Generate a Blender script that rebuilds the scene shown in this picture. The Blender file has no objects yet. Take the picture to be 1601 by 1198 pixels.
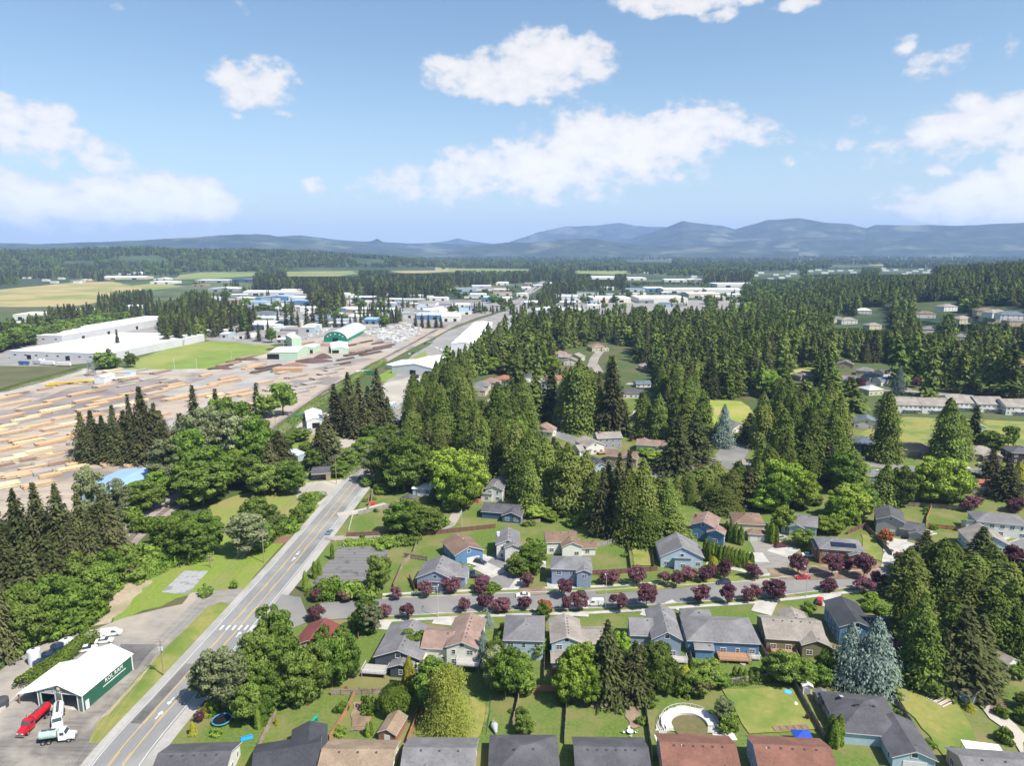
import bpy, bmesh, math, random
import numpy as np
from mathutils import Vector, Matrix
random.seed(7); RNG = np.random.default_rng(11)
S = bpy.context.scene
COL = S.collection
R = math.radians
# ------------------------------------------------------------------ camera
CAMH = 110.0; FPX = 1082.0; PITCH = math.atan((599-388)/FPX)
cam = bpy.data.cameras.new("camera"); camo = bpy.data.objects.new("camera", cam); COL.objects.link(camo)
camo.location = (0, 0, CAMH); camo.rotation_euler = (math.pi/2-PITCH, 0, 0)
cam.sensor_width = 36; cam.lens = 36*FPX/1601; cam.clip_start = 1; cam.clip_end = 60000
S.camera = camo
# ------------------------------------------------------------------ sun, sky
SUN_EL = R(54); SDX, SDY = 0.80, -0.60          # horizontal direction towards the sun
sl = bpy.data.lights.new("sun", 'SUN'); so = bpy.data.objects.new("sun", sl); COL.objects.link(so)
sl.energy = 5.0; sl.angle = R(0.5); sl.color = (1.0, 0.945, 0.85)
sv = Vector((SDX*math.cos(SUN_EL), SDY*math.cos(SUN_EL), math.sin(SUN_EL)))
so.rotation_euler = sv.to_track_quat('Z', 'Y').to_euler()
W = bpy.data.worlds.new("World"); S.world = W; W.use_nodes = True
def px_dir(px, py):
    x = (px-800.5)/FPX; y = (599-py)/FPX; c, s = math.cos(PITCH), math.sin(PITCH)
    v = Vector((x, c+y*s, -s+y*c)).normalized()
    return math.degrees(math.atan2(v.x, v.y)), math.degrees(math.asin(v.z))
def build_world():
    nt = W.node_tree; N = nt.nodes; L = nt.links; N.clear()
    out = N.new('ShaderNodeOutputWorld'); bg = N.new('ShaderNodeBackground'); bg.inputs[1].default_value = 0.092
    sky = N.new('ShaderNodeTexSky'); sky.sky_type = 'NISHITA'; sky.sun_disc = False
    sky.sun_elevation = SUN_EL; sky.sun_rotation = math.atan2(SDX, SDY)
    sky.altitude = 0; sky.air_density = 1.0; sky.dust_density = 1.2; sky.ozone_density = 1.5
    tc = N.new('ShaderNodeTexCoord'); sep = N.new('ShaderNodeSeparateXYZ'); L.new(tc.outputs['Generated'], sep.inputs[0])
    def math_(op, a, b=None, c=None, clamp=False):
        n = N.new('ShaderNodeMath'); n.operation = op; n.use_clamp = clamp
        for i, v in enumerate((a, b, c)):
            if v is None: continue
            if isinstance(v, (int, float)): n.inputs[i].default_value = v
            else: L.new(v, n.inputs[i])
        return n.outputs[0]
    az = math_('MULTIPLY', math_('ARCTAN2', sep.outputs[0], sep.outputs[1]), 57.2958)
    el = math_('MULTIPLY', math_('ARCSINE', sep.outputs[2]), 57.2958)
    cb = N.new('ShaderNodeCombineXYZ'); L.new(az, cb.inputs[0]); L.new(el, cb.inputs[1])
    def noise(scale, det, rough, off=0.0, sy=1.5):
        m = N.new('ShaderNodeMapping'); m.inputs['Scale'].default_value = (1, sy, 1); m.inputs['Location'].default_value = (off, off, off)
        L.new(cb.outputs[0], m.inputs[0])
        n = N.new('ShaderNodeTexNoise'); n.inputs['Scale'].default_value = scale; n.inputs['Detail'].default_value = det
        n.inputs['Roughness'].default_value = rough; L.new(m.outputs[0], n.inputs['Vector']); return n
    # clouds: (px, py, half width, half height, weight)
    CL = [(760,122,110,34,1),(860,85,90,38,1.1),(800,115,130,42,1),(930,95,45,35,.9),(700,110,50,30,.8),
      (350,112,36,26,.8),(405,130,62,38,.95),(430,140,40,26,.7),(372,178,14,9,.4),(448,173,12,7,.4),
      (50,205,95,52,1),(20,190,70,45,.9),(110,225,40,30,.7),(150,245,50,38,.75),(195,250,28,24,.5),
      (60,318,115,42,1.15),(225,316,120,42,1.2),(310,325,80,38,1),(15,300,70,38,.9),(150,340,170,24,.8),(365,340,40,18,.5),
      (495,293,32,20,.6),(545,295,28,16,.5),(625,285,55,28,.65),(700,285,40,34,.85),(750,270,60,42,.95),(840,262,95,50,1.15),(930,235,110,60,1.05),
      (1000,228,125,48,1.2),(1080,205,90,45,1.05),(1110,210,60,35,1),(880,300,120,26,.6),(1040,270,90,30,.6),(1185,205,42,25,.75),(1205,210,28,16,.5),
      (1272,233,24,18,.55),(1230,243,16,10,.45),(1322,222,22,14,.5),(1345,200,24,22,.35),
      (1402,73,24,19,.7),(1450,100,32,22,.6),(1485,80,40,22,.5),(1578,72,22,17,.5),
      (1400,225,60,32,.6),(1470,205,70,40,.85),(1540,190,80,48,.95),(1600,200,60,60,.9),(1390,240,50,20,.5),
      (1430,325,70,32,.85),(1520,314,105,44,1.2),(1600,292,75,52,1.2),(1570,335,120,30,1),(1470,268,24,18,.5),
      (1080,8,110,18,.9),(1010,6,60,16,.7),(1110,28,30,14,.6),(1240,6,60,16,.6),(185,5,14,14,.35),(375,5,16,14,.35)]
    field = None
    warp = noise(0.22, 3, .5, 5)
    vm = N.new('ShaderNodeVectorMath'); vm.operation = 'MULTIPLY_ADD'; vm.inputs[1].default_value = (4.0, 2.6, 0); 
    L.new(warp.outputs['Color'], vm.inputs[0]); L.new(cb.outputs[0], vm.inputs[2])
    vs = N.new('ShaderNodeVectorMath'); vs.operation = 'SUBTRACT'; L.new(vm.outputs[0], vs.inputs[0]); vs.inputs[1].default_value = (2.0, 1.3, 0)
    for (x, y, rx, ry, w) in CL:
        a, e = px_dir(x, y); a2, e2 = px_dir(x+rx, y); a3, e3 = px_dir(x, y-ry)
        m = N.new('ShaderNodeMapping'); m.vector_type = 'TEXTURE'
        m.inputs['Location'].default_value = (a, e, 0); m.inputs['Scale'].default_value = (abs(a2-a)*1.25, abs(e3-e)*1.3, 1)
        L.new(vs.outputs[0], m.inputs[0])
        ln = N.new('ShaderNodeVectorMath'); ln.operation = 'DOT_PRODUCT'; L.new(m.outputs[0], ln.inputs[0]); L.new(m.outputs[0], ln.inputs[1])
        f = math_('MULTIPLY_ADD', ln.outputs['Value'], -w, w)
        field = f if field is None else math_('MAXIMUM', field, f)
    n1 = noise(0.55, 8, .58); n2 = noise(0.17, 4, .5, 3.3)
    f = math_('ADD', field, math_('MULTIPLY', math_('SUBTRACT', n1.outputs['Fac'], .53), 2.1))
    f = math_('ADD', f, math_('MULTIPLY', math_('SUBTRACT', n2.outputs['Fac'], .5), .5))
    mr = N.new('ShaderNodeMapRange'); mr.interpolation_type = 'SMOOTHSTEP'; mr.inputs[1].default_value = .10; mr.inputs[2].default_value = .72
    L.new(f, mr.inputs[0])
    dens = math_('MULTIPLY', mr.outputs[0], .97)
    mr2 = N.new('ShaderNodeMapRange'); mr2.inputs[1].default_value = 0.2; mr2.inputs[2].default_value = 1.1; L.new(f, mr2.inputs[0])
    low = math_('MULTIPLY_ADD', math_('POWER', 2.718, math_('MULTIPLY', math_('MAXIMUM', el, 0.0), -1/5.0)), .45, 1.0)
    cc = N.new('ShaderNodeMix'); cc.data_type = 'RGBA'; cc.inputs[6].default_value = (5.2, 5.3, 5.55, 1); cc.inputs[7].default_value = (6.9, 6.75, 6.6, 1)
    L.new(mr2.outputs[0], cc.inputs[0])
    tint = N.new('ShaderNodeMix'); tint.data_type = 'RGBA'; tint.blend_type = 'MULTIPLY'; tint.inputs[0].default_value = 1
    tint.inputs[7].default_value = SKY_TINT; L.new(sky.outputs[0], tint.inputs[6])
    # the lower sky is paler: more air in the line of sight
    pale = N.new('ShaderNodeMix'); pale.data_type = 'RGBA'; e1 = math_('MULTIPLY', math_('POWER', 2.718, math_('MULTIPLY', math_('MAXIMUM', el, 0.0), -1/7.5)), .62, clamp=True)
    L.new(e1, pale.inputs[0]); L.new(tint.outputs[2], pale.inputs[6]); pale.inputs[7].default_value = (6.9, 7.6, 8.1, 1); tint = pale
    mx = N.new('ShaderNodeMix'); mx.data_type = 'RGBA'; L.new(dens, mx.inputs[0]); L.new(tint.outputs[2], mx.inputs[6]); cm = N.new('ShaderNodeVectorMath'); cm.operation = 'SCALE'; L.new(cc.outputs[2], cm.inputs[0]); L.new(low, cm.inputs['Scale']); L.new(cm.outputs[0], mx.inputs[7])
    L.new(mx.outputs[2], bg.inputs[0]); L.new(bg.outputs[0], out.inputs[0])
SKY_TINT = (.84, 1.02, 1.08, 1)
build_world()
S.view_settings.view_transform = 'Standard'; S.view_settings.look = 'None'; S.view_settings.exposure = 0.66; S.view_settings.gamma = 1
S.view_settings.use_curve_mapping = False
cy = S.cycles
cy.max_bounces = 6; cy.diffuse_bounces = 2; cy.glossy_bounces = 2; cy.transmission_bounces = 3; cy.transparent_max_bounces = 6
cy.volume_bounces = 2; cy.use_denoising = True; cy.caustics_reflective = False; cy.caustics_refractive = False
# ------------------------------------------------------------------ helpers
def G(px, py, z=0.0):
    """photo pixel -> point of the place at height z"""
    x = (px-800.5)/FPX; y = (599-py)/FPX; c, s = math.cos(PITCH), math.sin(PITCH)
    t = (z-CAMH)/(-s+y*c)
    return (x*t, (c+y*s)*t)
def PXY(x, y, z=0.0):
    c, s = math.cos(PITCH), math.sin(PITCH); z = z-CAMH
    d = y*c-z*s; u = y*s+z*c
    return (800.5+FPX*x/d, 599-FPX*u/d)
def scale_at(x, y, z=0.0):
    return FPX/(y*math.cos(PITCH)-(z-CAMH)*math.sin(PITCH))
def top_height(x, y, ytop):
    """height above the ground point (x, y) whose image row is ytop"""
    v = (599-ytop)/FPX; c, s = math.cos(PITCH), math.sin(PITCH)
    return CAMH+y*(-s+v*c)/(c+v*s)
def link(o, parent=None):
    COL.objects.link(o)
    if parent is not None: o.parent = parent
    return o
def tag(o, label=None, cat=None, group=None, kind=None):
    if label: o['label'] = label
    if cat: o['category'] = cat
    if group: o['group'] = group
    if kind: o['kind'] = kind
    return o
def empty(name, loc, rz=0.0, label=None, cat=None, group=None):
    o = bpy.data.objects.new(name, None); o.location = loc; o.rotation_euler = (0, 0, rz); o.empty_display_size = .5
    link(o); return tag(o, label, cat, group)
class MB:
    """collects faces (with material slots) and makes ONE mesh"""
    def __init__(s): s.v = []; s.f = []; s.m = []
    def add(s, vs, fs, mi=0, M=None):
        b = len(s.v)
        if M is not None: vs = [tuple(M @ Vector(v)) for v in vs]
        s.v += [tuple(v) for v in vs]; s.f += [tuple(b+i for i in f) for f in fs]; s.m += [mi]*len(fs); return s
    def box(s, x0, x1, y0, y1, z0, z1, mi=0, M=None):
        return s.add([(x0,y0,z0),(x1,y0,z0),(x1,y1,z0),(x0,y1,z0),(x0,y0,z1),(x1,y0,z1),(x1,y1,z1),(x0,y1,z1)],
            [(3,2,1,0),(4,5,6,7),(0,1,5,4),(1,2,6,5),(2,3,7,6),(3,0,4,7)], mi, M)
    def cyl(s, p0, p1, r0, r1=None, n=8, mi=0, M=None, caps=True):
        r1 = r0 if r1 is None else r1
        a = Vector(p0); b = Vector(p1); d = (b-a).normalized()
        u = d.orthogonal().normalized(); w = d.cross(u)
        vs = []
        for (c, r) in ((a, r0), (b, r1)):
            for i in range(n):
                t = 2*math.pi*i/n; vs.append(c+u*(r*math.cos(t))+w*(r*math.sin(t)))
        fs = [(i, (i+1) % n, n+(i+1) % n, n+i) for i in range(n)]
        if caps: fs += [tuple(range(n))[::-1], tuple(range(n, 2*n))]
        return s.add(vs, fs, mi, M)
    def prism(s, prof, y0, y1, mi=0, M=None):
        """profile in x,z swept along y"""
        n = len(prof); vs = [(x, y0, z) for x, z in prof]+[(x, y1, z) for x, z in prof]
        fs = [(i, (i+1) % n, n+(i+1) % n, n+i) for i in range(n)]+[tuple(range(n))[::-1], tuple(range(n, 2*n))]
        return s.add(vs, fs, mi, M)
    def mesh(s, name, mats):
        me = bpy.data.meshes.new(name); me.from_pydata(s.v, [], s.f)
        for m in (mats if isinstance(mats, (list, tuple)) else [mats]): me.materials.append(m)
        if any(s.m): me.polygons.foreach_set('material_index', s.m)
        me.validate(); me.update(); return me
    def build(s, name, mats, parent=None):
        return link(bpy.data.objects.new(name, s.mesh(name, mats)), parent)
def inst(name, me, parent=None, loc=(0,0,0), rz=0.0, scale=None):
    o = bpy.data.objects.new(name, me); o.location = loc; o.rotation_euler = (0, 0, rz)
    if scale is not None: o.scale = scale
    return link(o, parent)
# ------------------------------------------------------------------ materials
def srgb(r, g, b):
    f = lambda c: (c/255/12.92) if c/255 <= .04045 else ((c/255+.055)/1.055)**2.4
    return (f(r), f(g), f(b), 1)
MATS = {}
def mat(name, c1, c2=None, scale=1.0, rough=.85, bump=0.0, bscale=None, c3=None, scale3=.05, detail=5, spec=.3, metal=0.0, lo=.35, hi=.65, lo3=.45, hi3=.62, wave=None, obj=False, stretch=None):
    """procedural surface: two colours mixed by fine noise, a third by broad noise, optional bands; coordinates are the place's own metres"""
    if name in MATS: return MATS[name]
    m = bpy.data.materials.new(name); m.use_nodes = True; MATS[name] = m
    nt = m.node_tree; N = nt.nodes; L = nt.links; p = N['Principled BSDF']
    p.inputs['Roughness'].default_value = rough; p.inputs['Specular IOR Level'].default_value = spec; p.inputs['Metallic'].default_value = metal
    c1 = tuple(c1)+(1,)*(4-len(c1)); p.inputs['Base Color'].default_value = c1
    if obj:
        tc = N.new('ShaderNodeTexCoord'); src = tc.outputs['Object']
    else:
        g = N.new('ShaderNodeNewGeometry'); src = g.outputs['Position']
    if stretch:
        mp = N.new('ShaderNodeMapping'); mp.inputs['Rotation'].default_value = (0, 0, stretch[0]); mp.inputs['Scale'].default_value = (stretch[1], stretch[2], 1); L.new(src, mp.inputs[0]); nsrc = mp.outputs[0]
    else: nsrc = src
    def noise(sc, d=detail, s_=None):
        n = N.new('ShaderNodeTexNoise'); n.inputs['Scale'].default_value = sc; n.inputs['Detail'].default_value = d; n.inputs['Roughness'].default_value = .6
        L.new(s_ or nsrc, n.inputs['Vector']); return n.outputs['Fac']
    def rng(v, a, b):
        r = N.new('ShaderNodeMapRange'); r.inputs[1].default_value = a; r.inputs[2].default_value = b; L.new(v, r.inputs[0]); return r.outputs[0]
    def mix(f, a, b):
        x = N.new('ShaderNodeMix'); x.data_type = 'RGBA'; L.new(f, x.inputs[0])
        for i, v in ((6, a), (7, b)):
            if isinstance(v, tuple): x.inputs[i].default_value = v
            else: L.new(v, x.inputs[i])
        return x.outputs[2]
    cur = c1
    if c2 is not None: cur = mix(rng(noise(scale), lo, hi), c1, tuple(c2)+(1,)*(4-len(c2)))
    if c3 is not None: cur = mix(rng(noise(scale3, 4, src), lo3, hi3), cur, tuple(c3)+(1,)*(4-len(c3)))
    if wave:   # (direction 'X'/'Y'/'Z', scale, colour, amount)
        w = N.new('ShaderNodeTexWave'); w.bands_direction = wave[0]; w.inputs['Scale'].default_value = wave[1]; w.inputs['Distortion'].default_value = wave[4] if len(wave) > 4 else 0
        tc = N.new('ShaderNodeTexCoord'); L.new(tc.outputs['Object'], w.inputs['Vector'])
        r = N.new('ShaderNodeMapRange'); r.inputs[1].default_value = .75; r.inputs[2].default_value = 1; r.inputs[4].default_value = wave[3]; L.new(w.outputs['Fac'], r.inputs[0])
        cur = mix(r.outputs[0], cur, wave[2])
    if not isinstance(cur, tuple): L.new(cur, p.inputs['Base Color'])
    if bump:
        b = N.new('ShaderNodeBump'); b.inputs['Strength'].default_value = min(1, bump); b.inputs['Distance'].default_value = .1*max(1, bump)
        L.new(noise(bscale or scale*2, 4), b.inputs['Height']); L.new(b.outputs[0], p.inputs['Normal'])
    return m
def sheet(name, pts, z, m, px=True, kind='structure', sub=None):
    """flat patch of ground from an outline"""
    P = [G(*p) for p in pts] if px and not isinstance(pts, WP) else pts
    me = bpy.data.meshes.new(name); me.from_pydata([(x, y, z) for x, y in P], [], [tuple(range(len(P)))]); me.materials.append(m)
    if me.polygons[0].normal.z < 0: me.flip_normals()
    o = link(bpy.data.objects.new(name, me)); tag(o, kind=kind); return o
class WP(list): pass
def wob(pts, n=5, amp=1.0, px=True):
    """organic outline: subdivide and jitter in metres"""
    P = [G(*p) for p in pts] if px else pts; out = WP()
    for i in range(len(P)):
        a = Vector(P[i]); b = Vector(P[(i+1) % len(P)])
        for k in range(n):
            q = a.lerp(b, k/n); j = amp if k else amp*.5
            out.append((q.x+random.uniform(-j, j), q.y+random.uniform(-j, j)))
    return out
def spline(P, step=4.0):
    P = [Vector((p[0], p[1])) for p in P]
    Q = [P[0]*2-P[1]]+P+[P[-1]*2-P[-2]]; out = []
    for i in range(1, len(Q)-2):
        n = max(1, int((Q[i+1]-Q[i]).length/step))
        for k in range(n):
            t = k/n; a, b, c, d = Q[i-1:i+3]
            out.append(.5*((2*b)+(c-a)*t+(2*a-5*b+4*c-d)*t*t+(3*b-a-3*c+d)*t**3))
    out.append(P[-1]); return out
def offset(path, o):
    out = []
    for i, p in enumerate(path):
        t = (path[min(i+1, len(path)-1)]-path[max(i-1, 0)]).normalized(); out.append(p+Vector((-t.y, t.x))*o)
    return out
def strip(name, path, o0, o1, z, m, h=0.0, dash=None, parent=None):
    """ribbon of road between two offsets; h > 0 makes a raised kerb/walk"""
    A = offset(path, o0); B = offset(path, o1); mb = MB(); 
    for i in range(len(path)-1):
        if dash and (i % dash[0]) >= dash[1]: continue
        if h: 
            a, b, c, d = A[i], A[i+1], B[i+1], B[i]
            mb.add([(a.x,a.y,z),(b.x,b.y,z),(c.x,c.y,z),(d.x,d.y,z),(a.x,a.y,z+h),(b.x,b.y,z+h),(c.x,c.y,z+h),(d.x,d.y,z+h)],
               [(4,5,6,7),(0,1,5,4),(3,2,6,7)])
        else: mb.add([(A[i].x,A[i].y,z),(A[i+1].x,A[i+1].y,z),(B[i+1].x,B[i+1].y,z),(B[i].x,B[i].y,z)], [(0,1,2,3)])
    o = mb.build(name, m, parent)
    if sum(p.normal.z for p in o.data.polygons) < 0: o.data.flip_normals()
    if parent is None: tag(o, kind='structure')
    return o
# ================================================================== GROUND
g_ = lambda *a: a
GRASS_B = mat('ground_base', (.050,.085,.018), (.075,.105,.028), .35, c3=(.115,.098,.050), scale3=.018, bump=.6, bscale=2)
LAWN = mat('lawn', (.072,.118,.018), (.125,.175,.032), 1.3, c3=(.185,.165,.065), scale3=.07, bump=.3, bscale=5, lo3=.44, hi3=.66)
LAWN2 = mat('lawn_dry', (.200,.205,.045), (.255,.235,.075), .8, c3=(.120,.175,.030), scale3=.07, bump=.3, bscale=5)
MEADOW = mat('meadow', (.125,.200,.022), (.195,.250,.042), .9, c3=(.235,.215,.075), scale3=.022, bump=.5, bscale=3)
ASPH = mat('asphalt', (.150,.148,.150), (.185,.180,.178), 2.0, c3=(.225,.215,.200), scale3=.035, bump=.1, bscale=20)
ASPH_OLD = mat('asphalt_old', (.200,.185,.168), (.265,.245,.222), .6, c3=(.335,.295,.245), scale3=.05, stretch=(.8,.4,1.3))
ASPH_DK = mat('asphalt_dark', (.085,.082,.082), (.120,.115,.110), 1.0, c3=(.17,.16,.15), scale3=.06)
GRAVEL = mat('gravel', (.300,.270,.230), (.380,.350,.300), 1.2, c3=(.430,.390,.330), scale3=.04, bump=.3, bscale=8)
DIRT = mat('dirt', (.320,.260,.190), (.400,.330,.240), .9, c3=(.260,.225,.140), scale3=.08, bump=.4, bscale=5)
YARD = mat('log_yard_ground', (.42,.345,.27), (.29,.24,.195), .16, c3=(.21,.185,.165), scale3=.02, stretch=(-.55,.12,1.6), lo3=.5, hi3=.58)
YARD_DK = mat('yard_dark', (.215,.185,.170), (.28,.245,.225), .3, c3=(.17,.14,.13), scale3=.03, stretch=(-.9,.25,2.5))
CONC = mat('concrete', (.420,.405,.370), (.500,.480,.440), 1.5, c3=(.360,.345,.320), scale3=.2)
PAINT_Y = mat('paint_yellow', (.62,.40,.055), (.50,.34,.09), 3)
PAINT_W = mat('paint_white', (.72,.72,.70), (.55,.55,.54), 3)
BALLAST = mat('ballast', (.270,.230,.205), (.350,.305,.270), 2, c3=(.22,.185,.165), scale3=.05, bump=.5, bscale=6)
RAILM = mat('rail_steel', (.20,.17,.15), rough=.45, metal=.6)
SOIL = mat('soil', (.150,.105,.070), (.21,.155,.105), 1, c3=(.27,.20,.14), scale3=.2, bump=.5)
BARK = mat('bark_mulch', (.16,.085,.06), (.24,.13,.09), 1.4, bump=.4)
FIELD_Y = mat('field_straw', (.33,.265,.115), (.38,.305,.14), .02, c3=(.20,.215,.06), scale3=.006)
FIELD_G = mat('field_green', (.14,.20,.045), (.19,.24,.06), .02, c3=(.26,.24,.09), scale3=.004)
FIELD_D = mat('field_dark', (.075,.085,.03), (.10,.10,.04), .2, c3=(.12,.11,.05), scale3=.03, stretch=(-.5,.1,2))
FAIRWAY = mat('fairway', (.20,.26,.04), (.27,.29,.06), .08, c3=(.33,.30,.10), scale3=.02)
FARLAND = mat('far_land', (.030,.050,.020), (.050,.072,.026), .01, c3=(.10,.125,.045), scale3=.0018, lo3=.5, hi3=.58)
INDUST = mat('industrial_lot', (.21,.20,.19), (.30,.28,.26), .05, c3=(.24,.225,.21), scale3=.012)
# main sheet with fine cells nearby
def ground():
    o = sheet('ground', [(-18500,-1500),(18500,-1500),(18500,19000),(-18500,19000)], 0, GRASS_B, px=False)
    sheet('ground', [(-18490,1500),(18490,1500),(18490,18990),(-18490,18990)], .12, FARLAND, px=False)
ground()
Z = [.004]
def zz(d=.003):
    Z[0] += d; return Z[0]
# ---- residential turf base
sheet('lawn', wob([(465,972),(600,966),(930,952),(1300,922),(1700,880),(1750,1260),(180,1290),(232,1198),(330,1090)], 8, .5), zz(), LAWN)
sheet('lawn', wob([(505,855),(560,795),(590,742),(700,735),(1000,740),(1200,770),(1601,765),(1720,800),(1640,905),(1200,905),(900,935),(475,925)], 8, .5), zz(), LAWN)
sheet('lawn', wob([(840,620),(1100,600),(1200,660),(1601,690),(1650,770),(1250,780),(1000,745),(800,740),(820,660)], 6, 2), zz(), LAWN)
# ---- meadow left of the highway
sheet('meadow', wob([(215,905),(250,870),(330,790),(420,760),(455,735),(560,715),(545,742),(392,905),(405,925),(300,930),(180,972),(170,955)], 5, 1.2), zz(), MEADOW)
sheet('meadow', wob([(430,700),(600,610),(625,650),(565,735),(460,745)], 5, 1.2), zz(), MEADOW)
sheet('dirt_patch', wob([(150,950),(192,908),(238,908),(215,930),(172,975),(120,985)], 5, .8), zz(), DIRT)
sheet('gravel_pad', wob([(252,927),(288,893),(326,893),(294,929)], 4, .35), zz(), mat('gravel_grey', (.27,.27,.27), (.35,.35,.35), 1.2, c3=(.2,.2,.2), scale3=.25, bump=.6, bscale=2, lo3=.55, hi3=.6))
sheet('gravel_drive', wob([(462,768),(480,755),(515,752),(548,748),(520,790),(500,790),(480,782),(468,784)], 5, .6), zz(), GRAVEL)
sheet('gravel_drive', wob([(462,702),(505,683),(560,688),(562,700),(500,706)], 5, .6), zz(), GRAVEL)
sheet('gravel_drive', wob([(430,838),(456,838),(445,850),(425,850)], 4, .4), zz(), BARK)
# ---- commercial lot, lower left
sheet('parking_lot', wob([(-150,1290),(110,1290),(225,1105),(392,925),(372,921),(300,927),(285,945),(190,968),(150,985),(80,985),(0,1062),(-80,1110)], 4, .4), zz(), ASPH_OLD)
sheet('parking_lot', [(-150,1290),(60,1290),(205,1095),(250,1010),(190,1008),(140,1060),(60,1130),(-40,1160)], zz(), mat('asphalt_lot', (.115,.105,.098), (.215,.195,.175), .5, c3=(.29,.26,.225), scale3=.09, stretch=(.85,.12,1.6)))
sheet('parking_lot', wob([(188,1008),(246,1008),(212,1048),(185,1030)], 4, .2), zz(), ASPH_DK)
sheet('parking_lot', wob([(0,1050),(70,992),(140,975),(60,1080),(-60,1150),(-100,1130)], 4, .3), zz(), ASPH_OLD)
sheet('grass_verge', wob([(139,1163),(160,1163),(225,1105),(368,946),(345,942),(325,950),(215,1058),(150,1135)], 6, .25), zz(), LAWN2)
sheet('dirt_patch', wob([(150,1128),(160,1120),(232,1044),(222,1060),(170,1118)], 4, .25), zz(), DIRT)
# ---- log yard and mill ground
sheet('log_yard', wob([(-140,640),(60,604),(150,580),(300,578),(425,548),(520,512),(600,497),(690,500),(715,508),(560,588),(430,690),(350,730),(200,800),(60,810),(-140,830)], 5, 1.5), zz(), YARD)
sheet('yard_road', [(-60,690),(0,770),(110,728),(300,665),(400,610),(430,590),(650,540),(640,533),(420,578),(380,596),(280,652),(100,712),(-60,775)][1:], zz(), mat('yard_road', (.25,.24,.23), (.30,.29,.275), .3, c3=(.35,.33,.3), scale3=.03))
sheet('yard_road', wob([(20,640),(110,606),(260,592),(310,600),(240,618),(90,650),(0,672),(-60,690),(-60,655)], 5, 1.5), zz(), YARD_DK)
sheet('yard_road', wob([(235,618),(330,590),(420,565),(500,540),(470,560),(360,590),(300,620)], 5, 1), zz(), mat('yard_road', (.25,.24,.23)))
sheet('field', wob([(186,578),(215,562),(260,545),(330,533),(400,535),(450,546),(420,551),(340,577),(280,580)], 6, 1), zz(), FIELD_G if 0 else mat('field_bright', (.13,.20,.03), (.19,.25,.045), .05, c3=(.25,.26,.07), scale3=.015))
sheet('field', wob([(-120,572),(20,570),(128,574),(60,596),(-120,640)], 6, .6), zz(), FIELD_D)
sheet('gravel_road', wob([(-120,642),(0,612),(125,577),(150,575),(140,582),(0,623),(-120,655)], 6, .6), zz(), GRAVEL)
sheet('gravel_road', wob([(150,578),(330,577),(420,553),(505,527),(600,493),(610,497),(520,527),(430,555),(335,583),(150,583)], 6, .8), zz(), GRAVEL)
# ---- industrial land further off
sheet('industrial_ground', wob([(-120,545),(10,545),(60,530),(200,500),(280,508),(275,525),(180,562),(100,572),(-120,572)], 5, 3), zz(.005), INDUST)
sheet('industrial_ground', wob([(300,530),(330,490),(370,455),(560,445),(700,450),(830,440),(850,450),(800,480),(700,512),(600,500),(500,528),(420,540)], 5, 3), zz(.005), INDUST)
sheet('industrial_ground', wob([(800,482),(840,450),(960,448),(1130,455),(1180,465),(1130,500),(900,520),(790,520),(740,545),(650,600),(590,640),(520,660),(600,590),(700,518)], 5, 3), zz(.005), INDUST)
sheet('bare_ground', wob([(905,468),(950,455),(1030,456),(1100,462),(1060,473),(940,474)], 5, 6), zz(.005), mat('bare_ground', (.36,.27,.18), (.42,.33,.23), .02, c3=(.30,.26,.14), scale3=.01))
sheet('gravel_lot', wob([(600,600),(650,588),(720,598),(740,620),(690,660),(640,640),(590,625)], 5, 1), zz(.005), GRAVEL)
sheet('gravel_lot', wob([(460,668),(478,640),(540,650),(560,665),(530,680),(480,680)], 5, 1), zz(.005), GRAVEL)
sheet('meadow', wob([(585,590),(640,562),(665,548),(668,556),(640,572),(600,600)], 5, 1), zz(.005), MEADOW)
# ---- fields of the valley
for i, (m, P) in enumerate([(FIELD_Y, [(-200,452),(0,453),(110,442),(175,440),(205,446),(235,450),(150,474),(100,480),(0,480),(-200,490)]),
    (FIELD_G, [(205,446),(250,442),(290,448),(235,454)]),
    (FIELD_G, [(440,430),(455,424),(540,421),(560,427),(500,436),(470,440)]), (FIELD_Y, [(470,421),(600,418),(690,418),(690,421),(560,424),(480,424)]),
    (FIELD_Y, [(610,424),(700,419),(712,424),(640,429)]),
    (FIELD_G, [(280,430),(330,424),(400,425),(395,432),(330,436),(270,437)]), (FIELD_Y, [(165,433),(190,430),(190,437),(168,438)]),
    (FIELD_G, [(700,420),(830,421),(900,424),(890,428),(800,425),(700,425)]), (FIELD_G, [(900,423),(985,423),(970,429),(905,428)]),
    (FAIRWAY, [(1085,640),(1100,625),(1160,628),(1180,645),(1210,650),(1200,668),(1150,655),(1090,660)]),
    (FAIRWAY, [(1235,580),(1330,562),(1325,572),(1240,592)]), (FAIRWAY, [(1095,660),(1150,650),(1210,668),(1200,680),(1120,672)]),
    (LAWN2, [(1385,655),(1420,652),(1601,660),(1700,665),(1700,730),(1601,722),(1420,694),(1390,690),(1340,680)]),
    (FAIRWAY, [(1440,505),(1530,508),(1500,530),(1440,540),(1400,520)]), (FAIRWAY, [(1395,500),(1440,496),(1430,512),(1390,512)])]):
    sheet('field', wob(P, 4, 1 if P[0][1] > 560 else 8), .16+.012*i if P[0][1] < 460 else zz(), m)
for i in range(46):
    x = random.uniform(-50, 1650); y = random.choice((402, 405, 408, 411, 414, 418, 421, 426)); w_ = random.uniform(20, 90)
    if y > 417 and x > 640: continue
    sheet('field', wob([(x, y), (x+w_*.5, y-.5), (x+w_, y), (x+w_*.9, y+1.2), (x+w_*.4, y+1.5), (x+5, y+1)], 3, 12), .5+.01*i, random.choice((FIELD_Y, FIELD_G, FIELD_G)))
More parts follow.
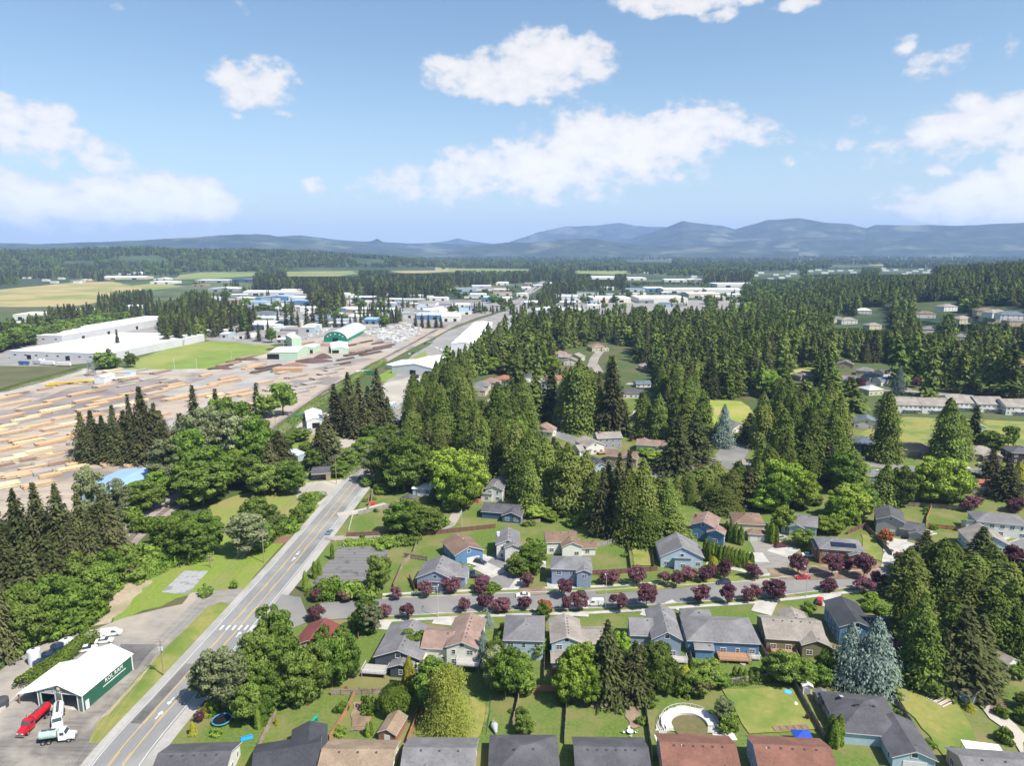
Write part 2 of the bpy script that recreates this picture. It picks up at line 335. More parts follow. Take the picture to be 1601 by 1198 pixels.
# ---- highway
HW = spline([G(150,1290),G(181,1198),G(316,1040),G(452,882),G(520,800),G(573,735),G(600,700)]+[(-80,440),(-70,520),(-52,620),(-30,800),(-6,1050),(22,1330),G(826,455),G(850,440),G(862,434)], 5)
hwz = zz(.005)
SHOULD = mat('shoulder', (.33,.315,.295), (.39,.37,.345), 1.2, c3=(.28,.27,.25), scale3=.06)
strip('highway', HW, 7.6, -8.6, hwz, SHOULD)
strip('highway', HW, 5.4, -5.6, zz(), mat('asphalt_hw', (.185,.183,.185), (.22,.217,.215), 1.5, c3=(.255,.25,.24), scale3=.06, stretch=(.03,2.2,.12)))
mk = zz()
for o_ in (5.1, -5.1): strip('road_marking', HW, o_+.07, o_-.07, mk, PAINT_W)
for o_ in (1.62, -1.62): strip('road_marking', HW[:110], o_+.1, o_-.1, mk, PAINT_Y)
for o_ in (1.25, -1.25): strip('road_marking', HW[:110], o_+.06, o_-.06, mk, PAINT_Y, dash=(3,1))
for i0, n_, o0, o1, m_ in ((6, 5, 4.6, 2.0, ASPH_DK), (30, 3, -2.0, -5.2, ASPH), (44, 6, 1.2, -1.2, ASPH), (58, 3, 5.0, 1.9, ASPH_DK), (22, 4, -5.0, -2.2, ASPH), (70, 5, -1.9, -5, ASPH)):
    strip('road_patch', HW[i0:i0+n_], o0, o1, mk-.0015, m_)
def near_idx(path, p): return min(range(len(path)), key=lambda i: (path[i]-Vector(p)).length)
def arrow(px, py, sgn):
    i = near_idx(HW, G(px, py)); t = (HW[i+1]-HW[i]).normalized(); n = Vector((-t.y, t.x)); c = Vector(G(px, py))
    q = lambda a, b: tuple(c+t*(a*sgn)+n*(b*sgn))+(mk+.006,)
    mb = MB(); mb.add([q(-1.6,-.12), q(.2,-.12), q(.2,.12), q(-1.6,.12)], [(0,1,2,3)])
    mb.add([q(.2,-.55), q(.2,.0), q(1.2,-.0), q(.9,-.5)], [(0,1,2,3)]); mb.add([q(.2,-.0), q(.2,.5), q(1.6,.1)], [(0,1,2)])
    tag(mb.build('road_marking', PAINT_W), kind='structure')
for a in ((249,1119,1),(267,1098,-1),(459,875,1),(466,866,-1),(373,993,1)): arrow(*a)
# crossing bars by the side street
for k in range(6):
    x = 344+k*9.5; a = Vector(G(x, 986)); b = Vector(G(x+6, 979)); d = (b-a).normalized(); n = Vector((-d.y, d.x))*.28
    tag(MB().add([(a+n).to_3d()+Vector((0,0,mk+.012)), (b+n).to_3d()+Vector((0,0,mk+.012)), (b-n).to_3d()+Vector((0,0,mk+.012)), (a-n).to_3d()+Vector((0,0,mk+.012))], [(0,1,2,3)]).build('road_marking', PAINT_W), kind='structure')
# ---- main side street with kerbs, verge and walks
ST = spline([G(425,975),G(500,958),G(580,952),G(700,946),G(820,941),G(930,938),G(1060,930),G(1180,922),G(1300,909),G(1400,902),G(1490,889),G(1560,872),G(1640,845)], 3)
SWIDTH = 5.4
rz = zz(.005)
sheet('side_street', wob([(440,930),(470,935),(480,962),(478,975),(420,1000),(395,1000),(420,960)], 3, .1), rz-.004, ASPH)
strip('side_street', ST[4:], SWIDTH, -SWIDTH, rz, ASPH)
CONCW = mat('walk_concrete', (.40,.385,.35), (.46,.445,.41), 1.2, c3=(.34,.33,.30), scale3=.3)
for s_ in (1, -1):
    strip('kerb', ST[10:], s_*SWIDTH, s_*(SWIDTH+.35), 0.1, CONCW, h=.2)
    strip('sidewalk', ST[10:], s_*(SWIDTH+2.1), s_*(SWIDTH+3.5), 0.1, CONCW, h=.15)
    strip('grass_verge', ST[10:], s_*(SWIDTH+.35), s_*(SWIDTH+2.1), 0.1, mat('verge', (.085,.14,.025), (.13,.175,.04), 1.3, c3=(.20,.175,.075), scale3=.12), h=.14)
# ---- lanes
def lane(name, P, w, m, kerb=False):
    p = spline([G(*q) for q in P], 3); z = zz(); strip(name, p, w/2, -w/2, z, m)
    if kerb:
        for s_ in (1, -1): strip('kerb', p, s_*w/2, s_*(w/2+.3), .06, CONCW, h=.16)
    return p
lane('lane', [(508,843),(560,841),(620,836),(690,828),(703,822),(722,790),(745,760)], 4.2, ASPH_OLD)
lane('lane', [(528,806),(565,800),(605,789)], 5, GRAVEL)
lane('court', [(790,930),(786,905),(778,880),(768,868)], 11, ASPH)
lane('court', [(1192,915),(1200,890),(1207,868),(1195,845)], 12, ASPH_OLD)
lane('residential_street', [(862,676),(900,690),(935,700),(985,712)], 9, ASPH, True)
lane('residential_street', [(1015,742),(1050,738),(1090,728),(1114,717)], 9, ASPH, True)
sheet('residential_street', wob([(1118,712),(1130,697),(1165,693),(1172,705),(1160,722),(1140,735),(1120,735)], 3, .5), zz(), ASPH)
lane('residential_street', [(1280,716),(1360,726),(1440,735),(1530,738),(1640,748)], 9, ASPH, True)
lane('residential_street', [(925,575),(930,560),(938,550)], 9, ASPH_OLD)
lane('residential_street', [(980,600),(1020,604),(1040,606)], 9, ASPH_OLD)
lane('residential_street', [(1340,612),(1420,612),(1500,618),(1640,612)], 9, ASPH_OLD)
lane('residential_street', [(670,655),(740,640),(830,600),(930,590),(930,570)], 8, ASPH_OLD)
# driveways down to the street
for P, w in (([(590,985),(600,968)],6),([(690,978),(700,960)],6),([(905,965),(905,950)],6),([(1050,950),(1062,945)],6),([(1010,965),(1020,950)],4),([(1190,960),(1200,940)],6),
    ([(1290,950),(1300,925)],6),([(870,925),(868,905)],6),([(1105,880),(1130,885),(1190,897)],4.5),([(1175,865),(1185,880)],8),([(1235,855),(1215,868)],8),([(1262,895),(1210,900)],5),([(1425,850),(1400,868),(1395,890)],7),([(750,885),(780,900)],7),([(730,870),(760,880)],9),([(820,905),(805,925)],5)):
    lane('driveway', P, w, CONCW)
# striped old slab beside the highway
sheet('paved_yard', [(530,857),(608,856),(604,880),(590,922),(484,919),(505,890)], zz(), mat('slab', (.135,.128,.128), (.19,.18,.178), .5, c3=(.10,.095,.09), scale3=.16, wave=('Y', .13, (.085,.08,.078,1), .35, 1.5), stretch=(0,.12,2.5), lo3=.56, hi3=.62))
# ---- yard patches
for m, P in ((LAWN2, [(925,1055),(990,1050),(1000,1095),(930,1095)]),(SOIL, [(885,1095),(900,1068),(985,1065),(1003,1120),(1000,1140),(985,1140),(975,1100),(935,1112),(900,1102)]),
    (SOIL, [(547,1145),(552,1100),(575,1098),(578,1140)]),(LAWN2, [(650,1150),(660,1100),(740,1090),(765,1110),(745,1160)]),(LAWN2, [(1130,1080),(1240,1075),(1290,1140),(1170,1150)]),
    (LAWN2, [(1395,1080),(1480,1080),(1545,1185),(1490,1198),(1440,1140)]),(LAWN2, [(985,850),(1018,848),(1025,885),(992,885)]),(LAWN2, [(1345,835),(1370,842),(1380,880),(1350,870)]),
    (CONCW, [(1385,842),(1420,845),(1395,868),(1380,862)]),(SOIL, [(1360,1090),(1300,1085),(1285,1095),(1300,1130)]),
    (CONCW, [(1024,1145),(1030,1120),(1060,1105),(1100,1110),(1125,1130),(1130,1150)]),(SOIL, [(1200,890),(1380,880),(1370,905),(1210,908)]),
    (LAWN2, [(930,925),(1000,915),(1120,905),(1180,900),(1185,908),(1000,925),(935,930)]),(SOIL, [(810,920),(850,918),(860,930),(812,932)]),
    (GRAVEL, [(1535,1080),(1601,1150),(1601,1190),(1575,1150),(1520,1095)])):
    sheet('yard_patch', wob(P, 5, .5), zz(), m)
# ---- railway
RW = spline([G(150,930),G(205,843),G(290,778)]+[(-147,330),(-148,430),(-145,540)]+[G(560,582),G(640,540),G(700,508),G(760,488),G(800,474),G(835,455),G(850,446)], 6)
strip('railway_bed', RW, 4.2, -4.2, .02, BALLAST, h=.35)
strip('railway_bed', RW, 8.5, 4.25, .03, mat('cinder', (.31,.28,.25), (.37,.335,.30), .8, c3=(.24,.22,.19), scale3=.06))
sl_ = MB()
for i in range(0, min(len(RW)-1, 120)):
    a = RW[i]; t = (RW[i+1]-a); n = Vector((-t.y, t.x)).normalized(); t.normalize()
    for k in range(8):
        c = a+t*(k*.75); p = [(c+n*s1*1.25+t*s2*.13).to_3d() for s1, s2 in ((-1,-1),(1,-1),(1,1),(-1,1))]
        b = [q+Vector((0,0,.34)) for q in p]; e = [q+Vector((0,0,.44)) for q in p]
        sl_.add(b+e, [(4,5,6,7),(0,1,5,4),(1,2,6,5),(2,3,7,6),(3,0,4,7)])
tk = empty('railway_track', (RW[0].x, RW[0].y, 0), 0, 'single railway track on pale ballast running past the log yard', 'railway track')
def under(parent, o):   # parent keeping world place
    o.parent = parent; o.matrix_parent_inverse = Matrix.Translation(-Vector(parent.location)) ; return o
o = sl_.build('sleepers', mat('sleeper_wood', (.10,.075,.06), (.15,.115,.09), 3)); under(tk, o); o['kind'] = 'stuff'
for s_ in (.75, -.75):
    o = strip('rail', RW, s_+.04, s_-.04, .44, RAILM, h=.16); del o['kind']; under(tk, o)
# gravel and brush seam beside
# ================================================================== HILLS
def fbm(x, y, seed=0, oct=5):
    r = np.zeros_like(x, dtype=float); a = 1.0; rg = np.random.default_rng(seed)
    for o in range(oct):
        for k in range(3):
            th = rg.uniform(0, 6.28); f = 2**o*rg.uniform(.8, 1.25); ph = rg.uniform(0, 6.28)
            r += a*np.sin((x*math.cos(th)+y*math.sin(th))*f+ph)/3
        a *= .55
    return r
def ridge(name, prof, r0, depth, m, seed, rough=.10, na=520, nr=44):
    """mountain ridge: crest read off along the bearing, real distance, slopes in front and behind"""
    xs = np.linspace(prof[0][0], prof[-1][0], na); ys = np.interp(xs, [p[0] for p in prof], [p[1] for p in prof])
    V = []; 
    jag = fbm(xs*.09, xs*0, seed, 4)*.7
    for j in range(nr):
        t = -1+2*j/(nr-1)      # -1 front foot .. 1 back foot
        for i in range(na):
            a, e = px_dir(xs[i], ys[i]+jag[i]*.35); e = math.radians(e); a = math.radians(a)
            crest = CAMH+r0*math.tan(e)
            rr = r0+t*depth*(1 if t < 0 else .6)
            V.append((rr*math.sin(a), rr*math.cos(a), crest, t))
    V = np.array(V); x, y, c, t = V.T
    k = 1/(depth*.28)
    n1 = 1-np.abs(fbm(x*k, y*k, seed+1, 5)); n2 = fbm(x*k*.4, y*k*.4, seed+2, 4)
    fall = np.clip(1-np.abs(t), 0, 1)
    shape = fall**(.95+.35*n2*.4)
    z = c*shape*(1-(.42+rough*1.6)*np.clip(1-fall, 0, 1)**.55*np.clip(np.abs(fbm(x*k*.9, y*k*.9, seed+7, 5))*1.1, 0, 1)) 
    edge = np.clip(np.minimum(1, fall*6), 0, 1)
    z = np.where(fall > 0, z, -3)*edge-3*(1-edge)
    ii = np.arange(na*nr).reshape(nr, na)
    F = np.stack([ii[:-1,:-1], ii[:-1,1:], ii[1:,1:], ii[1:,:-1]], -1).reshape(-1, 4)
    me = bpy.data.meshes.new(name); me.from_pydata(np.stack([x, y, z], 1).tolist(), [], F.tolist()); me.materials.append(m)
    me.polygons.foreach_set('use_smooth', [True]*len(me.polygons)); me.update()
    if me.polygons[len(F)//2].normal.z < 0: me.flip_normals()
    return tag(link(bpy.data.objects.new(name, me)), kind='structure')
WOODS = mat('mountain_woods', (.014,.028,.020), (.050,.070,.046), .004, c3=(.13,.14,.10), scale3=.0016, lo3=.55, hi3=.66, bump=1, bscale=.02)
WOODS2 = mat('near_hill_woods', (.022,.042,.016), (.045,.075,.026), .03, c3=(.065,.095,.035), scale3=.004, bump=1, bscale=.06)
ridge('mountains', [(-150,381),(0,379),(60,380),(120,378),(200,376),(300,370),(340,367),(400,364),(420,365),(440,369),(470,372),(520,379),(560,382),(600,386),(700,391)], 8800, 1700, WOODS, 1)
ridge('mountains', [(380,372),(430,368),(470,367),(520,373),(545,376),(575,377),(584,375),(590,372),(598,377),(640,380),(670,379),(700,379),(750,381),(790,380),(850,387)], 11500, 1500, WOODS, 2)
ridge('mountains', [(670,380),(692,376),(715,371),(742,376),(780,382)], 17000, 1200, WOODS, 3, na=160)
ridge('mountains', [(740,386),(790,380),(840,360),(885,349),(930,352),(970,346),(1010,351),(1040,352),(1100,358),(1160,370)], 15500, 1900, WOODS, 4)
ridge('mountains', [(900,389),(950,380),(990,370),(1040,352),(1068,341),(1100,346),(1130,350),(1150,356),(1180,347),(1200,340),(1250,336),(1290,343),(1330,346),(1355,352),(1370,346),(1420,347),(1500,349),(1601,346),(1750,344)], 12000, 3100, WOODS, 5, rough=.16)
ridge('mountains', [(700,391),(760,382),(800,378),(850,376),(880,372),(920,371),(950,376),(1000,382),(1080,385),(1150,383),(1250,388)], 8700, 1400, WOODS, 6)
# ================================================================== TREES
def leaf_mat(name, ca, cb, cc=None, hue=.5):
    """foliage: clump tint stored in the crown, per-tree variation, thin leaves that let light through"""
    m = bpy.data.materials.new(name); m.use_nodes = True; nt = m.node_tree; N = nt.nodes; L = nt.links; N.clear()
    out = N.new('ShaderNodeOutputMaterial'); at = N.new('ShaderNodeAttribute'); at.attribute_name = 'tint'
    oi = N.new('ShaderNodeObjectInfo')
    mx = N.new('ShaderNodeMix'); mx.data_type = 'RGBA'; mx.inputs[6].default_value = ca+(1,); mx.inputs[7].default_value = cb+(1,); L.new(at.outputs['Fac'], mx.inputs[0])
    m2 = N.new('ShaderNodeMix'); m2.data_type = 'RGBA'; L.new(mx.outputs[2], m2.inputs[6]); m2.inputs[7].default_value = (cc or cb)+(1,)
    r = N.new('ShaderNodeMath'); r.operation = 'MULTIPLY'; r.inputs[1].default_value = hue; L.new(oi.outputs['Random'], r.inputs[0]); L.new(r.outputs[0], m2.inputs[0])
    hs = N.new('ShaderNodeHueSaturation'); L.new(m2.outputs[2], hs.inputs['Color'])
    v = N.new('ShaderNodeMath'); v.operation = 'MULTIPLY'; v.inputs[1].default_value = 7.31; L.new(oi.outputs['Random'], v.inputs[0])
    fr = N.new('ShaderNodeMath'); fr.operation = 'FRACT'; L.new(v.outputs[0], fr.inputs[0])
    vr = N.new('ShaderNodeMapRange'); vr.inputs[3].default_value = .68; vr.inputs[4].default_value = 1.38; L.new(fr.outputs[0], vr.inputs[0]); L.new(vr.outputs[0], hs.inputs['Value'])
    d = N.new('ShaderNodeBsdfDiffuse'); t = N.new('ShaderNodeBsdfTranslucent'); s = N.new('ShaderNodeMixShader'); s.inputs[0].default_value = .22
    L.new(hs.outputs[0], d.inputs[0]); L.new(hs.outputs[0], t.inputs[0]); L.new(d.outputs[0], s.inputs[1]); L.new(t.outputs[0], s.inputs[2]); L.new(s.outputs[0], out.inputs[0])
    MATS[name] = m; return m
TRUNK = mat('bark', (.09,.065,.045), (.15,.11,.08), 3, obj=True, bump=.5)
LM = dict(
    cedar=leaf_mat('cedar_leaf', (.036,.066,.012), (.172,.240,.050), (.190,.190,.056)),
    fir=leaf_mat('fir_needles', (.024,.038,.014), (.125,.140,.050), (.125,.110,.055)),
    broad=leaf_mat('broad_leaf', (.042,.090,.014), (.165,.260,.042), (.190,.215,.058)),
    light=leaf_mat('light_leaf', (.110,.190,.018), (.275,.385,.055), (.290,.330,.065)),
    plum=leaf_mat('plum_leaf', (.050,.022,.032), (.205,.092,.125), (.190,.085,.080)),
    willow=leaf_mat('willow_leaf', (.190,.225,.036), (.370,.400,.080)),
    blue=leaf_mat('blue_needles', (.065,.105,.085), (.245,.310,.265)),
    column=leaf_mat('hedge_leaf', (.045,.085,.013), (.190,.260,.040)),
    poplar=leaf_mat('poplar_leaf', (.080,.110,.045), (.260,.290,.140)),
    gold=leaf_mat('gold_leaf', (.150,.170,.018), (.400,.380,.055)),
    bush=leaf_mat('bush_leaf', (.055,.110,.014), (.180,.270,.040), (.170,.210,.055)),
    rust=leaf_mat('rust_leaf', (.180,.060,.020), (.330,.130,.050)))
def quads(P, Nn, sz, tint, asp=1.5, T=None, jit=.55, rg=None):
    rg = rg or RNG; n = len(P)
    Nn = Nn+rg.normal(0, jit, (n, 3)); Nn /= np.linalg.norm(Nn, axis=1, keepdims=True)+1e-9
    if T is None: T = rg.normal(0, 1, (n, 3))
    T = T-Nn*(T*Nn).sum(1, keepdims=True); T /= np.linalg.norm(T, axis=1, keepdims=True)+1e-9
    B = np.cross(Nn, T); a = (sz*asp*.5)[:, None]; b = (sz*.5)[:, None]
    # pointed leaf spray: a kite
    V = np.stack([P-T*a, P+B*b*.9-T*a*.1, P+T*a*1.1, P-B*b*.9-T*a*.1], 1).reshape(-1, 3)
    return V, np.repeat(tint, 4)
def leaf_mesh(name, parts, m, extra=None, em=None):
    V = np.concatenate([p[0] for p in parts]); t = np.concatenate([p[1] for p in parts]); n = len(V)//4
    F = np.arange(4*n).reshape(-1, 4)
    ev, ef = (np.array(extra.v), extra.f) if extra else (np.zeros((0, 3)), [])
    me = bpy.data.meshes.new(name)
    nv = len(V)+len(ev); me.vertices.add(nv); me.vertices.foreach_set('co', np.concatenate([V, ev]).astype(np.float32).ravel())
    loops = F.ravel().tolist(); starts = list(range(0, 4*n, 4)); tot = 4*n
    for f in ef: starts.append(tot); loops += [i+len(V) for i in f]; tot += len(f)
    me.loops.add(len(loops)); me.loops.foreach_set('vertex_index', loops); me.polygons.add(len(starts)); me.polygons.foreach_set('loop_start', starts)
    me.materials.append(m)
    if ef: me.materials.append(em or TRUNK); me.polygons.foreach_set('material_index', [0]*n+[1]*len(ef))
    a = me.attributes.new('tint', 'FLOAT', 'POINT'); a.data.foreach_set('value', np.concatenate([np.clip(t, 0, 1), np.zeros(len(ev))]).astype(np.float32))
    me.update(); me.validate(); return me
def trunk_mb(h, r, limbs=0, spread=2.0, n=7):
    mb = MB(); z = 0; p = Vector((0, 0, -.2)); k = 4
    for i in range(k):
        q = Vector((random.uniform(-.12, .12)*h*.06, random.uniform(-.12, .12)*h*.06, h*(i+1)/k)); mb.cyl(p, q, r*(1-i/k*.85)+.02, r*(1-(i+1)/k*.85)+.02, n); p = q
    for i in range(limbs):
        a = random.uniform(0, 6.28); z0 = h*random.uniform(.25, .7); l = spread*random.uniform(.5, 1)
        mb.cyl((0, 0, z0), (math.cos(a)*l, math.sin(a)*l, z0+l*.7), r*.4, r*.1, 5)
    return mb
def gen_fir(H, Rr, nw, nb, sz, rg, droop=.35, kind='fir'):
    P = []; T = []; Nn = []; s = []; ti = []
    for w in range(nw):
        u = (w+.5)/nw; z = H*(.07+.93*u); r = Rr*(1-u)**.82*(.78+.44*rg.random())+.12
        k = max(4, int(nb*(1-u)**.6)); off = rg.random()*6.28
        for b in range(k):
            a = off+6.283*b/k+rg.normal(0, .22); rl = r*(.62+.5*rg.random()); m = max(2, int(rl/(sz*.62)))
            tb = rg.random()
            for j in range(m):
                f = (j+.6)/m; rr = rl*f
                P.append((math.cos(a)*rr, math.sin(a)*rr, z-droop*rr*f+.1*rr+rg.normal(0, .08)))
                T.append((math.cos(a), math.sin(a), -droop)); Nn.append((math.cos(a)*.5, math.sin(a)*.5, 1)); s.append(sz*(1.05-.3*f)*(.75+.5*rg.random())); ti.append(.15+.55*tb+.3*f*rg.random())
    P, T, Nn, s, ti = map(np.array, (P, T, Nn, s, ti))
    return quads(P, Nn, s, ti, 1.7, T+rg.normal(0, .4, T.shape), .35, rg)
def lump(a, u, rg, k=5, amp=1):
    r = 0
    for i in range(k):
        n = rg.integers(2, 8); r = r+np.sin(n*a+rg.random()*6.28+u*rg.uniform(-9, 9)*2)*rg.uniform(.4, 1)/k
    return r*amp
def gen_cone(H, Rr, n, sz, rg, prof, drape=1.0, z0=.04):
    u = rg.random(n)**.9; a = rg.random(n)*6.283
    st = rg.bit_generator.state; L1 = lump(a, u, rg, 6); 
    r = Rr*prof(u)*(1+.30*L1)*(1-.35*rg.random(n)**2.2)
    z = H*(z0+(1-z0)*u); P = np.stack([np.cos(a)*r, np.sin(a)*r, z], 1)
    Nn = np.stack([np.cos(a), np.sin(a), .55+u*0], 1); T = np.stack([np.cos(a)*.3, np.sin(a)*.3, -np.ones(n)*drape], 1)+rg.normal(0, .35, (n, 3))
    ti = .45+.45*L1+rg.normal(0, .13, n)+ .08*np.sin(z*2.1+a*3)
    return quads(P, Nn, sz*(.65+.7*rg.random(n))*(1-.45*u), ti, 1.7, T, .5, rg)
def gen_plume(H, Rr, nb, per, sz, rg, prof, z0=.04, droop=.5, rag=.34):
    """ragged conifer: unequal drooping boughs, each a plume of sprays"""
    out = []; ga = 2.399963; lean = rg.normal(0, .02, 2); side = rg.random()*6.28; sk = rg.uniform(0, .22)
    for i in range(nb):
        u = ((i+.5)/nb)**.85; a = i*ga+rg.normal(0, .5); ext = (1+rag*rg.normal(0, 1)*.8+sk*math.cos(a-side))
        r = max(.15, Rr*float(prof(np.array(u)))*np.clip(ext, .45, 1.5)); zt = H*(z0+(1-z0)*u)
        m = max(4, int(per*(.45+.75*r/Rr))); q = rg.random(m)**.55; t0 = rg.random()
        wdt = (.16+.22*q)*max(r, .6); off = rg.normal(0, 1, (m, 2)); ca, sa = math.cos(a), math.sin(a)
        rad = r*q; z = zt-droop*rad*q*.8+off[:, 1]*wdt*.45+.12*r
        P = np.stack([ca*rad-sa*off[:, 0]*wdt*.8+lean[0]*zt, sa*rad+ca*off[:, 0]*wdt*.8+lean[1]*zt, z], 1)
        N_ = np.tile(np.array([ca*.75, sa*.75, .75]), (m, 1)); T_ = np.stack([ca+0*q, sa+0*q, -.4-.8*q], 1)+rg.normal(0, .4, (m, 3))
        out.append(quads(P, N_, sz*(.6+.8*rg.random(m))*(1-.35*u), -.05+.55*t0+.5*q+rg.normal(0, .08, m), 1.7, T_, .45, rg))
    return out
def gen_round(H, Rr, n, sz, rg, ncl=42, base=.28, flat=1.0, top=1.0):
    """crown built of many unequal clumps spread through an ellipsoid"""
    out = []; hz_ = H*(1-base)/2; zc = H*base+hz_
    for c in range(ncl):
        th = rg.random()*6.283; ph = math.acos(rg.uniform(-.9, 1)); q = rg.uniform(.42, .86)
        cx, cy_, cz = Rr*q*math.sin(ph)*math.cos(th), Rr*q*math.sin(ph)*math.sin(th), zc+hz_*q*math.cos(ph)*top
        k_ = (45/ncl)**.33; cr = Rr*rg.uniform(.16, .40)*k_; m = int(n/ncl*(cr/Rr/.29/k_)**2)
        d = rg.normal(0, 1, (m, 3)); d[:, 2] = d[:, 2]*.9+.25; d /= np.linalg.norm(d, axis=1, keepdims=True)
        P = np.array([cx, cy_, cz])+d*cr*(1-.35*rg.random((m, 1))**2)*np.array([1, 1, .72*flat]); t0 = rg.uniform(.1, .9)
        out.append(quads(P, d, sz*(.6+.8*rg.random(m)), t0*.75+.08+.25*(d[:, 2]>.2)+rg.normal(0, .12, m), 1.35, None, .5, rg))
    return out
def gen_willow(H, Rr, n, sz, rg):
    a = rg.random(n)*6.283; q = rg.random(n)**.5; st = np.round(a*9)/9+rg.normal(0, .03, n); r = Rr*q*(1+.15*np.sin(st*7)); 
    top = H*(1-.55*(r/Rr)**2.2); ln = rg.random(n)*H*.55*(q**2); z = np.maximum(.5, top-ln)
    P = np.stack([np.cos(a)*r, np.sin(a)*r, z], 1); T = np.stack([np.cos(a)*.15, np.sin(a)*.15, -np.ones(n)], 1)
    return quads(P, np.stack([np.cos(a), np.sin(a), np.ones(n)*.5], 1), sz*(.6+.6*rg.random(n)), .5+.4*np.sin(st*11+r)+rg.normal(0, .1, n), 2.6, T, .35, rg)
cedarprof = lambda u: np.minimum(1, (u+.02)*7+.55)*np.clip(1-u, 0, 1)**.62*(.92+.08*np.cos(u*9))
colprof = lambda u: np.minimum(1, u*8+.6)*np.clip(1-u**3, 0, 1)**.6
ovalprof = lambda u: np.clip(np.sin(np.pi*np.clip(u*.93+.05, 0, 1)), 0, 1)**.55
V_ = {}   # kind -> list of (trunk mesh, crown mesh, nominal height, nominal radius)
def variant(kind, matk, parts, H, r, tr, th=None, limbs=0, sp=2):
    V_.setdefault(kind, []).append((trunk_mb(th or H*.8, tr, limbs, sp).mesh(kind+'_trunk', TRUNK), leaf_mesh(kind+'_crown', parts if isinstance(parts, list) else [parts], LM[matk]), H, r))
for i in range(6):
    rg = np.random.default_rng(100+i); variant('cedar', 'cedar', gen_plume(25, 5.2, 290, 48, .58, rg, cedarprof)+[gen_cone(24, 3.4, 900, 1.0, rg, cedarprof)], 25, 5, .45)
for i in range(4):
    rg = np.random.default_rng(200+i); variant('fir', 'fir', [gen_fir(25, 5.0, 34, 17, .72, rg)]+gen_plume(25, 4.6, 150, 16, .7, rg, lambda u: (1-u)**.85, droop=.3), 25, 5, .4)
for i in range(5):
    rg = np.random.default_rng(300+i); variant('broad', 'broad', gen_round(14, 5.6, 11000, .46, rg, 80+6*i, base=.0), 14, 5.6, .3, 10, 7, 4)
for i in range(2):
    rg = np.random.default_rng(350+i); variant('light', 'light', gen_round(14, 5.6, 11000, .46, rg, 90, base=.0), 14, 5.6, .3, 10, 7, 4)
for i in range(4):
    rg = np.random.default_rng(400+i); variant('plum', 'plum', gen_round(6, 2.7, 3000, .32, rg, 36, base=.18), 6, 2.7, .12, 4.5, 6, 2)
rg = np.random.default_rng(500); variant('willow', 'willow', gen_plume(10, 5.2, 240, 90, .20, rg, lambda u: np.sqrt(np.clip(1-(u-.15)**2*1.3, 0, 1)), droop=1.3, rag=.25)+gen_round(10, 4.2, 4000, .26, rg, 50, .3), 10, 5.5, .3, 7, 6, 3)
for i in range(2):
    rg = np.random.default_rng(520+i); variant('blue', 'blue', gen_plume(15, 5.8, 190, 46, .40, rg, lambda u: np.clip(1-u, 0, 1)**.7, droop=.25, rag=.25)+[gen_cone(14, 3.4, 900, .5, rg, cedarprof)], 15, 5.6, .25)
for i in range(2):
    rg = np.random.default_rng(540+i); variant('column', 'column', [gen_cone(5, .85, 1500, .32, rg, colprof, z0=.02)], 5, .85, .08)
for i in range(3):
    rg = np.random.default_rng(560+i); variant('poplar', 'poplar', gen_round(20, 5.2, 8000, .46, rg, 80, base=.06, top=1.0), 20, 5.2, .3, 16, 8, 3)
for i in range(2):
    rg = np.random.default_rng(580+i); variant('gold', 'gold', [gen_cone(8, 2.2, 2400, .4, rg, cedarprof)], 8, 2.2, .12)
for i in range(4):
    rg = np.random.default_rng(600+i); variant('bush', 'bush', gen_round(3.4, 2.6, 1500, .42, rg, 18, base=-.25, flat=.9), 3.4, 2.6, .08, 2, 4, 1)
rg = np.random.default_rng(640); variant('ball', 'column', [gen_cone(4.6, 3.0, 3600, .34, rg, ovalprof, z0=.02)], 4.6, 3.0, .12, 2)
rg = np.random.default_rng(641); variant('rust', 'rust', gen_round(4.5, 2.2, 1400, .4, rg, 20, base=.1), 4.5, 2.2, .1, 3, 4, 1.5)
# far variants: one mesh each, trunk and crown together
FAR = {}
for k, mk_, args in (('cedar', 'cedar', 0), ('fir', 'fir', 1), ('broad', 'broad', 2), ('light', 'light', 3)):
    for i in range(5):
        rg = np.random.default_rng(700+i*7+args)
        if k == 'cedar': ps = gen_plume(25, 4.8, 60, 15, 1.35, rg, cedarprof)+[gen_cone(23.5, 2.8, 120, 2.0, rg, cedarprof)]
        elif k == 'fir': ps = [gen_fir(25, 4.6, 17, 11, 1.4, rg)]+[gen_cone(23, 2.2, 150, 1.6, rg, cedarprof)]
        else: ps = gen_round(14, 5.6, 1100, 1.1, rg, 40, base=.05)
        FAR.setdefault(k, []).append((leaf_mesh(k+'_far', ps, LM[mk_], MB().cyl((0,0,-.3), (0,0,12), .35, .1, 5)), 25 if k in ('cedar', 'fir') else 14, 4.4 if k in ('cedar', 'fir') else 5.6))
KNAME = dict(cedar='cedar_tree', fir='fir_tree', broad='broadleaf_tree', light='maple_tree', plum='plum_tree', willow='willow_tree', blue='blue_spruce', column='columnar_evergreen', poplar='poplar_tree', gold='golden_conifer', bush='bush', ball='clipped_shrub', rust='russet_tree')
TREES = []    # (root, kind, x, y, h)
